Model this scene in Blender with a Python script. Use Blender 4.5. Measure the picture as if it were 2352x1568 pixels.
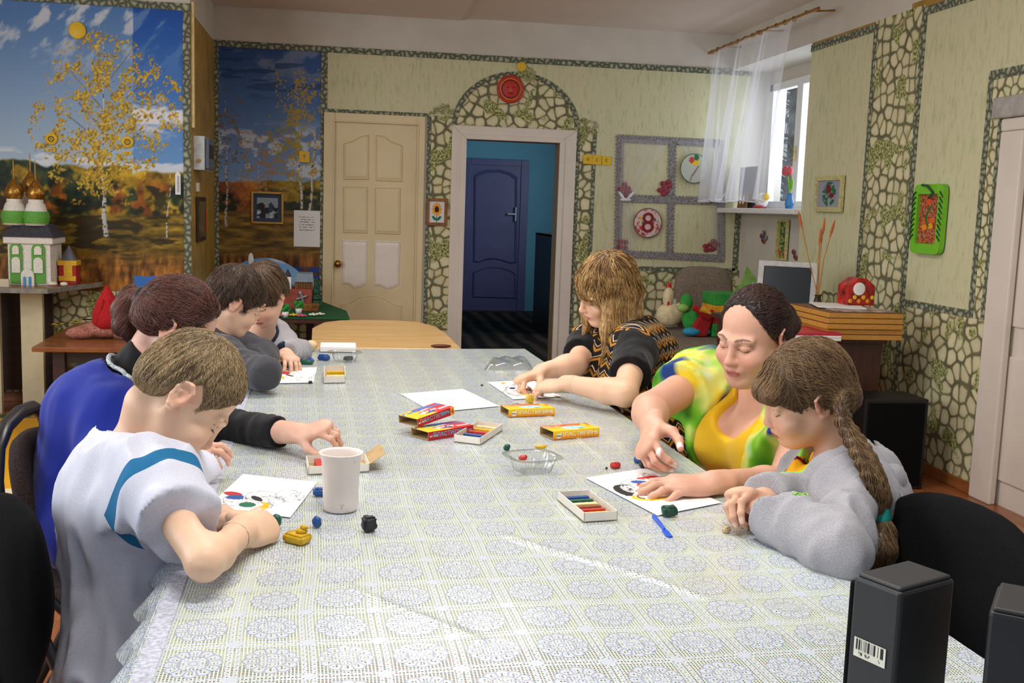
import bpy, bmesh, math, random
import numpy as np
from mathutils import Vector, Matrix
random.seed(7); rng=np.random.default_rng(7)
# ---------------------------------------------------------------- clear
for o in list(bpy.data.objects): bpy.data.objects.remove(o)
SC=bpy.context.scene; COL=SC.collection
def lin(c):
    c=[x/255. for x in c[:3]]
    return tuple((x/12.92 if x<=.04045 else ((x+.055)/1.055)**2.4) for x in c)+(1.,)
# ---------------------------------------------------------------- camera
F=2400.; H=1.335; YAW,PIT,ROL=[math.radians(a) for a in (9.447,7.26,1.894)]
def cam_axes():
    cy,sy,cp,sp,cr,sr=math.cos(YAW),math.sin(YAW),math.cos(PIT),math.sin(PIT),math.cos(ROL),math.sin(ROL)
    f=Vector((sy*cp,cy*cp,-sp)); r=Vector((cy,-sy,0)); u=r.cross(f)
    return r*cr+u*sr, -r*sr+u*cr, f
CR,CU,CF=cam_axes()
cd=bpy.data.cameras.new('camera'); cam=bpy.data.objects.new('camera',cd); COL.objects.link(cam)
cam.matrix_world=Matrix(((CR.x,CU.x,-CF.x,0),(CR.y,CU.y,-CF.y,0),(CR.z,CU.z,-CF.z,H),(0,0,0,1)))
cd.sensor_width=36; cd.lens=36*F/2352; cd.clip_start=.05; cd.clip_end=200
SC.camera=cam
# ---------------------------------------------------------------- world, light, exposure
W=bpy.data.worlds.new('world'); SC.world=W; W.use_nodes=True
bg=W.node_tree.nodes['Background']; bg.inputs[0].default_value=(.80,.90,1.0,1); bg.inputs[1].default_value=.37
LAMPW=27
def area(name,loc,rot,sx,sy,power,col):
    l=bpy.data.lights.new(name,'AREA'); l.shape='RECTANGLE'; l.size=sx; l.size_y=sy; l.energy=power; l.color=col
    o=bpy.data.objects.new(name,l); COL.objects.link(o); o.location=loc; o.rotation_euler=rot; return o
area('daylight_left_windows',(-3.3,2.6,1.75),(0,math.radians(-78),0),1.6,4.2,95,(.93,.97,1.0))
area('daylight_far_window',(3.75,7.6,2.0),(0,math.radians(90),0),1.1,1.2,14,(.80,.88,1.0))
area('corridor_daylight',(3.17,11.2,1.75),(0,math.radians(90),0),1.0,1.3,26,(.80,.92,1.0))
SC.view_settings.view_transform='Standard'; SC.view_settings.look='None'
SC.view_settings.exposure=.34; SC.view_settings.gamma=1.0; SC.view_settings.use_curve_mapping=False
# ---------------------------------------------------------------- pixel -> place helpers (a pixel gives a direction, a known plane the distance)
def ray(x,y): return CF+CR*((x-1176)/F)-CU*((y-784)/F)
EYE=Vector((0,0,H))
def az(x,y,z): v=ray(x,y); return EYE+v*((z-H)/v.z)
def ax(x,y,X): v=ray(x,y); return EYE+v*(X/v.x)
def ay(x,y,Y): v=ray(x,y); return EYE+v*(Y/v.y)
YB=8.3; XR=3.11; YL=7.05; XS=-.955; ZT=.75; ZC=2.78
def bw(x,y): p=ay(x,y,YB); return p.x,p.z
def lw(x,y): p=ay(x,y,YL); return p.x,p.z
def rw(x,y): p=ax(x,y,XR); return p.y,p.z
def tb(x,y,z=ZT): return az(x,y,z)
# ---------------------------------------------------------------- materials
MATS={}
class NT:
    def __init__(s,name):
        m=bpy.data.materials.new(name); m.use_nodes=True; s.m=m; s.t=m.node_tree; s.n=s.t.nodes; s.b=s.n['Principled BSDF']; s.out=s.n['Material Output']
    def node(s,ty,**k):
        n=s.n.new(ty)
        for a,v in k.items():
            if a.startswith('i_'):
                key=a[2:]; key=int(key) if key.isdigit() else key.replace('_',' ')
                s.set(n.inputs[key],v)
            else: setattr(n,a,v)
        return n
    def set(s,inp,v):
        if isinstance(v,bpy.types.NodeSocket): s.t.links.new(v,inp)
        else: inp.default_value=v
    def math(s,op,a,b=0.,c=0.,clamp=False):
        n=s.n.new('ShaderNodeMath'); n.operation=op; n.use_clamp=clamp
        for i,v in enumerate((a,b,c)): s.set(n.inputs[i],v)
        return n.outputs[0]
    def mix(s,f,a,b):
        n=s.n.new('ShaderNodeMix'); n.data_type='RGBA'
        s.set(n.inputs[0],f); s.set(n.inputs[6],a); s.set(n.inputs[7],b); return n.outputs[2]
    def ramp(s,f,stops,interp='LINEAR'):
        n=s.n.new('ShaderNodeValToRGB'); n.color_ramp.interpolation=interp; e=n.color_ramp.elements
        while len(e)<len(stops): e.new(.5)
        for el,(p,c) in zip(e,stops): el.position=p; el.color=c
        s.set(n.inputs[0],f); return n.outputs[0]
    def noise(s,vec,scale,detail=3,rough=.5):
        n=s.n.new('ShaderNodeTexNoise'); n.inputs['Scale'].default_value=scale; n.inputs['Detail'].default_value=detail; n.inputs['Roughness'].default_value=rough
        if vec is not None: s.set(n.inputs['Vector'],vec)
        return n.outputs[0]
    def pos(s,obj=False):
        if obj: return s.n.new('ShaderNodeTexCoord').outputs['Object']
        return s.n.new('ShaderNodeNewGeometry').outputs['Position']
    def scale(s,vec,sc):
        n=s.n.new('ShaderNodeMapping'); s.set(n.inputs[0],vec); n.inputs['Scale'].default_value=sc; return n.outputs[0]
    def bump(s,h,strength=.3,dist=.002):
        n=s.n.new('ShaderNodeBump'); n.inputs['Strength'].default_value=strength; n.inputs['Distance'].default_value=dist
        s.set(n.inputs['Height'],h); s.t.links.new(n.outputs[0],s.b.inputs['Normal'])
    def wallvec(s):
        x=s.n.new('ShaderNodeSeparateXYZ'); s.set(x.inputs[0],s.pos())
        c=s.n.new('ShaderNodeCombineXYZ'); s.set(c.inputs[0],s.math('ADD',x.outputs[0],x.outputs[1])); s.set(c.inputs[1],x.outputs[2]); return c.outputs[0]
def fin(t,name,rough=.5,metal=0,spec=.5):
    t.b.inputs['Roughness'].default_value=rough; t.b.inputs['Metallic'].default_value=metal; t.b.inputs['Specular IOR Level'].default_value=spec
    MATS[name]=t.m; return t.m
def plain(name,col,rough=.5,metal=0,var=.12,scale=30,bump=0,spec=.5,stretch=(1,1,1),obj=True,**k):
    if name in MATS: return MATS[name]
    t=NT(name); v=t.scale(t.pos(obj),stretch); n=t.noise(v,scale,4)
    c=lin(col); d=tuple(x*(1-var*2.2) for x in c[:3])+(1,); e=tuple(min(1,x*(1+var*1.2)) for x in c[:3])+(1,)
    t.set(t.b.inputs['Base Color'],t.ramp(n,[(.25,d),(.75,e)]))
    if bump: t.bump(n,bump,.004)
    for kk,vv in k.items(): t.b.inputs[kk.replace('_',' ')].default_value=vv
    return fin(t,name,rough,metal,spec)
def vcol(name,rough=.5,spec=.4,bump=0,bscale=200,sss=0,var=0):
    if name in MATS: return MATS[name]
    t=NT(name); a=t.node('ShaderNodeVertexColor',layer_name='Col').outputs[0]
    n=t.noise(t.pos(True),bscale,3)
    if var: a=t.mix(t.math('MULTIPLY',n,var),a,t.node('ShaderNodeHueSaturation',i_Value=.55,i_Color=a).outputs[0])
    t.set(t.b.inputs['Base Color'],a)
    if bump: t.bump(n,bump,.002)
    if sss: t.b.inputs['Subsurface Weight'].default_value=sss; t.b.inputs['Subsurface Radius'].default_value=(.012,.005,.003); t.b.inputs['Subsurface Scale'].default_value=.6
    return fin(t,name,rough,0,spec)
# wallpaper: pale green with vertical streaks
t=NT('green_wallpaper'); v=t.wallvec(); n1=t.noise(t.scale(v,(30,6,1)),1,4,.6); n2=t.noise(t.scale(v,(55,14,1)),1,2)
c=t.mix(t.math('MULTIPLY',t.math('SUBTRACT',n1,.52,clamp=True),5,clamp=True),lin((214,210,172)),lin((188,194,146)))
c=t.mix(t.math('MULTIPLY',t.math('SUBTRACT',n2,.58,clamp=True),3.2,clamp=True),c,lin((164,176,124)))
t.set(t.b.inputs['Base Color'],c); t.bump(n2,.15,.002); fin(t,'green_wallpaper',.7,0,.25)
# wallpaper: printed cream pebbles in green-grey joints with leaf sprays
def stonemat(name,sc,stone=(222,214,172),joint=(104,106,84),leafy=True,shade=(170,162,118)):
    t=NT(name); v=t.wallvec(); dn=t.node('ShaderNodeTexNoise',i_Scale=9.,i_Vector=v)
    vv=t.node('ShaderNodeVectorMath',operation='MULTIPLY_ADD'); t.set(vv.inputs[0],dn.outputs[1]); vv.inputs[1].default_value=(.035,.035,0); t.set(vv.inputs[2],v)
    e=t.node('ShaderNodeTexVoronoi',feature='DISTANCE_TO_EDGE',voronoi_dimensions='2D',i_Scale=sc,i_Randomness=.72); t.set(e.inputs['Vector'],vv.outputs[0])
    s=t.node('ShaderNodeTexVoronoi',feature='F1',voronoi_dimensions='2D',i_Scale=sc,i_Randomness=.72); t.set(s.inputs['Vector'],vv.outputs[0])
    ed=t.math('SUBTRACT',e.outputs[0],t.math('MULTIPLY',t.math('SUBTRACT',s.outputs['Distance'],.40,clamp=True),.44))
    col=t.ramp(ed,[(.0,lin((104,103,80))),(.015,lin((122,119,92))),(.05,lin(shade)),(.15,lin(stone)),(.5,lin((234,226,190)))])
    hs=t.node('ShaderNodeSeparateColor',i_0=s.outputs['Color'])
    col=t.mix(t.math('MULTIPLY',hs.outputs[0],.25),col,lin((160,158,116)))
    if leafy:
        m=t.noise(v,5.5,1); m=t.math('MULTIPLY',t.math('SUBTRACT',m,.56,clamp=True),22,clamp=True)
        l=t.noise(v,62,3,.65); lc=t.ramp(l,[(.38,lin((84,90,52))),(.5,lin((150,152,92))),(.6,lin((206,206,148)))])
        col=t.mix(m,col,lc)
    t.set(t.b.inputs['Base Color'],col); fin(t,name,.65,0,.25)
stonemat("pebble_wallpaper",12.5); stonemat("pebble_small",17)
t=NT('border_paper'); v=t.wallvec(); e=t.node('ShaderNodeTexVoronoi',feature='DISTANCE_TO_EDGE',voronoi_dimensions='2D',i_Scale=26.); t.set(e.inputs['Vector'],v)
t.set(t.b.inputs['Base Color'],t.ramp(e.outputs[0],[(.06,lin((84,90,76))),(.2,lin((132,136,114))),(.5,lin((186,186,158)))])); fin(t,'border_paper',.65,0,.25)
plain('ceiling_paint',(226,212,200),.8,var=.02,scale=3,obj=False); plain('white_paint',(232,222,212),.55,var=.03,scale=5,obj=False)
plain('plaster_white',(214,208,196),.8,var=.04,scale=4,obj=False)
plain('ochre_paint',(176,140,60),.55,var=.16,scale=6,obj=False); plain('cream_door',(226,208,166),.45,var=.03,scale=4); plain('casing_white',(228,218,206),.45,var=.03,scale=5)
plain('blue_paint',(98,158,178),.6,var=.04,scale=3,obj=False); plain('blue_door',(96,90,132),.45,var=.05,scale=4)
plain('dark_carpet',(58,46,40),.95,var=.35,scale=9,obj=False); plain('dark_wood',(52,28,22),.4,var=.2,scale=8,stretch=(1,1,6)); plain('brown_desk',(74,40,26),.45,var=.2,scale=5,stretch=(8,8,1))
plain('metal_grey',(170,172,176),.35,.6); plain('brass',(176,128,60),.3,.9); plain('black_plastic',(13,14,16),.5,var=.1,scale=200,bump=.05); plain('black_fabric',(12,12,14),.92,var=.3,scale=300,bump=.3,spec=.15)
plain('brown_fabric',(54,44,42),.95,var=.3,scale=260,bump=.3,spec=.15); plain('black_tube',(28,29,33),.33,.2,var=.05)
plain('mdf',(150,122,80),.7,var=.1); plain('wood_golden',(206,150,70),.42,var=.14,scale=3,stretch=(2,2,30)); plain('white_plastic',(236,234,230),.35,var=.02)
plain('paper_white',(244,242,240),.7,var=.01); plain('yellow_card',(232,190,40),.5,var=.05); plain('gold_foil',(178,132,62),.28,.85,var=.25,scale=90,bump=.5)
plain('cardboard',(188,158,112),.8,var=.08); plain('box_white',(238,232,222),.6,var=.03)
def woodmat(name,a,b,stretch=(60,3,3),rough=.3,obj=True):
    t=NT(name); v=t.scale(t.pos(obj),stretch); n=t.noise(v,1.,5,.6)
    t.set(t.b.inputs['Base Color'],t.ramp(n,[(.3,lin(a)),(.7,lin(b))])); t.bump(n,.06,.002); return fin(t,name,rough,0,.5)
woodmat('table_oak',(196,150,88),(222,184,124),(3,26,3),.3); woodmat('table_walnut',(110,62,32),(160,98,54),(4,40,4),.22)
# ---------------------------------------------------------------- mesh builder
class MB:
    def __init__(s): s.v=[]; s.f=[]; s.sm=[]
    def add(s,vs,fs,sm=False):
        b=len(s.v); s.v+=[tuple(map(float,p)) for p in vs]; s.f+=[tuple(i+b for i in f) for f in fs]; s.sm+=[sm]*len(fs); return s
    def box(s,x0,x1,y0,y1,z0,z1,M=None):
        vs=[Vector((x,y,z)) for x in(x0,x1) for y in(y0,y1) for z in(z0,z1)]
        if M: vs=[M@v for v in vs]
        return s.add(vs,[(0,1,3,2),(4,6,7,5),(0,4,5,1),(2,3,7,6),(0,2,6,4),(1,5,7,3)])
    def cyl(s,p0,p1,r0,r1=None,n=12,sm=True):
        r1=r0 if r1 is None else r1; p0=Vector(p0);p1=Vector(p1); d=(p1-p0).normalized(); a=d.orthogonal().normalized(); b=d.cross(a)
        vs=[]
        for p,r in((p0,r0),(p1,r1)):
            for i in range(n): t=2*math.pi*i/n; vs.append(p+a*(r*math.cos(t))+b*(r*math.sin(t)))
        s.add(vs,[(i,(i+1)%n,n+(i+1)%n,n+i) for i in range(n)],sm); return s.add(vs,[tuple(range(n-1,-1,-1)),tuple(range(n,2*n))])
    def lathe(s,prof,c=(0,0,0),n=24,sm=True,axis=None):
        c=Vector(c); Q=Vector((0,0,1)).rotation_difference(Vector(axis)).to_matrix() if axis else Matrix.Identity(3)
        vs=[c+Q@Vector((r*math.cos(2*math.pi*i/n),r*math.sin(2*math.pi*i/n),z)) for r,z in prof for i in range(n)]
        return s.add(vs,[(j*n+i,j*n+(i+1)%n,(j+1)*n+(i+1)%n,(j+1)*n+i) for j in range(len(prof)-1) for i in range(n)],sm)
    def ell(s,c,r,n=14,m=9,rot=None):
        c=Vector(c); vs=[]; R=rot or Matrix.Identity(3)
        for j in range(m+1):
            a=-math.pi/2+math.pi*j/m
            for i in range(n):
                t=2*math.pi*i/n; vs.append(c+R@Vector((r[0]*math.cos(a)*math.cos(t),r[1]*math.cos(a)*math.sin(t),r[2]*math.sin(a))))
        return s.add(vs,[(j*n+i,j*n+(i+1)%n,(j+1)*n+(i+1)%n,(j+1)*n+i) for j in range(m) for i in range(n)],True)
    def tube(s,path,r,n=8,closed=False,sm=True):
        P=[Vector(p) for p in path]; L=len(P); R=r if hasattr(r,'__len__') else [r]*L; vs=[]; a=None
        for i,p in enumerate(P):
            q0=P[(i-1)%L] if closed or i>0 else p; q1=P[(i+1)%L] if closed or i<L-1 else p
            d=(q1-q0).normalized()
            a=(d.orthogonal() if a is None else (a-d*a.dot(d))).normalized(); b=d.cross(a)
            vs+=[p+a*(R[i]*math.cos(2*math.pi*k/n))+b*(R[i]*math.sin(2*math.pi*k/n)) for k in range(n)]
        fs=[(i*n+k,i*n+(k+1)%n,((i+1)%L)*n+(k+1)%n,((i+1)%L)*n+k) for i in range(L if closed else L-1) for k in range(n)]
        s.add(vs,fs,sm)
        if not closed: s.add(vs[:n]+vs[-n:],[tuple(range(n-1,-1,-1)),tuple(range(n,2*n))])
        return s
    def prism(s,poly,o,u,v,w,sm=False):
        """polygon (a,b) in plane o+a*u+b*v extruded by vector w"""
        o=Vector(o);u=Vector(u);v=Vector(v);w=Vector(w); n=len(poly)
        A=[o+u*a+v*b for a,b in poly]; vs=A+[p+w for p in A]
        return s.add(vs,[tuple(range(n-1,-1,-1)),tuple(range(n,2*n))]+[(i,(i+1)%n,n+(i+1)%n,n+i) for i in range(n)],sm)
    def mesh(s,name):
        me=bpy.data.meshes.new(name); me.from_pydata(s.v,[],s.f); me.polygons.foreach_set('use_smooth',s.sm)
        bm=bmesh.new(); bm.from_mesh(me); bmesh.ops.recalc_face_normals(bm,faces=bm.faces); bm.to_mesh(me); bm.free(); return me
    def build(s,name,mat,parent=None,bevel=0,loc=None):
        me=s.mesh(name); me.materials.append(MATS[mat] if isinstance(mat,str) else mat)
        o=bpy.data.objects.new(name,me); COL.objects.link(o)
        if bevel:
            b=o.modifiers.new('bevel','BEVEL'); b.width=bevel; b.segments=2; b.limit_method='ANGLE'
        if parent: put(o,parent)
        return o
def put(o,parent):
    o.parent=parent; o.matrix_parent_inverse=WM(parent).inverted()
def WM(o):
    m=Matrix.LocRotScale(o.location,o.rotation_euler,o.scale)
    return WM(o.parent)@o.matrix_parent_inverse@m if o.parent else m
def tag(o,label,cat,group=None,kind=None):
    if label: o['label']=label
    if cat: o['category']=cat
    if group: o['group']=group
    if kind: o['kind']=kind
    return o
def struct(o): o['kind']='structure'; return o
def thing(name,label,cat,loc=(0,0,0),rz=0,group=None):
    o=bpy.data.objects.new(name,None); COL.objects.link(o); o.location=loc; o.rotation_euler=(0,0,rz); o.empty_display_size=.1
    return tag(o,label,cat,group)
def dup(o,parent=None):
    c=o.copy(); COL.objects.link(c)
    if parent: c.parent=parent
    for ch in [k for k in bpy.data.objects if k.parent==o]: dup(ch,c)
    return c
# ---------------------------------------------------------------- numpy value noise and painted prints
TAB=rng.random((64,64,64)).astype(np.float32)
def vn(P):
    P=np.asarray(P,np.float32); i=np.floor(P).astype(np.int64); f=P-i; f=f*f*(3-2*f); r=0
    for a in(0,1):
        for b in(0,1):
            for c in(0,1):
                w=(f[:,0] if a else 1-f[:,0])*(f[:,1] if b else 1-f[:,1])*(f[:,2] if c else 1-f[:,2])
                r=r+w*TAB[(i[:,0]+a)&63,(i[:,1]+b)&63,(i[:,2]+c)&63]
    return r
def fb(x,y,z=0,o=4):
    P=np.stack([x,y,np.zeros_like(x)+z],1); s=0;a=.5;t=0
    for k in range(o): s=s+a*vn(P); t+=a; P=P*2.03+17.3; a*=.55
    return s/t
def srgb2lin(c):
    c=np.clip(c,0,255)/255.; return np.where(c<=.04045,c/12.92,((c+.055)/1.055)**2.4)
def setcol(me,rgb):
    a=me.color_attributes.new('Col','FLOAT_COLOR','POINT'); d=np.ones((len(me.vertices),4),np.float32); d[:,:3]=srgb2lin(rgb); a.data.foreach_set('color',d.ravel())
vcol('print_paper',.55,.3); vcol('print_gloss',.32,.45)
def panel(name,parent,o,u,v,nu,nv,func,thick=.004,mat='print_paper',shape=None):
    """flat printed panel: corner o, edge vectors u, v; func(U,V)->rgb 0..255; thickness on the far side"""
    o=Vector(o);u=Vector(u);v=Vector(v); n=u.cross(v).normalized()
    U,V=np.meshgrid(np.linspace(0,1,nu+1),np.linspace(0,1,nv+1)); U=U.ravel();V=V.ravel()
    co=np.array(o)[None]+U[:,None]*np.array(u)[None]+V[:,None]*np.array(v)[None]
    N=(nu+1)*(nv+1); idx=np.arange(N).reshape(nv+1,nu+1)
    fs=np.stack([idx[:-1,:-1],idx[:-1,1:],idx[1:,1:],idx[1:,:-1]],-1).reshape(-1,4)
    c=[o,o+u,o+u+v,o+v]; back=[p-n*thick for p in c]
    vs=np.concatenate([co,np.array([tuple(p) for p in c+back])]); b=N
    ex=[(b,b+4,b+5,b+1),(b+1,b+5,b+6,b+2),(b+2,b+6,b+7,b+3),(b+3,b+7,b+4,b),(b+7,b+6,b+5,b+4)]
    me=bpy.data.meshes.new(name); me.from_pydata([tuple(p) for p in vs],[],[tuple(f) for f in fs]+ex)
    rgb=np.zeros((len(vs),3)); rgb[:N]=func(U,V); rgb[N:]=rgb[[0,nu,N-1,N-1-nu]*2]
    setcol(me,rgb); me.materials.append(MATS[mat]); ob=bpy.data.objects.new(name,me); COL.objects.link(ob)
    if parent: put(ob,parent)
    return ob
def text(name,body,parent,o,u,v,size,mat,thick=.0004,align='CENTER'):
    """lettering lying in plane o + (u right, v up)"""
    cu=bpy.data.curves.new(name,'FONT'); cu.body=body; cu.size=size; cu.align_x=align; cu.align_y='CENTER'; cu.resolution_u=3; cu.extrude=thick
    t=bpy.data.objects.new(name,cu); COL.objects.link(t)
    me=bpy.data.meshes.new_from_object(t.evaluated_get(bpy.context.evaluated_depsgraph_get())); bpy.data.objects.remove(t); bpy.data.curves.remove(cu)
    me.name=name; me.materials.clear(); me.materials.append(MATS[mat]); u=Vector(u).normalized(); v=Vector(v).normalized(); w=u.cross(v)
    M=Matrix(((u.x,v.x,w.x,o[0]),(u.y,v.y,w.y,o[1]),(u.z,v.z,w.z,o[2]),(0,0,0,1))); me.transform(M)
    ob=bpy.data.objects.new(name,me); COL.objects.link(ob)
    if parent: put(ob,parent)
    return ob
# ================================================================ STRUCTURE
def sprism(name,poly,mat,plane,pos,th,parent=None,bevel=0):
    """polygon in wall coordinates (a,z); plane 'y' (facing -y) or 'x' (facing -x); th = thickness towards the room"""
    if plane=='y': m=MB().prism(poly,(0,pos,0),(1,0,0),(0,0,1),(0,-th,0))
    else: m=MB().prism(poly,(pos,0,0),(0,1,0),(0,0,1),(-th,0,0))
    return m.build(name,mat,parent,bevel)
def rect(a0,a1,z0,z1): return [(a0,z0),(a1,z0),(a1,z1),(a0,z1)]
# floor with planks
fb_=struct(MB().box(-3.4,3.3,.2,8.5,-.08,-.013).build('floor','dark_wood'))
t=NT('laminate'); oi=t.node('ShaderNodeObjectInfo'); v=t.scale(t.pos(),(28,2.2,1)); vm=t.node('ShaderNodeVectorMath',operation='ADD'); t.set(vm.inputs[0],v); t.set(vm.inputs[1],oi.outputs['Random'])
n=t.noise(vm.outputs[0],1.,5,.62); c=t.ramp(n,[(.3,lin((128,70,36))),(.55,lin((172,104,58))),(.75,lin((196,128,76)))])
c=t.mix(t.math('MULTIPLY',oi.outputs['Random'],.35),c,lin((120,68,38))); t.set(t.b.inputs['Base Color'],c); fin(t,'laminate',.28,0,.5)
pm=None
for i in range(33):
    x=-3.35+i*.2; off=(i*.47)%1.3
    for j in range(-1,7):
        y0=.3+j*1.3+off; y1=y0+1.3
        if y1<.8 or y0>8.25 or (x>-.1 and x<.75 and y0<3.2): continue
        if x<-1.2 and y1<1.6: continue
        y0=max(y0,.3); y1=min(y1,8.29)
        if y1-y0<.06: continue
        if pm is None: pm=MB().box(0,.1985,0,1,-.012,0).mesh('plank'); pm.materials.append(MATS['laminate'])
        o=bpy.data.objects.new('plank',pm); COL.objects.link(o); o.location=(x,y0,0); o.scale=(1,y1-y0-.0015,1); o.parent=fb_
# ceiling
struct(MB().box(-3.4,3.6,.2,8.5,ZC,ZC+.1).build('ceiling','ceiling_paint'))
struct(MB().box(-3.3,.9,2.2,8.29,ZC-.018,ZC).build('trim_1','ceiling_paint'))
# back wall with doorway
dx0,dz1=bw(1065,318)[0],1.88; dx1=bw(1290,322)[0]
m=MB().box(XS-.1,dx0,YB,YB+.14,0,ZC).box(dx1,3.6,YB,YB+.14,0,ZC).box(dx0,dx1,YB,YB+.14,dz1,ZC)
WB=struct(m.build('wall_back','plaster_white'))
zb0,zb1=2.465,2.51
gx0=bw(752,200)[0]
ac=bw(1186,292)[0]; ar=.50; az0=bw(1186,294)[1]; ah=bw(1186,168)[1]-az0
sprism('green_wallpaper',[(gx0,2.03),(3.28,2.03),(3.28,zb0),(gx0,zb0)],'green_wallpaper','y',YB,.004,WB)
sprism('green_wallpaper',rect(bw(1366,400)[0],3.28,.86,2.03),'green_wallpaper','y',YB,.004,WB)
c0,c1=bw(977,500)[0],bw(1033,500)[0]; r0,r1=bw(1317,500)[0],bw(1366,400)[0]
sprism('pebble_wallpaper',rect(c0,c1,0,2.03),'pebble_wallpaper','y',YB,.006,WB)
sprism('pebble_wallpaper',[(r0,0),(r1,0),(r1,bw(1366,300)[1]),(bw(1340,268)[0],bw(1340,268)[1]),(r0,2.03)],'pebble_wallpaper','y',YB,.006,WB)
sprism('pebble_wallpaper',rect(r1,3.28,0,.884),'pebble_wallpaper','y',YB,.007,WB)
arc=[(ac+ar*math.cos(a),az0+ah*math.sin(a)) for a in np.linspace(0,math.pi,29)]
sprism('pebble_wallpaper',[(p[0],max(p[1],1.95)) for p in arc],'pebble_wallpaper','y',YB,.007,WB)
rng2=[(ac+(ar+.012)*math.cos(a),az0+(ah+.012)*math.sin(a)) for a in np.linspace(0,math.pi,29)]
rin=[(ac+(ar-.03)*math.cos(a),az0+(ah-.03)*math.sin(a)) for a in np.linspace(math.pi,0,29)]
sprism('arch_border',rng2+rin,'border_paper','y',YB,.010,WB)
# leaf sprays at the arch feet and apex
def spray(cx,cz,r,seed):
    R=random.Random(seed); m=MB()
    for k in range(26):
        a=R.uniform(0,6.28); d=r*math.sqrt(R.random()); x=cx+d*math.cos(a); z=cz+.7*d*math.sin(a); th=R.uniform(0,6.28); L=R.uniform(.02,.036)
        p=[(x+L*math.cos(th),z+L*math.sin(th)),(x-.35*L*math.sin(th),z+.35*L*math.cos(th)),(x-L*math.cos(th),z-L*math.sin(th)),(x+.35*L*math.sin(th),z-.35*L*math.cos(th))]
        m.prism(p,(0,YB-.010-.0004*k,0),(1,0,0),(0,0,1),(0,.0015,0))
    return m
plain('leaf_print',(172,172,112),.65,var=.4,scale=60,obj=False)
for cx,cz,r,s in ((bw(1015,258)+(.085,1)),(bw(1212,172)+(.07,2)),(bw(1345,290)+(.09,3)),(bw(1395,600)+(.08,4))): spray(cx,cz,r,s).build('leaf_spray','leaf_print',WB)
def border(n,poly,plane,pos,th=.011): return struct(sprism('trim_%d'%n,poly,'border_paper',plane,pos,th))
border(2,rect(XS,3.28,zb0,zb1),'y',YB)
border(3,rect(gx0,c0+.02,2.02,2.045),'y',YB,.0105)
border(4,rect(bw(737,300)[0],gx0,.55,zb0),'y',YB,.0095)
border(5,rect(XS+.001,XS+.035,0.5,zb0),'y',YB,.009)
border(6,rect(r1,3.24,.862,.884+.014),'y',YB)
border(7,rect(r1-.03,r1,0,bw(1366,300)[1]),'y',YB)
border(8,rect(3.215,3.262,.88,bw(1700,485)[1]),'y',YB)
border(9,rect(c0,c0+.03,0,2.019),'y',YB); border(10,rect(r0,r0+.03,0,1.97),'y',YB)
# left wall (nearer) with step face
m=MB().box(-3.4,XS,YL,YL+.14,0,ZC).box(XS-.14,XS,YL+.14,YB+.1,0,ZC)
WL=struct(m.build('wall_left','plaster_white'))
sprism('pebble_wallpaper',rect(-3.3,XS,0,.72),'pebble_small','y',YL,.005,WL)
MB().box(XS,XS+.004,YL-.001,YB-.012,0,2.5).build('ochre_panel','ochre_paint',WL)
border(11,rect(-3.3,XS-.045,2.5,2.545),'y',YL); border(12,rect(XS-.045,XS-.0005,0,2.545),'y',YL)
MB().box(XS+.004,XS+.02,YL+.01,YL+.05,1.78,2.56).build('cable_duct',plain('duct_cream',(236,214,150),.5),WL)
# ---- murals
def blend(a,b,m): return a*(1-m[:,None])+np.array(b)[None]*m[:,None]
def blendc(a,b,m): return a*(1-m[:,None])+b*m[:,None]
def sstep(a,b,x): t=np.clip((x-a)/(b-a),0,1); return t*t*(3-2*t)
def pxgrid(o,u,v,U,V):
    P=np.array(o)[None]+U[:,None]*np.array(u)[None]+V[:,None]*np.array(v)[None]-np.array(EYE)[None]
    q=P@np.array([tuple(CR),tuple(CU),tuple(CF)]).T
    return 1176+F*q[:,0]/q[:,2],784-F*q[:,1]/q[:,2]
def birch(c,x,y,path,w,col=(214,214,208)):
    for (xa,ya),(xb,yb),wa in path:
        t=np.clip((y-ya)/(yb-ya),0,1); cx=xa+(xb-xa)*t+1.5*np.sin(y*.06); ins=(y>=ya)&(y<=yb)&(np.abs(x-cx)<wa*(.5+.5*t))
        n=fb(x*.3,y*.25,3,2); c=blendc(c,np.where((n>.62)[:,None],np.array([70,66,58])[None],np.array(col)[None])*(1.0-.25*sstep(0,wa,x-cx))[:,None],ins.astype(float)*w)
    return c
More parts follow.
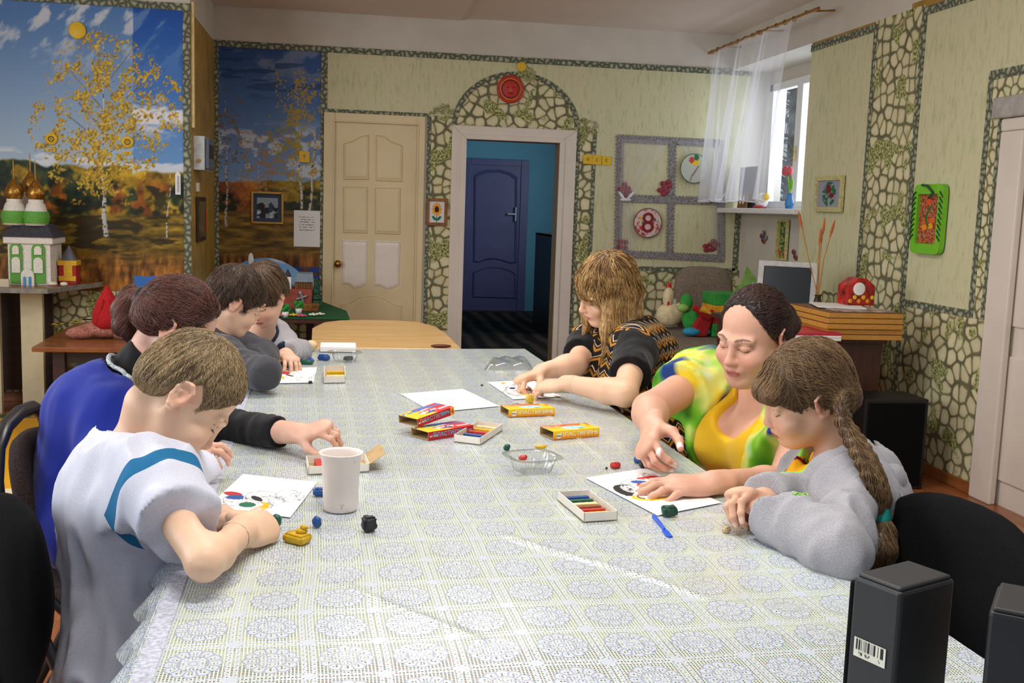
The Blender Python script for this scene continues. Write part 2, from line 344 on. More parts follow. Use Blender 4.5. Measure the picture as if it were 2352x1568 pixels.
def mural_left(U,V,o,u,v):
    x,y=pxgrid(o,u,v,U,V)
    hor=380+10*fb(x*.02,x*0,1)*2-8; sky=np.zeros((len(x),3)); t=np.clip((y-30)/(350),0,1)
    sky=np.array([86,130,190])[None]*(1-t[:,None])+np.array([176,200,222])[None]*t[:,None]
    rt=(x>305).astype(float); t2=np.clip((y-30)/(380),0,1); skr=np.array([24,84,176])[None]*(1-t2[:,None])+np.array([120,168,222])[None]*t2[:,None]
    sky=blendc(sky,skr,rt)
    s=fb((x-.9*y)*.016,(x+y)*.030,5,5); m=sstep(.50,.68,s)*sstep(230,20,y)*(1-rt*.6); sky=blend(sky,(226,228,232),m*.85)
    s2=fb(x*.014,y*.03,9,5); m=sstep(.45,.62,s2)*rt*sstep(170,230,y)*sstep(330,290,y); sky=blend(sky,(238,240,244),m*.95)
    m=sstep(.5,.62,fb(x*.012,y*.05,12,4))*sstep(330,350,y)*.8; sky=blend(sky,(236,240,244),m)
    # forest
    nf=fb(x*.05,y*.05,2,4); nb=fb(x*.022,y*.02,4,3); top=352+18*sstep(0,140,x)+25*fb(x*.03,x*0,7,3)+12*rt
    gr=np.array([34,52,30])[None]+(nf[:,None]-.5)*np.array([120,120,40])[None]
    ye=np.array([176,142,30])[None]+(nf[:,None]-.5)*np.array([190,170,60])[None]; og=np.array([150,84,24])[None]+(nf[:,None]-.5)*np.array([200,130,40])[None]
    fo=blendc(gr,ye,sstep(.46,.6,nb+.12*sstep(160,420,x)-.06)); fo=blendc(fo,og,sstep(.52,.62,fb(x*.03,y*.03,21,3))*sstep(390,450,y))
    fo=blend(fo,(18,24,18),sstep(.52,.66,fb(x*.03,y*.045,31,3))*.75*sstep(400,430,y))
    c=blendc(sky,fo,sstep(-4,3,y-top))
    gn=fb(x*.03,y*.12,14,5); gn2=fb(x*.10,y*.035,15,4)
    g1=np.array([128,104,30])[None]+(gn[:,None]-.5)*np.array([190,160,60])[None]; g2=np.array([142,92,34])[None]+(gn2[:,None]-.5)*np.array([230,160,70])[None]
    g=blendc(g1,g2,sstep(560,620,y)); g=blend(g,(40,34,18),sstep(.52,.64,fb(x*.02,y*.09,18,3))*.8*sstep(640,560,y))
    c=blendc(c,g,sstep(486,500,y+10*(nb-.5)))
    c=blend(c,(60,120,200),((x>308)&(x<372)&(y>634)&(fb(x*.03,y*.06,3,2)>.36)).astype(float))
    c=birch(c,x,y,[((238,96),(236,400),1.6),((236,400),(243,545),6)],.95)
    c=birch(c,x,y,[((392,400),(382,545),2)],.8)
    for (xa,ya,xb,yb) in ((236,250,150,150),(236,330,150,260),(238,200,300,120),(238,270,330,190),(236,360,330,300),(238,300,180,235)):
        t=np.clip((x-xa)/(xb-xa),0,1); d=np.abs(y-(ya+(yb-ya)*t)); c=blend(c,(96,88,70),((d<1.3)&(t>0)&(t<1)).astype(float)*.8)
    cx=237; k=fb(x*.22,y*.22,40,3); cl=fb(x*.045,y*.045,44,3)
    wdt=30+np.interp(y,[60,110,200,300,400,440],[0,70,140,150,90,45])
    dens=np.clip(1-np.abs(x-cx+12*np.sin(y*.02))/np.maximum(wdt,1),0,1)*sstep(55,85,y)*sstep(470,420,y)
    m=sstep(.56,.60,k+(cl-.5)*.95+(dens-.48)*.24)*(dens>0)
    lc=np.array([190,156,44])[None]+(fb(x*.3,y*.3,60,2)[:,None]-.5)*np.array([190,180,70])[None]
    c=blendc(c,lc,m*.95)
    return c
def mural_back(U,V,o,u,v):
    x,y=pxgrid(o,u,v,U,V); t=np.clip((y-100)/330,0,1); c=np.array([38,74,138])[None]*(1-t[:,None])+np.array([128,164,214])[None]*t[:,None]
    m=sstep(.5,.68,fb((x-.5*y)*.02,(x*.4+y)*.025,51,5))*sstep(240,130,y); c=blend(c,(140,150,176),m*.7)
    m=sstep(.52,.64,fb(x*.03,y*.06,52,4))*sstep(270,320,y); c=blend(c,(214,218,226),m*.8)
    m=sstep(.54,.62,fb(x*.015,y*.08,57,3))*sstep(250,180,y); c=blend(c,(22,52,100),m*.6)
    nf=fb(x*.06,y*.06,2,4); top=408+16*fb(x*.05,x*0,7,3)
    og=np.array([150,84,30])[None]+(nf[:,None]-.5)*np.array([210,150,50])[None]; ye=np.array([150,126,34])[None]+(nf[:,None]-.5)*np.array([170,150,50])[None]; dk=np.array([30,40,28])[None]+(nf[:,None]-.5)*60
    f=blendc(og,ye,sstep(560,660,x)); f=blendc(f,dk,sstep(.48,.6,fb(x*.03,y*.04,33,3))*sstep(425,445,y)*.9)
    c=blendc(c,f,sstep(-3,3,y-top))
    gn=fb(x*.03,y*.14,14,5); gn2=fb(x*.12,y*.03,15,4); g=np.array([120,92,32])[None]+(gn[:,None]-.5)*np.array([180,140,60])[None]; g2=np.array([122,76,30])[None]+(gn2[:,None]-.5)*np.array([210,140,60])[None]
    c=blendc(c,blendc(g,g2,sstep(570,600,y)),sstep(478,492,y)); c=blend(c,(70,40,20),sstep(610,620,y)*sstep(640,618,y)*.5)
    c=blend(c,(40,70,160),((x>676)&(y>614)&(y<640)&(fb(x*.05,y*.1,3,2)>.42)).astype(float))
    c=birch(c,x,y,[((516,230),(521,360),.9),((521,360),(520,520),3.2)],.9,(196,190,184)); c=birch(c,x,y,[((597,330),(593,470),1.2)],.7)
    c=birch(c,x,y,[((682,180),(684,330),1.2),((684,330),(694,485),3.4)],.95); c=birch(c,x,y,[((724,300),(712,485),3)],.9)
    for cx,a,b,w,th,co in ((520,200,420,50,.62,(120,96,76)),(690,160,420,58,.56,(176,146,54)),(610,300,440,60,.6,(170,130,80)),(650,250,380,40,.60,(150,140,60))):
        d=np.clip(1-np.abs(x-cx)/w,0,1)*sstep(a,a+50,y)*sstep(b+20,b-30,y); k=fb(x*.26,y*.26,cx*.1,3)
        c=blend(c,co,sstep(th,th+.04,k+(fb(x*.06,y*.06,cx*.2,2)-.5)*.6+(d-.6)*.2)*(d>0)*.9)
    return c
x0,x1=-2.5,lw(428,400)[0]; z0,z1=lw(200,684)[1],2.5
o_,u_,v_=(x0,YL-.003,z0),(x1-x0,0,0),(0,0,z1-z0)
ob=panel('mural_panel',WL,o_,u_,v_,300,300,lambda U,V:mural_left(U,V,o_,u_,v_),.002); ob['label']='printed mural of a birch and autumn meadow'
x0,x1=bw(496,300)[0],bw(737,300)[0]; z0,z1=bw(600,645)[1],zb0
o2,u2,v2=(x0,YB-.004,z0),(x1-x0,0,0),(0,0,z1-z0)
ob=panel('mural_panel',WB,o2,u2,v2,170,330,lambda U,V:mural_back(U,V,o2,u2,v2),.003); ob['label']='printed mural of thin birches under dark blue sky'
sprism('pebble_wallpaper',rect(XS,gx0,0,z0),'pebble_small','y',YB,.005,WB)
# ---- closed cream door
D1=struct(thing('door_1','cream panelled door, closed, with a brass knob',None,((bw(744,300)[0]+c0)/2,YB,0))); del D1['label']
a0,a1=bw(744,300)[0],bw(976,300)[0]; top=2.018; l0,l1=bw(768,400)[0],bw(956,400)[0]; lt=bw(860,284)[1]
[MB().box(*q).build('casing_board','cream_door',D1,.004) for q in ((a0,l0,YB-.03,YB,0,top),(l1,a1,YB-.03,YB,0,top),(l0+.0003,l1-.0003,YB-.0302,YB,lt,top))]
[MB().box(*q).build('casing_moulding','cream_door',D1,.004) for q in ((l0-.012,l0,YB-.04,YB-.01,0,lt),(l1,l1+.012,YB-.04,YB-.01,0,lt),(l0-.012,l1+.012,YB-.0405,YB-.01,lt+.0003,lt+.014))]
MB().box(l0,l1,YB-.012,YB+.03,0,lt).build('leaf','cream_door',D1)
def dpanel(pts,mat='cream_door',d=D1,Y=YB-.012,th=.011):
    poly=[(lambda p:(p.x,p.z))(ay(a,b,YB)) for a,b in pts]; 
    cx=sum(p[0] for p in poly)/len(poly); cz=sum(p[1] for p in poly)/len(poly)
    big=[(cx+(p[0]-cx)*1.09,cz+(p[1]-cz)*1.055) for p in poly]
    m=MB(); n=len(poly); vs=[(p[0],Y-.0005,p[1]) for p in big]+[(p[0],Y-.009,p[1]) for p in [(cx+(q[0]-cx)*1.03,cz+(q[1]-cz)*1.02) for q in poly]]+[(p[0],Y-.004,p[1]) for p in poly]+[(cx+(p[0]-cx)*.86,Y-th,cz+(p[1]-cz)*.9) for p in poly]
    fs=[(k*n+i,k*n+(i+1)%n,(k+1)*n+(i+1)%n,(k+1)*n+i) for k in range(3) for i in range(n)]+[tuple(range(3*n,4*n))]
    m.add(vs,fs); return m.build('door_panel',mat,d)
dpanel([(791,410),(845,410),(846,312),(830,314),(810,325),(791,331)]); dpanel([(865,413),(922,415),(923,335),(900,327),(882,314),(865,312)])
dpanel([(790,532),(842,533),(843,432),(790,431)]); dpanel([(863,534),(917,536),(918,434),(863,433)])
plain('door_white',(236,226,214),.5,var=.02)
dpanel([(788,650),(800,650),(814,660),(828,657),(840,650),(842,556),(788,554)],'door_white'); dpanel([(862,653),(874,654),(888,662),(902,659),(914,652),(917,558),(862,556)],'door_white')
dpanel([(787,760),(918,764),(918,702),(900,699),(880,686),(852,680),(825,684),(805,697),(787,700)])
kx,kz=bw(776,605); m=MB().lathe([(.001,0),(.028,0),(.028,.006),(.012,.01),(.011,.03),(.024,.036),(.029,.05),(.024,.062),(.001,.066)],(kx,YB-.012,kz),16,axis=(0,-1,0)); m.build('knob','brass',D1)
# ---- open doorway casing
D2=struct(thing('door_2',None,None,((dx0+dx1)/2,YB,0)))
o0,o1=bw(1033,500)[0],bw(1316,500)[0]; ot=1.965
[MB().prism(q,(0,YB,0),(1,0,0),(0,0,1),(0,-.03,0)).build('casing_board','casing_white',D2,.005) for q in ([(o0,0),(dx0+.012,0),(dx0+.012,dz1-.012),(o0,ot)],[(dx1-.012,0),(o1,0),(o1,ot),(dx1-.012,dz1-.012)],[(dx0+.012,dz1-.012),(dx1-.012,dz1-.012),(o1,ot),(o0,ot)])]
[MB().prism(q,(0,YB-.02,0),(1,0,0),(0,0,1),(0,-.025,0)).build('casing_moulding','casing_white',D2,.005) for q in ([(dx0-.02,0),(dx0+.02,0),(dx0+.02,dz1-.02),(dx0-.02,dz1+.02)],[(dx1-.02,0),(dx1+.02,0),(dx1+.02,dz1+.02),(dx1-.02,dz1-.02)],[(dx0+.02,dz1-.02),(dx1-.02,dz1-.02),(dx1+.02,dz1+.02),(dx0-.02,dz1+.02)])]
m=MB().box(dx0-.005,dx0+.02,YB-.02,YB+.15,0,dz1).box(dx1-.02,dx1+.005,YB-.02,YB+.15,0,dz1).box(dx0,dx1,YB-.02,YB+.15,dz1-.02,dz1+.005); m.build('jamb',plain('jamb_wood',(150,120,78),.5),D2)
# ---- corridor
struct(MB().box(.5,3.2,13.5,13.6,0,2.78).build('wall_corridor_end','blue_paint')); struct(MB().box(.4,.5,YB+.14,13.6,0,2.78).build('wall_corridor_left','blue_paint'))
struct(MB().box(3.2,3.3,YB+.14,13.6,0,2.78).build('wall_corridor_right','blue_paint')); struct(MB().box(.4,3.3,YB+.14,13.6,2.78,2.85).build('ceiling_corridor','blue_paint'))
struct(MB().box(.4,3.3,YB,13.6,-.05,-.001).build('floor_corridor','dark_carpet'))
t=NT('carpet_weave'); w=t.node('ShaderNodeTexWave',i_Scale=1.6,i_Distortion=2.5); t.set(w.inputs[0],t.scale(t.pos(),(1,.55,1)))
t.set(t.b.inputs['Base Color'],t.ramp(t.math('MULTIPLY',w.outputs[1],t.noise(t.pos(),6,3)),[(.15,lin((40,30,26))),(.5,lin((84,64,54)))])); fin(t,'carpet_weave',.95,0,.1)
tag(MB().box(.98,2.35,8.55,13.2,-.001,.008).build('runner_carpet','carpet_weave'),'dark woven runner carpet on the corridor floor behind the doorway','carpet')
D3=struct(thing('door_3',None,None,(1.95,13.5,0)))
cx0,cx1=ay(1080,400,13.5).x,ay(1196,400,13.5).x; ct=ay(1140,380,13.5).z
[MB().box(*q).build('casing_board','blue_door',D3,.005) for q in ((cx0-.09,cx0,13.46,13.5,0,ct+.08),(cx1,cx1+.1,13.46,13.5,0,ct+.08),(cx0+.001,cx1-.001,13.461,13.5,ct,ct+.08))]
MB().box(cx0,cx1,13.475,13.5,0,ct).build('leaf','blue_door',D3)
def cpan(pts):
    poly=[(lambda p:(p.x,p.z))(ay(a,b,13.5)) for a,b in pts]; cx=sum(p[0] for p in poly)/len(poly); cz=sum(p[1] for p in poly)/len(poly); n=len(poly); Y=13.475
    vs=[(cx+(p[0]-cx)*1.08,Y-.001,cz+(p[1]-cz)*1.04) for p in poly]+[(p[0],Y-.02,p[1]) for p in poly]+[(cx+(p[0]-cx)*.94,Y-.006,cz+(p[1]-cz)*.97) for p in poly]
    MB().add(vs,[(k*n+i,k*n+(i+1)%n,(k+1)*n+(i+1)%n,(k+1)*n+i) for k in range(2) for i in range(n)]+[tuple(range(2*n,3*n))]).build('door_panel','blue_door',D3)
cpan([(1089,598),(1100,600),(1115,594),(1135,592),(1155,597),(1170,602),(1183,600),(1184,410),(1170,400),(1145,393),(1120,394),(1100,400),(1091,408)])
cpan([(1087,680),(1182,683),(1182,628),(1168,620),(1145,614),(1120,614),(1100,620),(1088,626)])
m=MB().box(cx1-.07,cx1-.05,13.42,13.475,ay(1190,492,13.5).z-.09,ay(1190,492,13.5).z+.09).box(cx1-.17,cx1-.05,13.41,13.43,ay(1190,492,13.5).z-.01,ay(1190,492,13.5).z+.012); m.build('handle','metal_grey',D3,.003)
# dark bookcase in the corridor
B=thing('corridor_bookcase','dark wooden bookcase standing in the blue corridor','bookcase',(2.95,11.6,0)); yb_=11.9; xb=ay(1229,600,yb_).x; zt=ay(1229,534,yb_).z
MB().box(xb,3.18,yb_,yb_+.02,0,zt).box(xb,xb+.02,10.9,yb_,0,zt).box(xb,3.18,10.9,yb_+.02,zt-.02,zt).build('carcass','dark_wood',B)
for k in range(4): MB().box(xb+.02,3.16,10.93,yb_,.1+k*.3,.12+k*.3).build('shelf','dark_wood',B)
# ---- right wall with window niche and white door
dY0,dY1=3.55,4.56; dT=1.83; nY=6.8; nz=2.5
m=MB().box(XR,XR+.2,.2,dY0,0,ZC).box(XR,XR+.2,dY0,dY1,dT,ZC).box(XR,XR+.2,dY1,nY,0,ZC).box(XR,XR+.45,nY,YB,nz,ZC).box(3.28,3.5,nY,YB,0,1.36).box(XR+.2,XR+.5,nY-.2,nY,0,ZC).box(3.46,3.6,nY,YB,nz-.1,ZC)
WR=struct(m.build('wall_right','plaster_white'))
s0,s1=5.41,5.93
sprism('green_wallpaper',rect(s1,nY,.86,2.47),'green_wallpaper','x',XR,.004,WR)
sprism('green_wallpaper',rect(dY1,s0,.884,2.47),'green_wallpaper','x',XR,.004,WR); sprism('green_wallpaper',rect(3.2,dY1,1.86,2.47),'green_wallpaper','x',XR,.004,WR)
sprism('pebble_wallpaper',rect(s0,s1,0,2.50),'pebble_wallpaper','x',XR,.007,WR)
sprism('pebble_wallpaper',rect(dY1,s0,.0,.87),'pebble_wallpaper','x',XR,.006,WR)
sprism('pebble_wallpaper',rect(s1,nY,.0,.87),'pebble_wallpaper','x',XR,.006,WR)
pz=rw(2270,170)[1]; py=rw(2268,300)[0]
sprism('pebble_wallpaper',rect(dY1,py,.87,pz),'pebble_small','x',XR,.008,WR); sprism('pebble_wallpaper',rect(3.2,py,1.86,pz),'pebble_small','x',XR,.009,WR)
border(13,rect(s1,nY,2.44,2.485),'x',XR); border(14,rect(3.2,s0,2.44,2.485),'x',XR)
border(15,rect(s0-.03,s0+.015,0,2.48),'x',XR,.010); border(16,rect(s1-.02,s1+.02,0,2.48),'x',XR,.010)
border(17,rect(py,s0,.868,.905),'x',XR,.0105); border(18,rect(py-.03,py+.01,.87,pz),'x',XR,.0115); border(19,rect(3.2,py,pz-.035,pz+.01),'x',XR,.0125); border(20,rect(dY1+.06,dY1+.1,.87,1.87),'x',XR,.0125); border(21,rect(3.2,py,1.85,1.885),'x',XR,.013)
sprism('ochre_patch',rect(3.2,5.55,2.485,2.53),'ochre_paint','x',XR,.003,WR); sprism('ochre_patch',rect(5.95,nY,2.485,2.50),'ochre_paint','x',XR,.003,WR)
D4=struct(thing('door_4',None,None,(XR,(dY0+dY1)/2,0)))
[MB().box(*q).build('casing_board','casing_white',D4,.008) for q in ((XR-.035,XR,dY1-.13,dY1+.04,0,dT-.061),(XR-.035,XR,dY0-.1,dY0,0,dT-.061),(XR-.036,XR,dY0-.1,dY1+.04,dT-.06,dT+.0))]
MB().box(XR+.02,XR+.05,dY0,dY1,0,dT).build('leaf','casing_white',D4)
for z0_,z1_ in ((.12,.72),(.86,1.7)):
    for ya,yb2 in ((dY0+.1,4.0),(4.1,dY1-.1)): MB().box(XR+.008,XR+.02,ya,yb2,z0_,z1_).build('door_panel','casing_white',D4,.006)
MB().box(XR-.06,XR-.035,dY1-.17,dY1+.09,dT+.0,dT+.10).build('casing_cap',plain('cap_grey',(178,172,166),.5),D4,.01)
plain('baseboard_wood',(156,92,48),.35,var=.15,scale=5,stretch=(8,1,8),obj=False)
struct(MB().box(XR-.018,XR-.008,dY1+.04,nY,0,.06).build('baseboard_right','baseboard_wood',bevel=.003)); struct(MB().box(o1,3.28,YB-.02,YB-.008,0,.06).build('baseboard_back','baseboard_wood',bevel=.003))
struct(MB().box(-3.3,XS,YL-.018,YL-.006,0,.06).build('baseboard_left','baseboard_wood',bevel=.003))
# window in the niche
t=NT('window_glass'); tr=t.node('ShaderNodeBsdfTransparent'); gl=t.node('ShaderNodeBsdfGlossy',i_Roughness=.02); mx=t.node('ShaderNodeMixShader',i_0=.08); t.t.links.new(tr.outputs[0],mx.inputs[1]); t.t.links.new(gl.outputs[0],mx.inputs[2]); t.t.links.new(mx.outputs[0],t.out.inputs[0]); MATS['window_glass']=t.m
WN=struct(thing('window_1',None,None,(3.5,7.55,1.4))); plain('frame_white',(238,238,240),.4,var=.01)
wy0,wy1,wz0,wz1=6.85,8.27,1.40,2.40; fx0,fx1=3.44,3.50
m=MB().box(fx0,fx1,wy0,wy0+.07,wz0,wz1).box(fx0,fx1,wy1-.07,wy1,wz0,wz1).box(fx0,fx1,wy0,wy1,wz0,wz0+.06).box(fx0,fx1,wy0,wy1,wz1-.06,wz1); m.build('window_frame','frame_white',WN,.004)
MB().box(fx0-.01,fx1-.005,7.62,7.72,wz0+.05,wz1-.05).build('mullion','frame_white',WN,.004)
for ya,yb2 in ((wy0+.07,7.62),(7.72,wy1-.07)): MB().box(3.468,3.472,ya,yb2,wz0+.06,wz1-.06).build('pane','window_glass',WN)
MB().box(fx0-.03,fx0-.01,7.655,7.675,1.76,1.88).build('window_handle',plain('cream_plastic',(226,206,150),.4),WN,.004)
MB().box(XR-.06,3.46,nY,YB-.005,1.355,1.395).build('window_sill','frame_white',WN,.008)
sprism('reveal_lining',rect(nY,YB,1.395,1.40),'white_paint','x',3.46,.01,WN)
# outside: snow and bare snowy trees
tag(MB().box(4.5,30,-6,40,-.6,-.5).build('snow_ground',plain('snow',(240,244,250),.8,var=.02,scale=2,obj=False)),'snow-covered ground outside the window','snow')
plain('bark_snowy',(150,152,160),.9,var=.5,scale=4)
def tree(x,y,h,seed):
    R=random.Random(seed); T=thing('snowy_tree',('thin bare snowy tree nearest the window glass','taller snowy tree behind the first one outside','tallest snowy tree far outside the window','snowy tree outside half hidden by the window frame')[seed-1],'tree',(x,y,-.5),group='bare trees outside the window'); m=MB(); m.tube([(x,y,-.5),(x+.05,y,h*.5),(x,y+.1,h)],[.12,.08,.02],8); m.build('trunk','bark_snowy',T)
    b=MB()
    for k in range(60):
        z=R.uniform(.8,h*.95); a=R.uniform(0,6.28); L=R.uniform(.6,1.9)*(1.1-z/h*.6); p=Vector((x,y,z)); d=Vector((math.cos(a),math.sin(a),R.uniform(-.1,.7)))
        pts=[p,p+d*L*.5+Vector((0,0,.06)),p+d*L]; b.tube(pts,[.03,.018,.005],5)
        for q in range(4):
            s=p+d*L*R.uniform(.3,.95); e=s+Vector((R.uniform(-.5,.5),R.uniform(-.5,.5),R.uniform(-.3,.4))); b.tube([s,e],[.012,.003],4)
    b.build('branches','bark_snowy',T)
for a in ((6.6,15.0,4.5,1),(8.6,18.6,5,2),(11.5,22.0,5.5,3),(9.9,14.6,4.8,4)): tree(*a)
# ---- curtain on rod
xr_=2.905
CT=thing('tulle_curtain','sheer white tulle curtain hanging in folds from the brass rod','curtain',(xr_,7.3,2.6))
t=NT('tulle'); tr=t.node('ShaderNodeBsdfTransparent'); df=t.node('ShaderNodeBsdfDiffuse',i_Color=(.92,.92,.96,1)); tl=t.node('ShaderNodeBsdfTranslucent',i_Color=(.95,.95,1,1)); ms=t.node('ShaderNodeMixShader',i_0=.55); t.t.links.new(df.outputs[0],ms.inputs[1]); t.t.links.new(tl.outputs[0],ms.inputs[2])
mx=t.node('ShaderNodeMixShader',i_0=.30); t.t.links.new(tr.outputs[0],mx.inputs[1]); t.t.links.new(ms.outputs[0],mx.inputs[2]); t.t.links.new(mx.outputs[0],t.out.inputs[0]); MATS['tulle']=t.m
ns,nzv=170,30; vs=[]; 
for i in range(ns+1):
    s=i/ns; 
    for j in range(nzv+1):
        q=j/nzv; g=s**(1+.45*q); yy=8.23-1.62*g*(1-.18*q); A=.010+.045*q*(1-.55*s); xx=xr_-.01+A*math.sin(s*62+1.5*math.sin(q*2+s*9))+.02*math.sin(s*23+q)
        vs.append((xx,yy,2.61-q*(1.165+.01*math.sin(s*40))))
fs=[(i*(nzv+1)+j,(i+1)*(nzv+1)+j,(i+1)*(nzv+1)+j+1,i*(nzv+1)+j+1) for i in range(ns) for j in range(nzv)]
MB().add(vs,fs,True).build('tulle','tulle',CT)
hm=[vs[i*(nzv+1)+nzv] for i in range(ns+1)]; MB().tube(hm,.004,5).build('hem',plain('hem_white',(236,236,244),.8),CT)
RD=thing('curtain_rod','thin brass curtain rod above the niche window','curtain rod',(xr_,7.3,2.62)); MB().cyl((xr_,8.28,2.625),(xr_,6.30,2.625),.011).build('rod','brass',RD)
for y in (8.1,7.3,6.5): MB().cyl((xr_,y,2.64),(XR-.002,y,2.66),.006,n=8).build('bracket','brass',RD)
for k in range(12): MB().tube([(xr_+.016*math.cos(a),8.2-k*.14,2.622+.016*math.sin(a)) for a in np.linspace(0,6.28,10)[:-1]],.0025,5,True).build('curtain_ring','brass',RD)

# ---- window wall to the left of the table and a corridor window (both beyond the frame)
struct(MB().box(-3.45,-3.34,.2,.45,0,ZC).box(-3.45,-3.34,4.75,YL+.1,0,ZC).box(-3.45,-3.34,.45,4.75,0,.93).box(-3.45,-3.34,.45,4.75,2.57,ZC).build('wall_window_side','plaster_white'))
W2=struct(thing('window_2',None,None,(-3.4,2.6,.93))); MB().box(-3.42,-3.36,.45,4.75,.93,.99).build('bottom_rail','frame_white',W2); MB().box(-3.42,-3.36,.45,4.75,2.51,2.57).build('top_rail','frame_white',W2)
for y in (.45,1.5,2.57,3.64,4.69): MB().box(-3.42,-3.36,y,y+.06,.99,2.51).build('mullion','frame_white',W2)
for k in range(4): MB().box(-3.392,-3.388,.51+k*1.066,1.50+k*1.066,.99,2.51).build('pane','window_glass',W2)
W3=struct(thing('window_3',None,None,(3.2,11.2,1.2)))
for q in ((3.185,3.2,10.5,11.9,1.18,1.24),(3.185,3.2,10.5,11.9,2.26,2.32),(3.185,3.2,10.5,10.56,1.24,2.26),(3.185,3.2,11.84,11.9,1.24,2.26)): MB().box(*q).build('frame_rail','frame_white',W3)
# ================================================================ MAIN TABLE
NL,NR,FR,FL=Vector((-.232,.55,0)),Vector((.889,.55,0)),Vector((.769,4.292,0)),Vector((-.322,4.19,0))
def tq(s,t): return NL.lerp(NR,s).lerp(FL.lerp(FR,s),t)
for k,(t0,t1,lb) in enumerate(((0,.499,'long work table under the lace cloth, the half beside the black speakers'),(.501,1,'long work table under the lace cloth, the half towards the doorway'))):
    T=thing('work_table',lb,'table',tq(.5,(t0+t1)/2),group='two work tables pushed end to end')
    q=[tq(.008,t0),tq(.992,t0),tq(.992,t1),tq(.008,t1)]
    MB().prism([(p.x,p.y) for p in q],(0,0,.722),(1,0,0),(0,1,0),(0,0,.022)).build('tabletop','table_walnut',T)
    for s in(.09,.91):
        for t_ in(t0+.03,t1-.03):
            p=tq(s,t_); MB().box(p.x-.025,p.x+.025,p.y-.025,p.y+.025,0,.722).build('leg','dark_wood',T)
    a,b=tq(.09,t0+.03),tq(.91,t1-.03); MB().box(a.x,a.x+.02,a.y,b.y,.64,.722).build('apron','dark_wood',T); MB().box(b.x-.02,b.x,a.y,b.y,.64,.722).build('apron','dark_wood',T)
plain('oilcloth_yellow',(224,220,178),.6,var=.06,scale=14)
q=[tq(-.002,.205),tq(1.002,.215),tq(1.002,1.002),tq(-.002,1.002)]
tag(MB().prism([(p.x,p.y) for p in q],(0,0,.7442),(1,0,0),(0,1,0),(0,0,.0018)).build('undercloth','oilcloth_yellow'),'pale yellow undercloth showing through the lace tablecloth','tablecloth')
# lace shader
t=NT('lace'); sx=t.node('ShaderNodeSeparateXYZ'); t.set(sx.inputs[0],t.pos(True))
wx=t.noise(t.pos(True),2.2,1); X=t.math('ADD',sx.outputs[0],t.math('MULTIPLY',t.math('SUBTRACT',wx,.5),.03)); Y=t.math('ADD',sx.outputs[1],t.math('MULTIPLY',t.math('SUBTRACT',t.noise(t.scale(t.pos(True),(1.7,1.7,1)),1.3,1),.5),.05))
CX,CY=.095,.1045
def cell(c,w): return t.math('MULTIPLY',t.math('SUBTRACT',t.math('FRACT',t.math('DIVIDE',c,w)),.5),w)
u=cell(X,CX); v=cell(Y,CY); au=t.math('ABSOLUTE',u); av=t.math('ABSOLUTE',v)
r=t.math('SQRT',t.math('ADD',t.math('MULTIPLY',u,u),t.math('MULTIPLY',t.math('MULTIPLY',v,v),.83))); th=t.math('ARCTAN2',v,u)
c12=t.math('COSINE',t.math('MULTIPLY',th,12)); R=t.math('ADD',.0325,t.math('MULTIPLY',t.math('ABSOLUTE',t.math('COSINE',t.math('MULTIPLY',th,6))),.004))
def lt(a,b): return t.math('LESS_THAN',a,b)
def gt(a,b): return t.math('GREATER_THAN',a,b)
def AND(*k):
    o=k[0]
    for q in k[1:]: o=t.math('MULTIPLY',o,q)
    return o
def OR(*k):
    o=k[0]
    for q in k[1:]: o=t.math('MAXIMUM',o,q)
    return o
ros=lt(r,R); hole=AND(gt(r,.021),lt(r,.0295),gt(c12,.35)); spoke=AND(gt(r,.0085),lt(r,.0175),lt(t.math('COSINE',t.math('MULTIPLY',th,24)),-.1)); hub=lt(r,.0022)
ros=AND(ros,t.math('SUBTRACT',1,OR(hole,spoke,hub)))
lines=OR(AND(gt(au,CX/2-.0085),lt(au,CX/2-.0025)),AND(gt(av,CY/2-.0085),lt(av,CY/2-.0025)))
chain=OR(gt(t.math('SINE',t.math('MULTIPLY',t.math('ADD',X,Y),900)),-.55),0.)
lines=AND(lines,chain)
knot=lt(t.math('ADD',t.math('ABSOLUTE',t.math('SUBTRACT',au,CX/2)),t.math('ABSOLUTE',t.math('SUBTRACT',av,CY/2))),.011)
solid=OR(ros,lines,knot)
PN=.0046
def net(c): return gt(t.math('ABSOLUTE',t.math('SUBTRACT',t.math('FRACT',t.math('DIVIDE',c,PN)),.5)),.31)
mesh=OR(net(X),net(Y)); cover=OR(solid,mesh)
edge=OR(AND(gt(r,t.math('SUBTRACT',R,.0022)),lt(r,R)),AND(gt(r,.0178),lt(r,.0200)),AND(gt(r,.0205),lt(r,.031),lt(c12,-.86)),AND(gt(r,.0045),lt(r,.0062)))
sc_=t.mix(edge,lin((202,210,224)),lin((160,168,188)))
col=t.mix(solid,lin((222,234,222)),sc_); col=t.mix(t.math('MULTIPLY',t.math('SUBTRACT',t.noise(t.pos(True),5.,3),.55,clamp=True),1.2,clamp=True),col,lin((196,190,140)))
t.set(t.b.inputs['Base Color'],col)
h=t.math('ADD',t.math('MULTIPLY',solid,.7),t.math('MULTIPLY',mesh,.3)); h=t.math('ADD',h,t.math('MULTIPLY',t.noise(t.pos(True),420,2),.5)); t.bump(h,.55,.0016)
tr=t.node('ShaderNodeBsdfTransparent'); mx=t.node('ShaderNodeMixShader'); t.set(mx.inputs[0],t.math('MULTIPLY_ADD',cover,.86,.14)); t.t.links.new(tr.outputs[0],mx.inputs[1]); t.t.links.new(t.b.outputs[0],mx.inputs[2]); t.t.links.new(mx.outputs[0],t.out.inputs[0])
t.b.inputs['Coat Weight'].default_value=.35; t.b.inputs['Coat Roughness'].default_value=.12; fin(t,'lace',.24,0,.7)
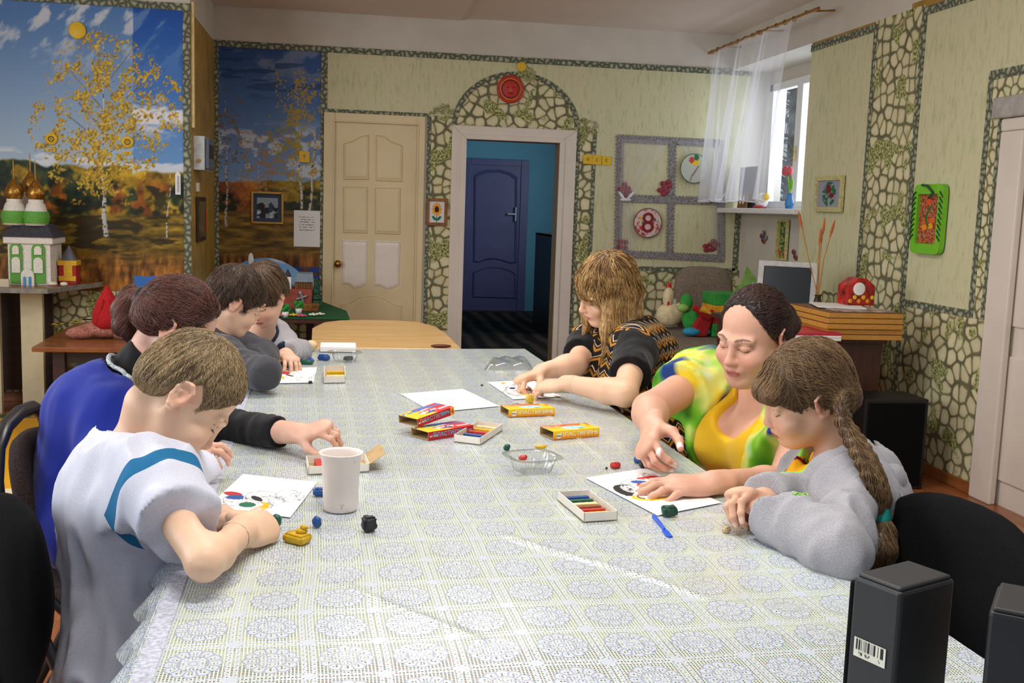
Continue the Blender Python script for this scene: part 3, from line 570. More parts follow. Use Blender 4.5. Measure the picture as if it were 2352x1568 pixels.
NU,NV=150,460; vs=[]
creases=[((1150,1225),(1660,1385),.0030),((1660,1385),(1990,1420),.0016),((770,1330),(1115,1485),.0028),((1175,1020),(900,900),.0012),((1440,1090),(1100,830),.0012)]
cr=[]
for a,b,hh in creases: cr.append((tb(*a),tb(*b),hh))
U,V=np.meshgrid(np.linspace(0,1,NU+1),np.linspace(0,1,NV+1)); 
nl,nr,fr,fl=[np.array(p) for p in (NL,NR,FR,FL)]
G=(nl*(1-U[...,None])+nr*U[...,None])*(1-V[...,None])+(fl*(1-U[...,None])+fr*U[...,None])*V[...,None]
Z=.7502+.0009*fb(G[...,0].ravel()*9,G[...,1].ravel()*9,3,3).reshape(U.shape)
for a,b,hh in cr:
    a=np.array(a)[:2];b=np.array(b)[:2]; d=b-a; L=np.linalg.norm(d); d/=L; q=G[...,:2]-a; s=q@d; w=np.abs(q@np.array([-d[1],d[0]])+.006*np.sin(s*16)); Z=Z+hh*np.exp(-(w/.0065)**2)*1.5*sstep(-.02,.05,s)*sstep(L+.02,L-.05,s)
G[...,2]=Z
ang=math.atan2(FL.x-NL.x,FL.y-NL.y); LC=thing('lace_tablecloth','pearly openwork lace oilcloth with rosettes covering the long work table','tablecloth',(0,0,0)); LC.rotation_euler=(0,0,-ang)
def sheet(name,A,parent,mat):
    nv,nu=A.shape[:2]; m=MB().add(A.reshape(-1,3),[(j*nu+i,j*nu+i+1,(j+1)*nu+i+1,(j+1)*nu+i) for j in range(nv-1) for i in range(nu-1)],True)
    o=m.build(name,mat); o.data.transform(WM(parent).inverted()); o.parent=parent; return o
def drop(edge,out,hang,n=9):
    L=[edge]
    for k in range(1,n+1):
        q=k/n; e=edge.copy(); ph=np.arange(len(e))*.35
        e[:,:2]+=np.array(out)[None]*(.012*min(1,q*4)+ .02*q)+np.array(out)[None]*(.012*q*np.sin(ph))[:,None]; e[:,2]=edge[:,2]-.004-hang*q; L.append(e)
    return np.stack(L)
sheet('cloth_top',G,LC,'lace'); sheet('side_drop',drop(G[:,-1],(1,0),.16),LC,'lace'); sheet('side_drop',drop(G[:,0],(-1,0),.035),LC,'lace'); sheet('end_drop',drop(G[-1],(0,1),.16),LC,'lace'); sheet('end_drop',drop(G[0],(0,-1),.16),LC,'lace')
e=G[:,0].copy(); bd=np.stack([e+np.array([.004,0,.0012]),e+np.array([.03,0,.0012])]); sheet('edge_trim',bd,LC,plain('lace_trim',(200,204,220),.35,var=.2,scale=160,bump=.6))
# ================================================================ CHAIRS
def superell(w,h,n,N=36): return [(math.copysign(abs(math.cos(a))**(2/n)*w,math.cos(a)),math.copysign(abs(math.sin(a))**(2/n)*h,math.sin(a))) for a in np.linspace(0,2*math.pi,N,endpoint=False)]
def padmesh(m,c,u,v,w,W,Hh,T,n=2.7,curve=.03):
    u,v,w=Vector(u),Vector(v),Vector(w); c=Vector(c); vs=[]; N=40; prof=[(0.0,1.0),(.55,1.0),(.85,.93),(.96,.72),(1.0,.35),(1.0,-.35),(.96,-.72),(.85,-.93),(.55,-1),(0.0,-1)]
    sh=superell(W,Hh,n,N)
    for s,tz in prof:
        for a,b in sh: vs.append(c+u*(a*s)+v*(b*s)+w*(T*tz+curve*(a*s/W)**2))
    k=len(prof); return m.add(vs,[(j*N+i,j*N+(i+1)%N,(j+1)*N+(i+1)%N,(j+1)*N+i) for j in range(k-1) for i in range(N)],True)
def make_chair(label,pad,loop=False,zs=1.0):
    C=thing('visitor_chair',label,'chair',group='visitor chairs around the long table')
    padmesh(MB(),(0,0,.44),(1,0,0),(0,1,0),(0,0,1),.225,.225,.03,3.2,.0).build('seat',pad,C)
    tl=Vector((-.16,0,1)).normalized()
    padmesh(MB(),(-.245,0,.70*zs),(0,1,0),tl,(1,0,.16),.20 if loop else .225,.165*zs,.022,2.6,.03).build('backrest',pad,C)
    for s in(-1,1):
        MB().tube([(.20,s*.23,.0),(.20,s*.23,.34),(.16,s*.235,.41),(-.12,s*.235,.41),(-.2,s*.24,.5),(-.25,s*.245,.64*zs)],.011,8).build('frame_tube','black_tube',C)
        MB().tube([(-.24,s*.23,0),(-.20,s*.23,.25),(-.12,s*.235,.41)],.011,8).build('leg','black_tube',C)
    if loop:
        P=[(-.25-.1*(z-.64),y,z) for y,z in [(.245,.60),(.25,.70),(.235,.80),(.19,.87),(.11,.905),(0,.915),(-.11,.905),(-.19,.87),(-.235,.80),(-.25,.70),(-.245,.60)]]; P=[(x,y,z*zs) for x,y,z in P]
        MB().tube(P,.017,10).build('back_loop','black_tube',C)
    MB().cyl((-.2,-.235,.2),(-.2,.235,.2),.009).build('crossbar','black_tube',C)
    return C
def putchair(c,x,y,rz): c.location=(x,y,0); c.rotation_euler=(0,0,rz)
chA=make_chair('black fabric visitor chair under the boy in the white shirt','black_fabric'); chB=make_chair('brown padded visitor chair with looped black tube back','brown_fabric',True,.90)
putchair(chA,-.27,1.66,.10); putchair(chB,-.46,2.56,.02)
c=dup(chA); c['label']='empty black fabric visitor chair pushed up beside the girl with the braid'; putchair(c,.80,1.555,3.20)
def make_stool(label,x,y):
    S=thing('stool',label,'stool',(x,y,0),group='stools along the long table'); padmesh(MB(),(x,y,.44),(1,0,0),(0,1,0),(0,0,1),.18,.18,.025,3,.0).build('seat','brown_fabric',S)
    for a_ in(-1,1):
        for b_ in(-1,1): MB().cyl((x+a_*.14,y+b_*.14,.42),(x+a_*.17,y+b_*.17,0),.012,n=8).build('leg','black_tube',S)
for lb,x,y in (('stool under the boy in the dark grey sweater',-.52,3.46),('stool under the child in the light grey hoodie',-.36,4.40),('stool under the woman in the zigzag dress',1.02,3.30),('stool under the woman in yellow',1.13,2.50),('stool under the girl with the braid',1.06,1.98)): make_stool(lb,x,y)
# ================================================================ SPEAKERS
plain('speaker_side',(14,17,22),.5,var=.06,scale=300,bump=.04); plain('speaker_top',(40,41,43),.55,var=.06,scale=250,bump=.05)
def speaker(lb,c,rz,w,d,h,sticker):
    S=thing('desktop_speaker',lb,'speaker',(c[0],c[1],.7515),rz,group='pair of desktop speakers'); o=MB().box(-w/2,w/2,-d/2,d/2,0,h-.004).build('cabinet','speaker_side',bevel=.004); o.parent=S
    o=MB().box(-w/2+.003,w/2-.003,-d/2+.003,d/2-.003,h-.005,h).build('top_panel','speaker_top',bevel=.003); o.parent=S
    o=MB().box(-w/2+.004,w/2-.004,d/2,d/2+.008,.01,h-.012).build('front_grille','black_fabric',bevel=.003); o.parent=S
    if sticker:
        st=panel('barcode_sticker',None,(-w/2-.0012,.022,.118),(0,-.040,0),(0,0,.021),120,12,lambda U,V:np.where(((V>.38)&(V<.92)&(U>.06)&(U<.94)&(vn(np.stack([U*46,U*0,U*0],1))>.5))[:,None],np.array([40,40,40])[None],np.array([222,218,204])[None])+np.where(((V<.30)&(V>.12)&(U>.1)&(U<.9)&(vn(np.stack([U*30,U*0+V*3,U*0+5],1))>.55))[:,None],-150,0),.0006); st.parent=S
    return S
speaker('black desktop speaker with a barcode sticker on its side',(.603,1.0),math.radians(24),.092,.060,.208,True)
speaker('black desktop speaker without a sticker beside the first one',(.697,.912),math.radians(-39),.08,.093,.208,False)
# ================================================================ SHEETS ON THE TABLE
def paper(lb,pts,paint,n=110,lift=.0012):
    p=[tb(a,b,ZT+.0025) for a,b in pts]; o=p[0]; u=((p[1]-p[0])+(p[2]-p[3]))/2; v=((p[3]-p[0])+(p[2]-p[1]))/2
    ob=panel('paper_sheet',None,o,u,v,n,n,lambda U,V:paint(*pxgrid(o,u,v,U,V)),.0006); ob.data.transform(Matrix.Translation((0,0,lift))); return tag(ob,lb,'paper')
def ell(x,y,cx,cy,rx,ry,rot=0):
    c,s=math.cos(rot),math.sin(rot); a=(x-cx)*c+(y-cy)*s; b=-(x-cx)*s+(y-cy)*c; return (a/rx)**2+(b/ry)**2
def base(x): return np.full((len(x),3),246.)
def paintin(c,m,col): c[m]=col; return c
def doodle(c,x,y,cx,cy,rx,ry,seed,th=.10,rings=((.9,.05),),col=(60,60,70)):
    e=ell(x,y,cx,cy,rx,ry); n=fb(x*.07,y*.13,seed,2); 
    m=((np.abs(n-.5)<th*.05)|(np.abs(n-.38)<th*.04)|(np.abs(e-.85)<.10*th))&(e<1); c[m]=col
    return c
def p_front(x,y):
    c=base(x); 
    for k,(cx,cy,rx,ry) in enumerate(((600,1140,40,12),(625,1150,30,12),(540,1150,30,14),(665,1140,35,14),(600,1162,30,8))): doodle(c,x,y,cx,cy,rx,ry,k*3.1,.35,col=(120,120,130))
    e=ell(x,y,535,1135,22,5,.1); c[e<1]=(178,42,44); e=ell(x,y,543,1143,24,5); c[(e<1)&(x<560)]=(38,84,150); e=ell(x,y,568,1160,20,6); c[e<1]=(30,110,80)
    e=ell(x,y,590,1146,14,5,.3); c[e<1]=(30,28,30); e=ell(x,y,606,1162,13,8); e2=ell(x,y,596,1158,8,5); c[(e<1)&(e2>1)]=(246,180,26); return c
def p_right(x,y):
    c=base(x); n=fb(x*.08,y*.15,3,2)*8
    for k,(cx,cy,rx,ry) in enumerate(((1448,1115,25,14),(1450,1133,22,8),(1490,1143,20,9),(1480,1095,16,8))): doodle(c,x,y,cx,cy,rx,ry,k*5.,.45,col=(50,50,56))
    e=ell(x,y,1437,1127,30,11,.25); e2=ell(x,y,1447,1122,24,9,.25); c[(e<1)&(e2>1)]=(34,32,34)
    e=ell(x,y,1486,1097,26,2.6,-.12); c[e<1]=(222,52,58); e=ell(x,y,1470,1108,22,3.5,.05); c[e<1]=(34,92,170); e=ell(x,y,1497,1108,20,2.6,-.35); c[e<1]=(226,52,58)
    e=ell(x,y,1472,1119,12,5,.7); c[e<1]=(214,56,36); e=ell(x,y,1485,1126,18,7); e2=ell(x,y,1487,1127,13,4.5); c[(e<1)&(e2>1)]=(244,160,20)
    e=ell(x,y,1500,1141,50,9,-.03); e2=ell(x,y,1500,1136,46,8,-.03); c[(e<1)&(e2>1)]=(250,196,10); e=ell(x,y,1484,1139,20,7); c[(np.abs(e-1)<.25)]=(60,60,60); return c
def p_blank(x,y): c=base(x); return doodle(c,x,y,1030,915,50,14,2.,.12,col=(190,190,196))
def p_e(x,y):
    c=base(x); doodle(c,x,y,1190,896,32,14,1.,.5,col=(90,80,90)); e=ell(x,y,1177,892,8,2.2); c[e<1]=(60,50,60); e=ell(x,y,1207,907,17,1.8); c[e<1]=(214,190,110); e=ell(x,y,1155,901,4,2); c[e<1]=(240,170,60); return c
def p_d(x,y):
    c=base(x); doodle(c,x,y,690,865,36,10,1.,.25,col=(120,110,120)); e=ell(x,y,655,857,12,3.2); c[e<1]=(196,44,44); e=ell(x,y,650,868,3,4); c[e<1]=(240,200,30); e=ell(x,y,666,863,9,1.4,.2); c[e<1]=(50,40,44); return c
paper('white sheet with plasticine hats and a moustache before the boy in white',((476,1166),(668,1207),(729,1108),(557,1103)),p_front)
paper('white sheet with a yellow and black plasticine head beneath the woman in yellow\'s hand',((1345,1098),(1515,1182),(1657,1155),(1487,1074)),p_right)
paper('blank white sheet lying in the middle of the table behind the red boxes',((920,905),(985,948),(1147,933),(1055,894)),p_blank,60)
paper('white sheet with faint drawing under the hands of the woman in the zigzag dress',((1120,878),(1165,919),(1290,911),(1212,874)),p_e,70)
paper('white sheet with a red plasticine patch beside the boy\'s dark grey sleeve',((610,881),(742,879),(728,844),(648,846)),p_d,70)
# ================================================================ PLASTICINE
PC=dict(green=(22,92,72),yellow=(216,176,28),blue=(28,82,152),black=(44,40,44),red=(196,48,44),darkgreen=(16,76,58),beige=(214,186,142),white=(232,226,204),grey=(96,110,118),brown=(150,82,42),cream=(242,224,170))
for k,c in PC.items(): plain('clay_'+k,c,.42,var=.10,scale=60,bump=.25)
def lump(name,lb,px,py,size,col,kind='ball',rz=0,z=ZT+.0015,group='plasticine lumps scattered on the table'):
    p=tb(px,py,z+.003); R=random.Random(int(px*7+py)); m=MB()
    if kind=='ball': m.ell((0,0,0),size,16,10); 
    else:
        a,b,c=size; n=5; 
        bmx=[(i/(n-1)*2-1) for i in range(n)]
        m.box(-a,a,-b,b,-c,c)
    me=m.mesh(name)
    if kind!='ball':
        bm=bmesh.new(); bm.from_mesh(me); bmesh.ops.bevel(bm,geom=list(bm.edges),offset=min(size)*.35,segments=2,affect='EDGES'); bmesh.ops.subdivide_edges(bm,edges=list(bm.edges),cuts=2,use_grid_fill=True); bm.to_mesh(me); bm.free()
    co=np.array([v.co for v in me.vertices],np.float32); s=min(size); o1=vn(co/s*1.1+R.uniform(0,50))-.5; o2=vn(co/s*2.3+R.uniform(0,50))-.5
    nn=co/np.maximum(np.linalg.norm(co,axis=1),1e-6)[:,None]; co=co+nn*((o1*.9+o2*.4)*s*.55)[:,None]; co[:,2]-=co[:,2].min()
    me.vertices.foreach_set('co',co.ravel()); me.polygons.foreach_set('use_smooth',[True]*len(me.polygons)); me.materials.append(MATS['clay_'+col]); o=bpy.data.objects.new(name,me); COL.objects.link(o); o.location=(p.x,p.y,z); o.rotation_euler=(0,0,rz)
    return tag(o,lb,'plasticine',group)
lump('plasticine_lump','crumpled dark green plasticine lump on the corner of the hat drawing',633,1208,(.011,.010,.012),'green')
lump('plasticine_crumb','tiny yellow plasticine crumb beside the boy in white\'s fist',626,1226,(.006,.005,.004),'yellow')
lump('plasticine_lump','blue plasticine ball between the paper and the white cup',727,1208,(.0085,.008,.0105),'blue')
lump('plasticine_lump','ribbed black plasticine chunk to the right of the white cup',848,1216,(.012,.010,.013),'black','box',.3)
lump('plasticine_bar','blue plasticine block half hidden behind the white cup',740,1136,(.017,.008,.008),'blue','box',.1)
Bd=lump('plasticine_bar','yellow plasticine bar with a small bird figure on top',683,1241,(.022,.014,.0075),'yellow','box',-.75)
Bd.name='plasticine_bar'; p=Vector(Bd.location); m=MB().ell((p.x+.007,p.y+.004,p.z+.0185),(.0105,.0085,.006),12,8).ell((p.x+.010,p.y+.003,p.z+.0255),(.006,.006,.005),10,7).cyl((p.x+.014,p.y+.001,p.z+.026),(p.x+.021,p.y-.003,p.z+.026),.0035,.0008,8); b=m.build('bird_figure','clay_yellow'); put(b,Bd)
lump('plasticine_lump','blue plasticine chunk beside the woman in yellow\'s paper',1469,1060,(.013,.009,.007),'blue','box',-.4)
lump('plasticine_lump','black plasticine chunk pressed against the blue chunk',1480,1072,(.011,.008,.007),'black','box',.3)
lump('plasticine_lump','red plasticine chunk beside the upper edge of the woman in yellow\'s paper',1413,1072,(.011,.008,.007),'red','box',.2)
lump('plasticine_crumb','tiny dark plasticine crumb beside the red chunk',1393,1075,(.0032,.003,.003),'black')
lump('plasticine_lump','dark green plasticine lump on the edge of the woman in yellow\'s paper',1537,1182,(.014,.011,.009),'darkgreen','box',.2)
lump('plasticine_lump','small beige plasticine cube beside the girl\'s sleeve',1668,1219,(.007,.006,.005),'beige','box',.5)
lump('plasticine_lump','yellow-olive plasticine ball before the zigzag dress woman\'s paper',1217,925,(.013,.012,.014),'yellow')
lump('plasticine_lump','flat grey plasticine piece behind the upper orange box',1187,932,(.016,.010,.005),'grey')
lump('plasticine_crumb','tiny black crumb by the blank sheet and the zigzag dress woman\'s paper',1107,884,(.005,.004,.003),'black')
lump('plasticine_crumb','small yellow crumb at the corner of the zigzag dress woman\'s paper',1155,880,(.007,.005,.003),'yellow')
lump('plasticine_lump','long green plasticine piece beside the light grey hoodie sleeve',700,834,(.030,.012,.007),'green','box',-.2)
lump('plasticine_lump','blue plasticine block lying near the far clear tray',744,825,(.020,.014,.010),'blue','box',-.5)
lump('plasticine_crumb','small black crumb on the red-patch drawing\'s edge',713,878,(.007,.006,.005),'black')
lump('plasticine_crumb','flat red crumb at the edge of the dark sleeve',620,884,(.010,.006,.004),'red')
# modelling knives
plain('tool_blue',(26,86,214),.35,var=.03)
def knife(lb,a,b,w):
    p,q=tb(*a,ZT+.003),tb(*b,ZT+.003); d=(q-p); L=d.length; d.normalize(); n=Vector((-d.y,d.x,0)); K=thing('modelling_knife',lb,'modelling tool',p,group='blue modelling knives')
    MB().prism([(0,-.6*w),(0,.6*w),(L*.05,.8*w),(L*.68,.45*w),(L*.68,-.45*w),(L*.05,-.8*w)],p-Vector((0,0,.002)),d,n,(0,0,.005)).build('handle','tool_blue',K,.001)
    MB().prism([(L*.68,-.45*w),(L*.70,-w),(L*.95,-1.15*w),(L,-.5*w),(L,.9*w),(L*.72,w),(L*.68,.45*w)],p-Vector((0,0,.002)),d,n,(0,0,.0028)).build('blade','tool_blue',K)
knife('bright blue plastic modelling knife beside the dark green lump',(1501,1185),(1539,1232),.0055); knife('small blue modelling knife near the light grey hoodie sleeve',(705,812),(718,828),.008)
# ================================================================ PLASTICINE BOXES
for k,c in dict(box_orange=(242,140,24),box_yellow=(248,206,30),box_red=(188,38,44),box_redlight=(222,60,40),print_white=(250,244,226),print_blue=(120,180,214),print_dark=(40,60,110)).items(): plain(k,c,.45,var=.03)
def sleeve(lb,BL,BR,TLb,style,extraz=0,tilt=None):
    """sleeve box: front bottom-left and right px, back-left top px; stands on table"""
    h=.021; p=tb(*BL,ZT+.002+extraz); q=tb(*BR,ZT+.002+extraz); b=tb(*TLb,ZT+.002+h+extraz); u=(q-p); L=u.length; u.normalize(); n=Vector((-u.y,u.x,0)); D=max(.07,min(.11,abs((b-p).dot(n)))); z=Vector((0,0,1))
    S=thing('plasticine_box',lb,'box',(0,0,0),group='printed plasticine box sleeves')
    T=.0012
    m=MB().prism([(0,0),(L,0),(L,D),(0,D)],p,u,n,(0,0,T)).prism([(0,0),(L,0),(L,D),(0,D)],p+z*(h-T),u,n,(0,0,T)).prism([(0,0),(L,0),(L,T),(0,T)],p,u,n,(0,0,h)).prism([(0,D-T),(L,D-T),(L,D),(0,D)],p,u,n,(0,0,h)); m.build('sleeve','cardboard',S)
    def ftop(U,V):
        if style=='orange':
            c=np.array([246,196,30])[None]+0*U[:,None]*np.ones((1,3)); c=blend(c,(240,120,26),sstep(.45,.75,V)); c=blend(c,(232,80,30),((V>.7)&(fb(U*14,V*20,3,2)>.5)).astype(float)*.8)
            e=((U-.55)/.25)**2+((V-.42)/.28)**2; c=blend(c,(150,206,224),(e<1).astype(float)); c=blend(c,(206,220,226),((e<1)&(fb(U*9,V*9,5,3)>.5)).astype(float)); c=blend(c,(80,160,90),((e<1)&(V<.3)&(U>.6)).astype(float)); e=((U-.87)/.06)**2+((V-.75)/.18)**2; c=blend(c,(250,210,60),((e<1)).astype(float)); c=blend(c,(255,240,220),((V>.62)&(V<.9)&(U<.4)&(np.abs(np.sin(U*60))*(fb(U*40,V*30,8,2))>.36)).astype(float)*.7)
        else:
            c=np.array([244,196,30])[None]+0*U[:,None]*np.ones((1,3)); c=blend(c,(206,40,44),sstep(.42,.5,U+.25*V-.1)); e=((U-.5)/.22)**2+((V-.45)/.3)**2; c=blend(c,(70,80,160),((e<1)&(fb(U*9,V*9,2,3)>.47)).astype(float)); c=blend(c,(250,240,230),((e<1)&(fb(U*9,V*9,6,3)>.55)).astype(float)); c=blend(c,(60,120,190),((V>.65)&(fb(U*12,V*9,4,2)>.55)).astype(float)); c=blend(c,(240,180,190),((U>.72)&(V>.2)&(V<.4)).astype(float))
        return c
    panel('top_print',S,p+z*(h+.0003),u*L,n*D,60,40,ftop,.0004)
    def fside(U,V): 
        c=np.array([246,150,26])[None]+0*U[:,None]*np.ones((1,3)) if style=='orange' else np.array([190,36,44])[None]+0*U[:,None]*np.ones((1,3))
        if style=='orange': c=blend(c,(248,204,30),sstep(.2,.75,V)); e=((U-.12)/.055)**2+((V-.42)/.3)**2; c=blend(c,(250,240,220),(e<1).astype(float))
        return c
    panel('side_print',S,p-n*.0003,u*L,z*h,60,14,fside,.0004)
    o=p-n*.0008
    if style=='orange': text('lettering','ПЛАСТИЛИН',S,o+u*(L*.53)+z*(h*.52),u,z,.0165,'print_white'); text('lettering','6',S,o+u*(L*.94)+z*(h*.55),u,z,.018,'print_white'); text('lettering','гамма',S,o+u*(L*.12)+z*(h*.43),u,z,.005,'print_dark')
    else: text('lettering','ПЛАСТИЛИН',S,o+u*(L*.45)+z*(h*.52),u,z,.016,'print_blue'); text('lettering','арт. 10070',S,o+u*(L*.12)+z*(h*.45),u,z,.006,'print_white'); text('lettering','Modelling clay',S,o+u*(L*.81)+z*(h*.6),u,z,.0085,'print_blue')
    return S,p,u,n,L,D
def zR(i,x,y,s=4.127,ox=900,oy=860): return (ox+x/s,oy+y/s)
sleeve('orange and yellow printed plasticine sleeve near the zigzag dress woman\'s sheet',zR(0,1105,402),zR(0,1543,385),zR(0,1040,312),'orange')
sleeve('orange and yellow printed plasticine sleeve beside the clear clay tray',zR(0,1530,618),zR(0,1965,580),zR(0,1410,515),'orange')
S1,p,u,n,L,D=sleeve('red printed plasticine sleeve lying flat under another red sleeve',zR(0,345,625),zR(0,770,555),zR(0,185,530),'red')
S2,p,u,n,L,D=sleeve('red printed plasticine sleeve with a yellow end leaning on the flat red one',zR(0,345,625),zR(0,715,560),zR(0,185,530),'red')
y6=MB().prism([(L*.90,-.0012),(L*1.0,-.0012),(L*1.0,0),(L*.90,0)],p,u,n,(0,0,.0215)).build('yellow_end','box_yellow',S2); text('lettering','6',S2,p-n*.0018+u*(L*.95)+Vector((0,0,.011)),u,(0,0,1),.019,'box_red')
rot=Matrix.Rotation(math.radians(4),4,'Z')@Matrix.Rotation(-math.radians(7),4,n); S2.matrix_world=Matrix.Translation(p+n*.055+u*.012+Vector((0,0,.0232)))@rot@Matrix.Translation(-p)
# open trays with plasticine sticks
def tray(lb,c,back=True,sticks=(),h=.018,flap=None,gap=True):
    """c: px of the four bottom corners (near-left, near-right, far-right, far-left)"""
    P=[tb(*q,ZT+.002) for q in c]; o=P[0]; u=((P[1]-P[0])+(P[2]-P[3]))/2; v=((P[3]-P[0])+(P[2]-P[1]))/2; U,V=u.length,v.length; u.normalize(); v.normalize(); z=Vector((0,0,1))
    T=thing('plasticine_tray',lb,'box',(o.x,o.y,ZT+.002),group='open white card trays'); w=.0016
    MB().prism([(0,0),(U,0),(U,V),(0,V)],o,u,v,z*w).build('base','cardboard',T)
    for q in ([(0,0),(U,0),(U,w),(0,w)],[(0,V-w),(U,V-w),(U,V),(0,V)],[(0,0),(w,0),(w,V),(0,V)],[(U-w,0),(U,0),(U,V),(U-w,V)]): MB().prism(q,o,u,v,z*h).build('wall','box_white',T)
    if flap:
        f=flap; MB().prism([(0,0),(1,0),(1,1),(0,1)],o+u*(U if f>0 else 0)+z*h*.9,v*V,Vector(u*(.035*f))+z*(.022 if f>0 else -.012),z*.0012).build('flap','cardboard',T)
    for col,t0,wd,ln,lbl in sticks:
        if V>=U: c0=o+v*(V*t0)+u*(U*.12); a,b=u,v; LL=U*ln
        else: c0=o+u*(U*t0)+v*(V*.1); a,b=v,u; LL=V*ln
        m=MB(); n=7; poly=[]
        for i in range(n+1): poly.append((LL*i/n,-wd/2*(1 if i%2 else .86)))
        for i in range(n,-1,-1): poly.append((LL*i/n,wd/2*(1 if (i+1)%2 else .84)))
        m.prism(poly,c0+z*(w+.0002),a,b,z*.011); s=m.build('plasticine_stick','clay_'+col,bevel=.0015); tag(s,lbl,'plasticine','plasticine sticks in the trays')
    return T
tray('open white tray of six coloured sticks beside the woman in yellow\'s paper',((1341,1199),(1416,1194),(1353,1144),(1279,1148)),sticks=[(k,t_,.013,.72,'%s plasticine stick in the tray near the woman in yellow\'s paper'%k) for k,t_ in (('yellow',.12),('red',.26),('brown',.40),('cream',.53),('green',.69),('blue',.84))])
tray('open white tray of sticks leaning by the red printed sleeves',((1042,1014),(1103,1021),(1154,988),(1096,981)),sticks=[(k,t_,.014,.75,'%s plasticine stick in the tray by the red sleeves'%k) for k,t_ in (('green',.10),('blue',.28),('red',.48),('yellow',.66),('cream',.84))])
tray('open white tray with one red stick behind the white cup',((708,1090),(845,1080),(838,1058),(700,1062)),sticks=[('red',.2,.018,.8,'dark red plasticine bar lying in the tray behind the white cup')],flap=1)
tray('small white tray with a yellow stick by the red-patch drawing',((743,880),(794,879),(792,853),(746,854)),sticks=[('cream',.35,.02,.85,'cream plasticine stick in the tray by the red-patch drawing'),('yellow',.7,.02,.85,'yellow plasticine stick in the tray by the red-patch drawing')],h=.022)
# ================================================================ CUP AND CLEAR TRAYS
t=NT('cup_plastic'); n=t.noise(t.scale(t.pos(True),(1,1,.45)),95,3); n2=t.noise(t.pos(True),16,2)
t.set(t.b.inputs['Base Color'],t.mix(t.math('MULTIPLY',AND(gt(n,.66),gt(n2,.47)),.45),lin((238,228,222)),lin((188,120,112)))); t.b.inputs['Subsurface Weight'].default_value=.25; t.b.inputs['Subsurface Radius'].default_value=(.01,.01,.01); fin(t,'cup_plastic',.35,0,.5)
cp=tb(782,1172); CUP=thing('plastic_cup','white stained plastic cup standing on the tablecloth','cup',(cp.x,cp.y,ZT+.003)); S=cp.y and (Vector((cp.x,cp.y,ZT))-EYE).dot(CF)/F
rt,rb,hh=47*S,38.5*S,134*S
o=MB().lathe([(.001,.0),(rb*.94,.0),(rb,.004),(rb*1.03,hh*.12),(rt*.93,hh*.86),(rt*.955,hh*.865),(rt*.97,hh*.97),(rt*1.07,hh*.985),(rt*1.08,hh),(rt*.98,hh),(rt*.94,hh*.96),(rt*.90,hh*.85),(rb*.95,.01),(.001,.006)],(0,0,0),48).build('cup_body','cup_plastic'); o.parent=CUP
t=NT('clear_plastic'); tr=t.node('ShaderNodeBsdfTransparent',i_Color=(.93,.94,.95,1)); gl=t.node('ShaderNodeBsdfGlossy',i_Roughness=.06); lwn=t.node('ShaderNodeLayerWeight',i_Blend=.35); mx=t.node('ShaderNodeMixShader'); t.set(mx.inputs[0],t.math('MULTIPLY_ADD',lwn.outputs[1],.6,.05)); t.t.links.new(tr.outputs[0],mx.inputs[1]); t.t.links.new(gl.outputs[0],mx.inputs[2]); t.t.links.new(mx.outputs[0],t.out.inputs[0]); MATS['clear_plastic']=t.m
def clear_tray(lb,px,py,w,rz,h=.036,n=64):
    c=tb(px,py,ZT+.0025); T=thing('clear_tray',lb,'plastic tray',(c.x,c.y,ZT+.0025),rz,group='clear plastic trays'); vs=[]
    prof=[(.0,.0,0),(.55,.0,0),(.60,.003,1),(.68,.5*h,1),(.76,h*.97,0),(.80,h,0),(1.0,h,0),(1.0,h-.003,0)]
    for s,z,rib in prof:
        for i in range(n):
            a=2*math.pi*i/n; k=3.4; ca,sa=math.cos(a),math.sin(a); x=math.copysign(abs(ca)**(2/k),ca); y=math.copysign(abs(sa)**(2/k),sa); rr=s*w/2*(1+(.03*rib*(1 if i%2 else -1))); vs.append((x*rr,y*rr,z))
    o=MB().add(vs,[(j*n+i,j*n+(i+1)%n,(j+1)*n+(i+1)%n,(j+1)*n+i) for j in range(len(prof)-1) for i in range(n)],False).build('tray_body','clear_plastic'); o.parent=T; return T,c
TR,c=clear_tray('clear ribbed plastic tray with clay bits on its rim in the middle of the table',1222,1082,.125,.25)
for lb,dx,dy,col,sz in (('dark green clay bit on the clear tray\'s rim',-.052,.042,'darkgreen',(.008,.007,.009)),('crumpled yellow clay bit on the clear tray\'s rim',.030,.062,'yellow',(.015,.007,.005)),('crumpled red clay bit on the clear tray\'s rim',-.03,-.046,'red',(.010,.008,.007))):
    o=lump('plasticine_bit',lb,1222,1082,sz,col,'ball',0,ZT+.0025+.0365,'clay bits on the clear tray'); o.location=(c.x+dx,c.y+dy,ZT+.0025+.0365)
clear_tray('clear ribbed plastic tray near the far edge of the cloth',792,830,.125,.1); lump('plasticine_lump','black clay piece inside the far clear tray',800,826,(.016,.010,.008),'black','box',.6,ZT+.004)
# flat clear film lid near the zigzag dress woman
lp=[tb(*q,ZT+.002) for q in ((1110,850),(1225,850),(1215,826),(1125,828))]; vs=[];nu,nv=16,8
for j in range(nv+1):
    for i in range(nu+1):
        s,q=i/nu,j/nv; p=lp[0].lerp(lp[1],s).lerp(lp[3].lerp(lp[2],s),q); e=min(s,1-s,q,1-q); vs.append((p.x,p.y,ZT+.003+.022*min(1,e*7)*(.7+.4*math.sin(s*9+q*5)**2)))
tag(MB().add(vs,[(j*(nu+1)+i,j*(nu+1)+i+1,(j+1)*(nu+1)+i+1,(j+1)*(nu+1)+i) for j in range(nv) for i in range(nu)],True).build('plastic_film','clear_plastic'),'crumpled clear plastic lid by the zigzag dress woman\'s hand','plastic lid')
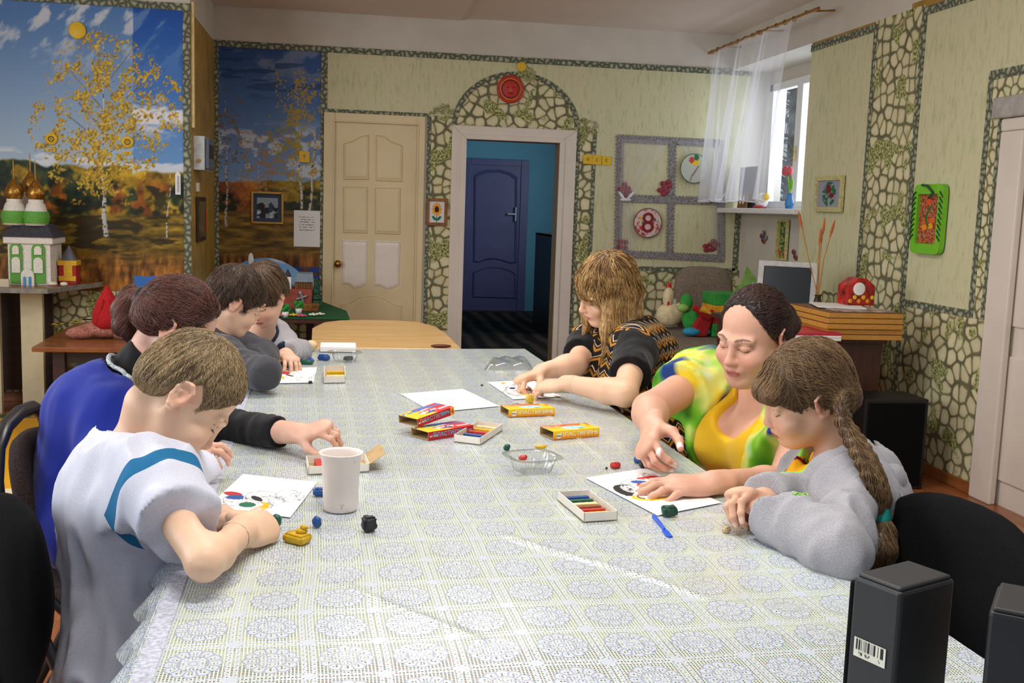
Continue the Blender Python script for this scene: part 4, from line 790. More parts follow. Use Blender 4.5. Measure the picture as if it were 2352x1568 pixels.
# napkin stack and ball at the far edge
p0=tb(735,806,ZT+.004); p1=tb(818,806,ZT+.004); tag(MB().box(p0.x,p1.x,p0.y-.02,p0.y+.1,ZT+.003,ZT+.026).build('napkin_stack','paper_white',bevel=.004),'low white stack of napkins at the far edge of the cloth','napkins')
p0=tb(714,806,ZT+.004); tag(MB().ell((p0.x,p0.y+.02,ZT+.024),(.025,.023,.021)).build('wooden_ball',plain('ball_beige',(226,196,152),.5)),'beige ball beside the napkin stack at the far edge of the cloth','ball')
# ================================================================ CEILING LAMPS (above the frame)
t=NT('lamp_glow'); em=t.node('ShaderNodeEmission',i_Color=(1,.95,.86,1),i_Strength=2.); t.t.links.new(em.outputs[0],t.out.inputs[0]); MATS['lamp_glow']=t.m
for x,y,pw,wh in ((.3,1.5,LAMPW,'near end of the long table by the speakers'),(.3,3.6,LAMPW,'far half of the long table'),(.6,5.9,LAMPW*.3,'open floor before the doorway')):
    Lm=thing('ceiling_lamp','white fluorescent ceiling lamp above the '+wh,'ceiling lamp',(x,y,ZC),group='fluorescent ceiling lamps'); MB().box(x-.6,x+.6,y-.09,y+.09,ZC-.06,ZC-.002).build('housing','white_plastic',Lm,.01); MB().box(x-.58,x+.58,y-.075,y+.075,ZC-.075,ZC-.06).build('diffuser','lamp_glow',Lm)
    a=area('ceiling_lamp_light',(x,y,ZC-.09),(0,0,0),1.15,.15,pw,(1,.97,.92)); put(a,Lm)
# ================================================================ WALL DECORATIONS
def disc_on(name,lb,cat,px,py,rpx,plane,mat,th=.008,group=None,parts=()):
    if plane=='b': p=ay(px,py,YB-.012); ax_=(0,-1,0)
    elif plane=='l': p=ay(px,py,YL-.008); ax_=(0,-1,0)
    else: p=ax(px,py,XR-.012); ax_=(-1,0,0)
    r=rpx*((p-EYE).dot(CF))/F
    T=thing(name,lb,cat,p,group=group); MB().lathe([(.0005,0),(r,0),(r,th*.6),(r*.93,th),(.0005,th)],p,32,axis=ax_).build('disc',mat,T)
    return T,p,r
plain('yellow_disc',(236,196,44),.5,var=.05); plain('print_brown',(110,80,20),.6)
disc_on('yellow_sun_disc','large plain yellow paper disc on the birch mural','wall decoration',178,70,19,'l','yellow_disc')
for px,py,w_ in ((118,319,'ВД'),(293,326,'ВЕ')):
    T,p,r=disc_on('yellow_button_disc','small yellow disc above a yellow label on the birch mural, %s'%('over the dark pines' if px<200 else 'by the birch crown'),'wall decoration',px,py,13.5,'l','yellow_disc')
    MB().lathe([(r*.35,.0),(r*.35,.003),(r*.5,.003),(r*.5,0)],(p.x,p.y-.008,p.z),20,axis=(0,-1,0)).build('ring','print_brown',T)
    text('letter',w_[0],T,(p.x,p.y-.0095,p.z),(1,0,0),(0,0,1),r*.6,'print_brown')
    q=ay(px-1,py+25,YL-.008); C2=thing('yellow_label','tiny yellow label card below a disc on the mural, %s'%('over the dark pines' if px<200 else 'by the birch crown'),'label',q); MB().box(q.x-.028,q.x+.028,q.y-.003,q.y,q.z-.010,q.z+.010).build('card','yellow_card',C2); text('lettering','дом' if px<200 else 'сом',C2,(q.x,q.y-.0035,q.z),(1,0,0),(0,0,1),.016,'print_brown')
# thermometer
p=ay(409,420,YL-.006); T=thing('thermometer','narrow white wall thermometer on the mural edge','thermometer',p); MB().prism([(-.017,-.075),(.017,-.075),(.017,.055),(0,.080),(-.017,.055)],p,(1,0,0),(0,0,1),(0,-.006,0)).build('board','paper_white',T,.002); MB().cyl((p.x,p.y-.008,p.z-.06),(p.x,p.y-.008,p.z+.045),.003,n=8).build('tube','metal_grey',T)
for k in range(10): MB().box(p.x+.005,p.x+.013,p.y-.0065,p.y-.005,p.z-.055+k*.01,p.z-.053+k*.01).build('scale_mark','print_dark',T)
# electricity meter box on the ochre step
a=ax(446,315,XS+.004); yb0,yb1=7.1,8.0; zb_,zt_=ay(455,391,7.2).z,ay(455,313,7.2).z
T=thing('meter_box','pale blue-white electricity meter box on the ochre pillar','meter box',(XS+.05,7.5,zb_)); MB().box(XS+.004,XS+.075,7.12,7.45,zb_,zt_).build('housing',plain('meter_white',(206,216,220),.4),T,.006); MB().box(XS+.075,XS+.10,7.14,7.43,zb_+.01,zt_-.01).build('cover',plain('meter_grey',(92,96,112),.3),T,.004); MB().cyl((XS+.04,7.12,zb_+.06),(XS+.04,7.108,zb_+.06),.012,n=14).build('lock','brass',T); MB().box(XS+.1,XS+.103,7.18,7.38,zb_+.08,zt_-.05).build('meter_window','black_plastic',T)
# narrow dark frame on the pillar, small white switch
z0_,z1_=ay(455,552,7.5).z,ay(455,452,7.5).z; T=thing('narrow_picture','narrow dark framed picture on the ochre pillar','picture',(XS,7.5,z0_)); MB().box(XS+.004,XS+.022,7.22,7.62,z0_,z1_).build('frame','dark_wood',T,.004); MB().box(XS+.022,XS+.0235,7.26,7.58,z0_+.03,z1_-.03).build('picture',plain('olive_print',(120,104,60),.5,var=.4,scale=20),T)
z2=ay(455,430,7.3).z; tag(MB().box(XS+.004,XS+.02,7.24,7.32,z2-.03,z2+.03).build('light_switch','white_plastic',bevel=.004),'small white light switch on the ochre pillar','switch')
p=ay(466,495,7.75); tag(MB().prism([(-.02,-.12),(.02,-.12),(.012,.02),(.0,.05),(-.015,.02)],(XS+.006,7.78,p.z),(0,1,0),(0,0,1),(.006,0,0)).build('orange_ribbon',plain('orange_paper',(236,96,44),.6)),'orange paper ribbon hanging on the ochre pillar','ribbon')
def framed(name,lb,pts,plane,fmat,fw,paint,n=60,cat='picture',pos=None,th=.02):
    """pts: px of left-top, right-bottom; on wall plane"""
    (xa,ya),(xb,yb)=pts
    if plane=='b': Y=(pos or YB)-.012; A=ay(xa,yb,Y);B=ay(xb,ya,Y); o,u,v,n_=Vector((A.x,Y,A.z)),Vector((B.x-A.x,0,0)),Vector((0,0,B.z-A.z)),Vector((0,-1,0))
    else: X=(pos or XR)-.012; A=ax(xa,yb,X);B=ax(xb,ya,X); o,u,v,n_=Vector((X,A.y,A.z)),Vector((0,B.y-A.y,0)),Vector((0,0,B.z-A.z)),Vector((-1,0,0))
    T=thing(name,lb,cat,o+u/2); U,V=u.length,v.length; u0,v0=u/U,v/V
    for k,q in enumerate(([(0,0),(U,0),(U-fw,fw),(fw,fw)],[(0,V),(U,V),(U-fw,V-fw),(fw,V-fw)],[(0,0),(fw,fw),(fw,V-fw),(0,V)],[(U,0),(U-fw,fw),(U-fw,V-fw),(U,V)])): MB().prism(q,o,u0,v0,n_*th).build('frame_rail',fmat,T,.002)
    ob=panel('picture',T,o+u0*fw+v0*fw+n_*.008,u0*(U-2*fw),v0*(V-2*fw),n,n,paint,.006); return T
def paint_lake(U,V):
    c=np.array([52,66,92])[None]+0*U[:,None]*np.ones((1,3)); m=((U>.12)&(U<.88)&(V>.12)&(V<.86)).astype(float); c=blend(c,(150,166,180),m); n=fb(U*6,V*9,3,4)
    c=blend(c,(36,40,56),((n>.55)&(V<.62)).astype(float)*m); e=((U-.28)/.13)**2+((V-.55)/.13)**2; c=blend(c,(44,34,40),(e<1).astype(float)); e=((U-.62)/.08)**2+((V-.5)/.2)**2; c=blend(c,(60,70,96),((e<1)).astype(float)); c=blend(c,(210,216,220),((n<.42)&(V<.4)).astype(float)*m); return c
framed('lake_picture','framed blue-grey picture of a boat on water on the back mural',((577,441),(652,513)),'b','brass',.018,paint_lake)
p=ay(705,525,YB-.012); w_,h_=(ay(735,525,YB).x-ay(675,525,YB).x),(ay(705,483,YB).z-ay(705,566,YB).z)
def paint_notice(U,V):
    c=np.full((len(U),3),236.); n=vn(np.stack([U*38,V*0+np.floor(V*14),U*0],1)); m=(np.abs((V*14)%1-.5)<.16)&(U>.2)&(U<.8)&(n>.42)&(V>.40)&(V<.84); c[m]=(120,118,124); return c
tag(panel('paper_notice',None,(p.x-w_/2,p.y,p.z-h_/2),(w_,0,0),(0,0,h_),80,90,paint_notice,.001),'white paper notice pinned on the back mural by the door','notice')
p=ay(699,360,YB-.012); T=thing('yellow_card','single yellow letter card on the back mural','card',p); MB().box(p.x-.038,p.x+.038,p.y-.003,p.y,p.z-.042,p.z+.042).build('card','yellow_card',T); text('letter','т',T,(p.x,p.y-.0035,p.z),(1,0,0),(0,0,1),.05,'print_brown')
for k,(px,ch,lb) in enumerate(((1350,'В','first from the doorway'),(1371,'С','in the middle'),(1393,'Е','last from the doorway'))):
    p=ay(px,366+k*1.5,YB-.013); T=thing('yellow_card','yellow letter card in the row of three by the doorway, %s'%lb,'card',p,group='row of yellow letter cards'); MB().box(p.x-.037,p.x+.037,p.y-.003,p.y,p.z-.036,p.z+.036).build('card','yellow_card',T); text('letter',ch,T,(p.x,p.y-.0035,p.z),(1,0,0),(0,0,1),.035,'print_brown')
# sun ornament above the doorway
plain('sun_red',(196,52,36),.5,var=.12,scale=40,bump=.4); plain('sun_orange',(232,150,40),.5,var=.1); plain('sun_maroon',(132,28,56),.5)
T,p,r=disc_on('sun_ornament','round red and orange sun face ornament above the doorway','wall decoration',1172,205,31.5,'b','sun_orange',.014)
def ringp(r0,r1,mat,nm,z): MB().lathe([(r1,0),(r1,z),(r0,z),(r0,0)],p,32,axis=(0,-1,0)).build(nm,mat,T)
ringp(r*.80,r*1.0,'sun_red','rim',.018); ringp(r*.60,r*.70,'sun_maroon','inner_ring',.019); MB().lathe([(.0005,.022),(r*.3,.021),(r*.6,.014)],p,28,axis=(0,-1,0)).build('face','sun_red',T)
for dx,dz,sx,sz,m_ in ((-.22,.12,.09,.04,'sun_maroon'),(.22,.12,.09,.04,'sun_maroon'),(0,-.05,.05,.12,'sun_orange'),(0,-.3,.2,.05,'sun_maroon')): MB().ell((p.x+dx*r,p.y-.021,p.z+dz*r),(sx*r,.006,sz*r)).build('face_detail',m_,T)
disc_on('yellow_paper_disc','small plain yellow disc above the sun ornament','wall decoration',1198,153,11,'b','yellow_disc')
def paint_sunfl(U,V):
    c=np.full((len(U),3),228.); a=np.arctan2(V-.62,U-.5); r=np.sqrt((U-.5)**2+(V-.62)**2); m=r<.30+.05*np.cos(a*12); c[m]=(240,150,20); c[(r<.25)&(np.cos(a*12)>.2)&m]=(250,186,40); c[r<.15]=(54,34,20); m=(np.abs(U-.5)<.02)&(V<.35); c[m]=(40,110,90)
    for s_ in(-1,1): e=(((U-.5-.16*s_)*.8+(V-.2)*.5*s_)/.16)**2+(((V-.2)*.8-(U-.5-.16*s_)*.5*s_)/.07)**2; c[e<1]=(30,120,100)
    return c
plain('frame_brown',(142,92,40),.5,var=.2,scale=20)
framed('sunflower_picture','small brown framed picture of a sunflower between the two doors',((978,456),(1028,517)),'b','frame_brown',.024,paint_sunfl)
# lace mock window with gathered net curtains
LW=thing('lace_window_frame','mock window of grey lace strips on the green wallpaper','wall decoration',ay(1540,455,YB)); plain('lace_grey',(150,146,148),.85,var=.35,scale=90,bump=.5)
LK=[0]
def lstrip(a,b,w):
    LK[0]+=1
    A=ay(*a,YB-.008);B=ay(*b,YB-.008); d=(B-A); L=d.length; d.normalize(); n=Vector((-d.z,0,d.x)); k=max(4,int(L/.028)); poly=[]
    for i in range(k*2+1): poly.append((L*i/(2*k),-w*(1. if i%2 else .62)))
    for i in range(k*2,-1,-1): poly.append((L*i/(2*k),w*(1. if i%2 else .62)))
    MB().prism(poly,A,d,n,(0,-.004-.0006*LK[0],0)).build('lace_strip','lace_grey',LW)
for a,b in (((1418,318),(1656,330)),((1413,582),(1664,594)),((1424,310),(1418,588)),((1655,322),(1656,598)),((1545,318),(1537,588)),((1416,455),(1656,462))): lstrip(a,b,.036)
plain('berry_red',(150,52,66),.6)
for i,(px,py) in enumerate(((1434,432),(1530,425),(1430,562),(1640,562),(1628,568),(1436,442),(1524,437))):
    p=ay(px,py,YB-.016)
    for k in range(4): MB().ell((p.x+.03*math.cos(k*1.7+i),p.y,p.z+.03*math.sin(k*1.7+i)),(.026,.006,.020),10,6).build('lace_rose','berry_red',LW)
def netdrape(lb,top,mid,bot):
    T=thing('net_drape',lb,'curtain',ay(*mid[0],YB)); L=[]
    rows=[top]+[mid]+[bot]; A=[]
    for r_,(a,b) in enumerate(rows):
        P=[ay(a[0]+(b[0]-a[0])*i/24,a[1]+(b[1]-a[1])*i/24,YB-.03-.012*math.sin(i*1.4)) for i in range(25)]; A.append([tuple(p) for p in P])
    B_=[]
    for s in range(2):
        for q in range(10): B_.append([tuple(np.array(A[s][i])*(1-q/10)+np.array(A[s+1][i])*(q/10)) for i in range(25)])
    B_.append(A[2]); m=MB().add([p for r_ in B_ for p in r_],[(j*25+i,j*25+i+1,(j+1)*25+i+1,(j+1)*25+i) for j in range(20) for i in range(24)],True); m.build('net','tulle',T)
    p=ay(*[(mid[0][k]+mid[1][k])/2 for k in(0,1)],YB-.05); MB().ell((p.x,p.y,p.z),(.045,.012,.014)).build('tie','hem_white',T)
    for sg in(-1,1): MB().ell((p.x+sg*.035,p.y-.005,p.z+.03),(.012,.008,.045),10,7,Matrix.Rotation(sg*.7,3,'Y')).build('bow_loop','hem_white',T)
netdrape('sheer net drape tied with a bow beside the plate with the 8',((1428,320),(1540,324)),((1424,455),(1450,462)),((1424,580),(1462,568)))
netdrape('sheer net drape tied with a bow beneath the tulle curtain',((1556,324),(1650,328)),((1636,458),(1662,462)),((1630,560),(1662,582)))
# plate with 8
def paint8(U,V):
    c=np.full((len(U),3),1.)*np.array([224,196,190])[None]; r=np.sqrt((U-.5)**2+(V-.5)**2)*2; n=fb(U*16,V*16,3,2); c=blend(c,(170,70,76),((n>.62)&(r>.6)).astype(float)); 
    for dx,dy,co in ((-.5,.3,(230,180,40)),(.5,.25,(60,130,70)),(-.45,-.35,(220,60,60)),(.45,-.3,(230,170,60)),(-.35,.0,(60,140,90)),(.38,.02,(200,60,80))): e=((U-.5-dx*.5)/.06)**2+((V-.5-dy*.5)/.06)**2; c=blend(c,co,(e<1).astype(float))
    return c
def plate(name,lb,px,py,rpx,paint,rim,cat='wall plate'):
    p=ay(px,py,YB-.03); r=rpx*((p-EYE).dot(CF))/F; T=thing(name,lb,cat,p); n=40; vs=[(p.x,p.y-.012,p.z)]; fs=[]; K=22
    for k in range(1,K+1):
        for i in range(n): a=2*math.pi*i/n; vs.append((p.x+r*k/K*math.cos(a),p.y-.012,p.z+r*k/K*math.sin(a)))
    fs=[(0,1+i,1+(i+1)%n) for i in range(n)]+[(1+(k-1)*n+i,1+k*n+i,1+k*n+(i+1)%n,1+(k-1)*n+(i+1)%n) for k in range(1,K) for i in range(n)]
    o=MB().add(vs,fs).build('face','print_paper',T); co=np.array(vs); setcol(o.data,paint((co[:,0]-p.x)/r/2+.5,(co[:,2]-p.z)/r/2+.5)); MB().lathe([(r*.9,0),(r*.9,.006),(r*1.03,.014),(r*1.07,.010),(r*1.02,0)],p,36,axis=(0,-1,0)).build('rim',rim,T); return T,p,r
plain('rim_brown',(140,84,74),.6,var=.3,scale=40,bump=.4); plain('rim_green',(110,140,110),.6,var=.3,scale=40,bump=.4); plain('maroon_paint',(140,24,40),.5)
T,p,r=plate('plate_with_eight','round wall plate with a big maroon numeral 8',1487,512,32,paint8,'rim_brown'); text('numeral','8',T,(p.x,p.y-.0145,p.z-.005),(1,0,0),(0,0,1),r*2.05,'maroon_paint',.002)
def paintfl(U,V):
    c=np.full((len(U),3),1.)*np.array([196,200,186])[None]; e=((U-.5)/.18)**2+((V-.72)/.12)**2; c=blend(c,(236,200,60),(e<1).astype(float)); e=((U-.38)/.1)**2+((V-.8)/.12)**2; c=blend(c,(206,70,60),(e<1).astype(float)); e=((U-.55)/.1)**2+((V-.9)/.12)**2; c=blend(c,(40,120,70),(e<1).astype(float)); m=np.abs((U-.5)*.8-(V-.35)*.5)<.03; c=blend(c,(150,130,120),(m&(V<.6)).astype(float)); return c
plate('plate_with_fruit','round pale wall plate with painted fruit under the tulle edge',1594,387,32,paintfl,'rim_green')
# pictures on the right wall
def paint_roses(U,V):
    c=np.full((len(U),3),1.)*np.array([158,160,176])[None]; n=fb(U*12,V*12,4,2); e=((U-.5)/.30)**2+((V-.5)/.46)**2; c=blend(c,(40,110,70),((e<1)&(n>.47)).astype(float)); 
    for cx,cy in ((.48,.62),(.60,.44),(.45,.75)): e=((U-cx)/.11)**2+((V-cy)/.10)**2; c=blend(c,(120,26,34),(e<1).astype(float))
    return c
plain('frame_ivory',(212,204,140),.6,var=.2,scale=50,bump=.4)
framed('rose_picture','ivory framed picture of two dark red flowers on grey on the right wall',((1874,402),(1942,486)),'x','frame_ivory',.03,paint_roses)
X_=XR-.012; A_=ax(2099,580,X_); B_=ax(2181,422,X_); cy,cz=(A_.y+B_.y)/2,(A_.z+B_.z)/2; hw,hh_=abs(A_.y-B_.y)/2,(B_.z-A_.z)/2
T=thing('green_tray_picture','bright green plastic tray framing a mosaic of orange flowers','wall decoration',(X_,cy,cz)); plain('lime_plastic',(122,200,44),.4,var=.04)
sh=[(cy+a*1.,cz+b*1.) for a,b in superell(hw,hh_,9,48)]; shi=[(cy+a,cz+b) for a,b in superell(hw*.68,hh_*.72,30,48)]
m=MB(); n=48; vs=[(X_,a,b) for a,b in sh]+[(X_-.03,a,b) for a,b in sh]+[(X_-.03,a,b) for a,b in shi]+[(X_-.012,a,b) for a,b in shi]; m.add(vs,[(k*n+i,k*n+(i+1)%n,(k+1)*n+(i+1)%n,(k+1)*n+i) for k in range(3) for i in range(n)]+[tuple(range(3*n,4*n))]); m.build('tray','lime_plastic',T)
def paint_mos(U,V):
    n=vn(np.stack([np.floor(U*26),np.floor(V*44),U*0],1)); c=np.where((n>.62)[:,None],np.array([196,84,44])[None],np.where((n>.35)[:,None],np.array([176,140,104])[None],np.array([120,60,40])[None])).astype(float)
    for cx,cy_,co in ((.45,.86,(230,90,30)),(.3,.33,(240,150,20)),(.6,.36,(240,170,30)),(.3,.45,(226,100,30)),(.66,.47,(226,110,30))): e=((U-cx)/.13)**2+((V-cy_)/.06)**2; c=blend(c,co,(e<1).astype(float))
    m=(np.abs(U-.5-.15*np.sin(V*9))<.05)&(V>.35)&(V<.8); c=blend(c,(40,110,60),m.astype(float)); return c
panel('mosaic',T,(X_-.015,cy+hw*.66,cz-hh_*.70),(0,-hw*1.32,0),(0,0,hh_*1.40),60,100,paint_mos,.002)
plain('wire_green',(36,84,50),.5)
for sy in(-1,1):
    for k in range(9): z=cz-hh_*.62+k*hh_*1.24/8; MB().tube([(X_-.031,cy+sy*hw*1.0,z),(X_-.037,cy+sy*hw*.9,z+.02),(X_-.031,cy+sy*hw*.78,z+.03)],.004,5).build('lacing','wire_green',T)
MB().tube([(X_-.032,cy+.06,cz+hh_*.98),(X_-.045,cy-.01,cz+hh_*.95),(X_-.04,cy-.06,cz+hh_*.75),(X_-.035,cy-.02,cz+hh_*.6)],.007,6).build('twig','wire_green',T)
def paint_hops(U,V):
    c=np.full((len(U),3),1.)*np.array([176,168,96])[None]; n=fb(U*6,V*18,4,3); c=blend(c,(36,104,60),((n>.48)&(np.abs(U-.5)<.3)).astype(float)); c=blend(c,(200,80,40),((n>.62)&(V<.25)).astype(float)); c=blend(c,(226,170,70),((n<.32)&(V<.35)).astype(float)); return c
framed('narrow_flower_picture','narrow vertical picture of a green vine below the window sill',((1784,505),(1814,596)),'x','frame_ivory',.016,paint_hops,50,'picture',3.28)
for px,py,mt,lb in ((1757,540,'metal_grey','small grey butterfly on the white niche panel'),(1826,585,'berry_red','small red butterfly on the white niche panel'),(1752,548,'berry_red','second small red butterfly beside the narrow vine picture')):
    p=ax(px,py,3.268); T=thing('butterfly',lb,'wall decoration',p)
    for s_ in(-1,1): MB().ell((p.x-.006,p.y+s_*.025,p.z+.02*s_),(.003,.024,.020),10,6).build('wing',mt,T)
    MB().ell((p.x-.008,p.y,p.z),(.005,.006,.028),8,6).build('insect_body','print_dark',T)
# window sill things
zs=1.3955; 
def sill(px,Y): p=ay(px,465,Y); return min(max(p.x,3.10),3.38)
p=Vector((3.16,8.02,zs)); T=thing('framed_card','small brown framed card with two pale shapes on the window sill','picture',p); o=MB().box(-.006,.006,-.095,.095,0,.13).build('frame','frame_brown',T,.004); o.parent=T; o.matrix_parent_inverse.identity(); o.location=(0,0,0)
for s_ in(-1,1):
    o=MB().ell((-.009,s_*.03,.065),(.003,.022,.035)).build('pale_shape','paper_white'); o.parent=T
    T.rotation_euler=(0,math.radians(6),0)
p=Vector((3.20,7.72,zs)); T=thing('round_toy','round white toy with yellow trim on the window sill','toy',p); MB().ell(p+Vector((0,0,.062)),(.05,.055,.06)).build('toy_belly','white_plastic',T); MB().ell(p+Vector((.01,.05,.09)),(.03,.025,.03)).build('ear','yellow_card',T); MB().ell(p+Vector((.01,-.05,.09)),(.03,.025,.03)).build('ear','yellow_card',T); MB().ell(p+Vector((-.02,0,.012)),(.045,.06,.012)).build('base','clay_red',T)
p=Vector((3.24,7.30,zs)); T=thing('tulip_vase','blue vase with one red paper tulip on the window sill','vase',p); MB().lathe([(.001,0),(.028,0),(.034,.04),(.022,.085),(.018,.11),(.022,.115)],p,18).build('vase',plain('vase_blue',(60,130,190),.3),T); MB().cyl(p+Vector((0,0,.1)),p+Vector((-.02,.02,.25)),.006,n=8).build('stem','lime_plastic',T)
for k in range(5): MB().ell(p+Vector((-.02+.022*math.cos(k*1.257),.02+.022*math.sin(k*1.257),.275)),(.02,.02,.036)).build('petal',plain('tulip_red',(214,92,100),.6),T)
MB().ell(p+Vector((-.005,-.02,.18)),(.012,.03,.045)).build('leaf','lime_plastic',T)
p=Vector((3.22,8.16,1.56)); tag(MB().box(p.x,p.x+.006,p.y-.26,p.y+.1,zs+.002,zs+.33).build('pattern_card',plain('card_mottled',(70,66,76),.6,var=.9,scale=40)),'mottled dark patterned card standing on the window sill','card')
p=Vector((3.27,7.02,zs)); T=thing('shell','cream shell ornament on the window sill','ornament',p); MB().lathe([(.001,0),(.05,.0),(.055,.03),(.035,.08),(.02,.11),(.001,.115)],p,16).build('shell_body','clay_cream',T)
# ================================================================ RIGHT SIDE FURNITURE
# upholstered bench with toys
plain('tweed',(138,124,110),.95,var=.3,scale=180,bump=.5,spec=.1)
T=thing('armchair','grey tweed low armchair with toys on its seat against the pebble wallpaper','armchair',(2.55,6.9,0))
padmesh(MB(),(2.30,6.84,.43),(1,0,0),(0,1,0),(0,0,1),.42,.54,.09,5,.0).build('seat','tweed',T); MB().box(1.90,2.70,6.32,7.34,.06,.36).build('base','brown_desk',T,.01)
padmesh(MB(),(2.62,7.28,.68),(1,0,0),(0,.15,1),(0,1,0),.22,.28,.06,4,0).build('backrest','tweed',T)
for x in(1.94,2.66):
    for y in(6.36,7.30): MB().cyl((x,y,0),(x,y,.07),.02,n=10).build('foot','dark_wood',T)
ZA=.524
def pos(px,py,Y): p=ay(px,py,Y); return Vector((p.x,p.y,ZA))
p=pos(1537,740,7.1); T=thing('toy_hen','cream toy hen with a red comb on the tweed armchair','toy',p); plain('hen_cream',(226,208,166),.85,bump=.2); MB().ell(p+Vector((0,0,.10)),(.10,.07,.085)).build('hen_belly','hen_cream',T); MB().ell(p+Vector((-.02,-.01,.22)),(.04,.04,.075)).build('neck_and_head','hen_cream',T); MB().ell(p+Vector((.10,0,.16)),(.07,.03,.03)).build('tail','hen_cream',T); MB().ell(p+Vector((-.025,-.035,.20)),(.014,.012,.034)).build('wattle','clay_red',T); MB().ell(p+Vector((-.015,0,.30)),(.02,.01,.03)).build('comb','clay_red',T)
p=pos(1582,745,6.75); T=thing('toy_dragon','green plush dragon with a blue foot on the tweed armchair','toy',p); plain('plush_green',(52,150,60),.9,bump=.3); plain('plush_pale',(150,190,100),.9); plain('plush_blue',(44,150,190),.9); plain('plush_red',(170,26,26),.9,bump=.2)
MB().ell(p+Vector((.02,0,.11)),(.07,.06,.09)).build('dragon_belly','plush_green',T); MB().ell(p+Vector((-.03,-.01,.22)),(.045,.04,.06)).build('head','plush_green',T); MB().ell(p+Vector((-.06,-.04,.185)),(.04,.035,.028)).build('snout','plush_pale',T); MB().ell(p+Vector((0,-.07,.03)),(.065,.05,.03)).build('foot','plush_blue',T); MB().ell(p+Vector((.09,-.05,.03)),(.05,.05,.028)).build('foot','plush_blue',T); MB().ell(p+Vector((.08,-.02,.12)),(.05,.03,.06)).build('wing','plush_green',T)
p=pos(1610,745,6.62); T=thing('plush_heart_pillow','red plush cushion with a yellow beak beside the dragon','toy',p); MB().prism([(-.07,0),(.06,0),(.12,.19),(.0,.13)],p+Vector((0,.03,0)),(1,0,0),(0,0,1),(0,.06,0)).build('cushion','plush_red',T,.012); MB().cyl(p+Vector((-.06,0,.20)),p+Vector((.06,0,.14)),.02,.028,10).build('arm','plush_red',T); MB().cyl(p+Vector((-.01,-.02,.20)),p+Vector((.05,-.05,.16)),.03,.006,10).build('beak',plain('plush_yellow',(240,170,40),.8),T)
p=pos(1578,700,7.2); T=thing('calendar_card','pale printed desk card with blue corners on the armchair','card',p); MB().prism([(-.16,0),(.14,0),(.14,.20),(-.16,.20)],p+Vector((0,.02,0)),(1,0,0),(0,.2,1),(0,.004,0)).build('card',plain('card_pale',(206,200,206),.6,var=.2,scale=26),T); 
for x in(-.15,.13): MB().ell(p+Vector((x,.05,.20)),(.025,.01,.025)).build('corner','print_dark',T)
p=pos(1665,720,6.5); T=thing('striped_box','green, yellow and red striped box on the armchair','box',p+Vector((.1,.25,0)))
for k,(c_,z) in enumerate((('plush_green',.0),('plush_red',.09),('plush_yellow',.13),('plush_green',.21))): MB().box(p.x-.02,p.x+.26,p.y+.15,p.y+.40,ZA+z,ZA+(.09,.13,.21,.29)[k]).build('stripe_band',c_,T,.004)
# desk
T=thing('computer_desk','dark brown computer desk against the right wall','desk',(2.75,5.6,0)); dz=.73
MB().box(2.30,2.80,4.98,6.25,dz-.03,dz).build('desktop','brown_desk',T,.004); MB().box(2.34,2.78,5.0,5.03,.0,dz-.03).build('side_panel','brown_desk',T); MB().box(2.34,2.78,6.18,6.21,.0,dz-.03).build('side_panel','brown_desk',T); MB().box(2.75,2.78,5.03,6.18,.2,dz-.03).build('back_panel','brown_desk',T)
MB().box(2.32,2.34,5.03,6.18,.55,dz-.03).build('drawer_front','brown_desk',T,.004)
# boards stack
plain('board_edge',(206,148,62),.5,var=.12,scale=30,stretch=(1,1,12)); plain('board_face',(120,78,40),.5,var=.15)
z=dz+.001
for k in range(5):
    j=.01*math.sin(k*2.1); T=thing('wooden_board',('lowest wooden board in the stack on the desk corner','second wooden board up in the stack on the desk','middle wooden board in the stack on the desk corner','second wooden board from the top of the desk stack','topmost wooden board of the stack on the desk')[k],'board',(2.75,5.15,z),group='stack of wooden boards on the desk'); MB().box(2.42+j,2.83+j*.5,4.90+j,5.42,z,z+.024).build('core','board_edge',T,.002); MB().box(2.425+j,2.825+j*.5,4.905+j,5.415,z+.024,z+.0265).build('face','board_face',T); z+=.0275
zst=z
plain('mag_print',(176,160,150),.4,var=.8,scale=14)
tag(MB().box(2.50,2.80,4.95,5.18,zst,zst+.006).build('magazine','mag_print'),'glossy magazine lying on top of the board stack','magazine'); tag(MB().prism([(2.46,5.10),(2.70,5.04),(2.78,5.30),(2.54,5.38)],(0,0,zst+.0065),(1,0,0),(0,1,0),(0,0,.005)).build('magazine','paper_white'),'white leaflet on the board stack under the red house box','leaflet')
zz=dz+.001
for c_,lb,th in (('paper_white','white folder at the bottom of the pile before the board stack',.014),('paper_white','second white folder in the pile before the board stack',.012),('folder_red','red folder on top of the pile before the board stack',.012)):
    if c_=='folder_red': plain('folder_red',(200,44,66),.4)
    p0=az(1850,768,dz); tag(MB().box(2.20,2.47,4.84,5.16,zz,zz+th).build('folder',c_,bevel=.002),lb,'folder'); zz+=th+.001
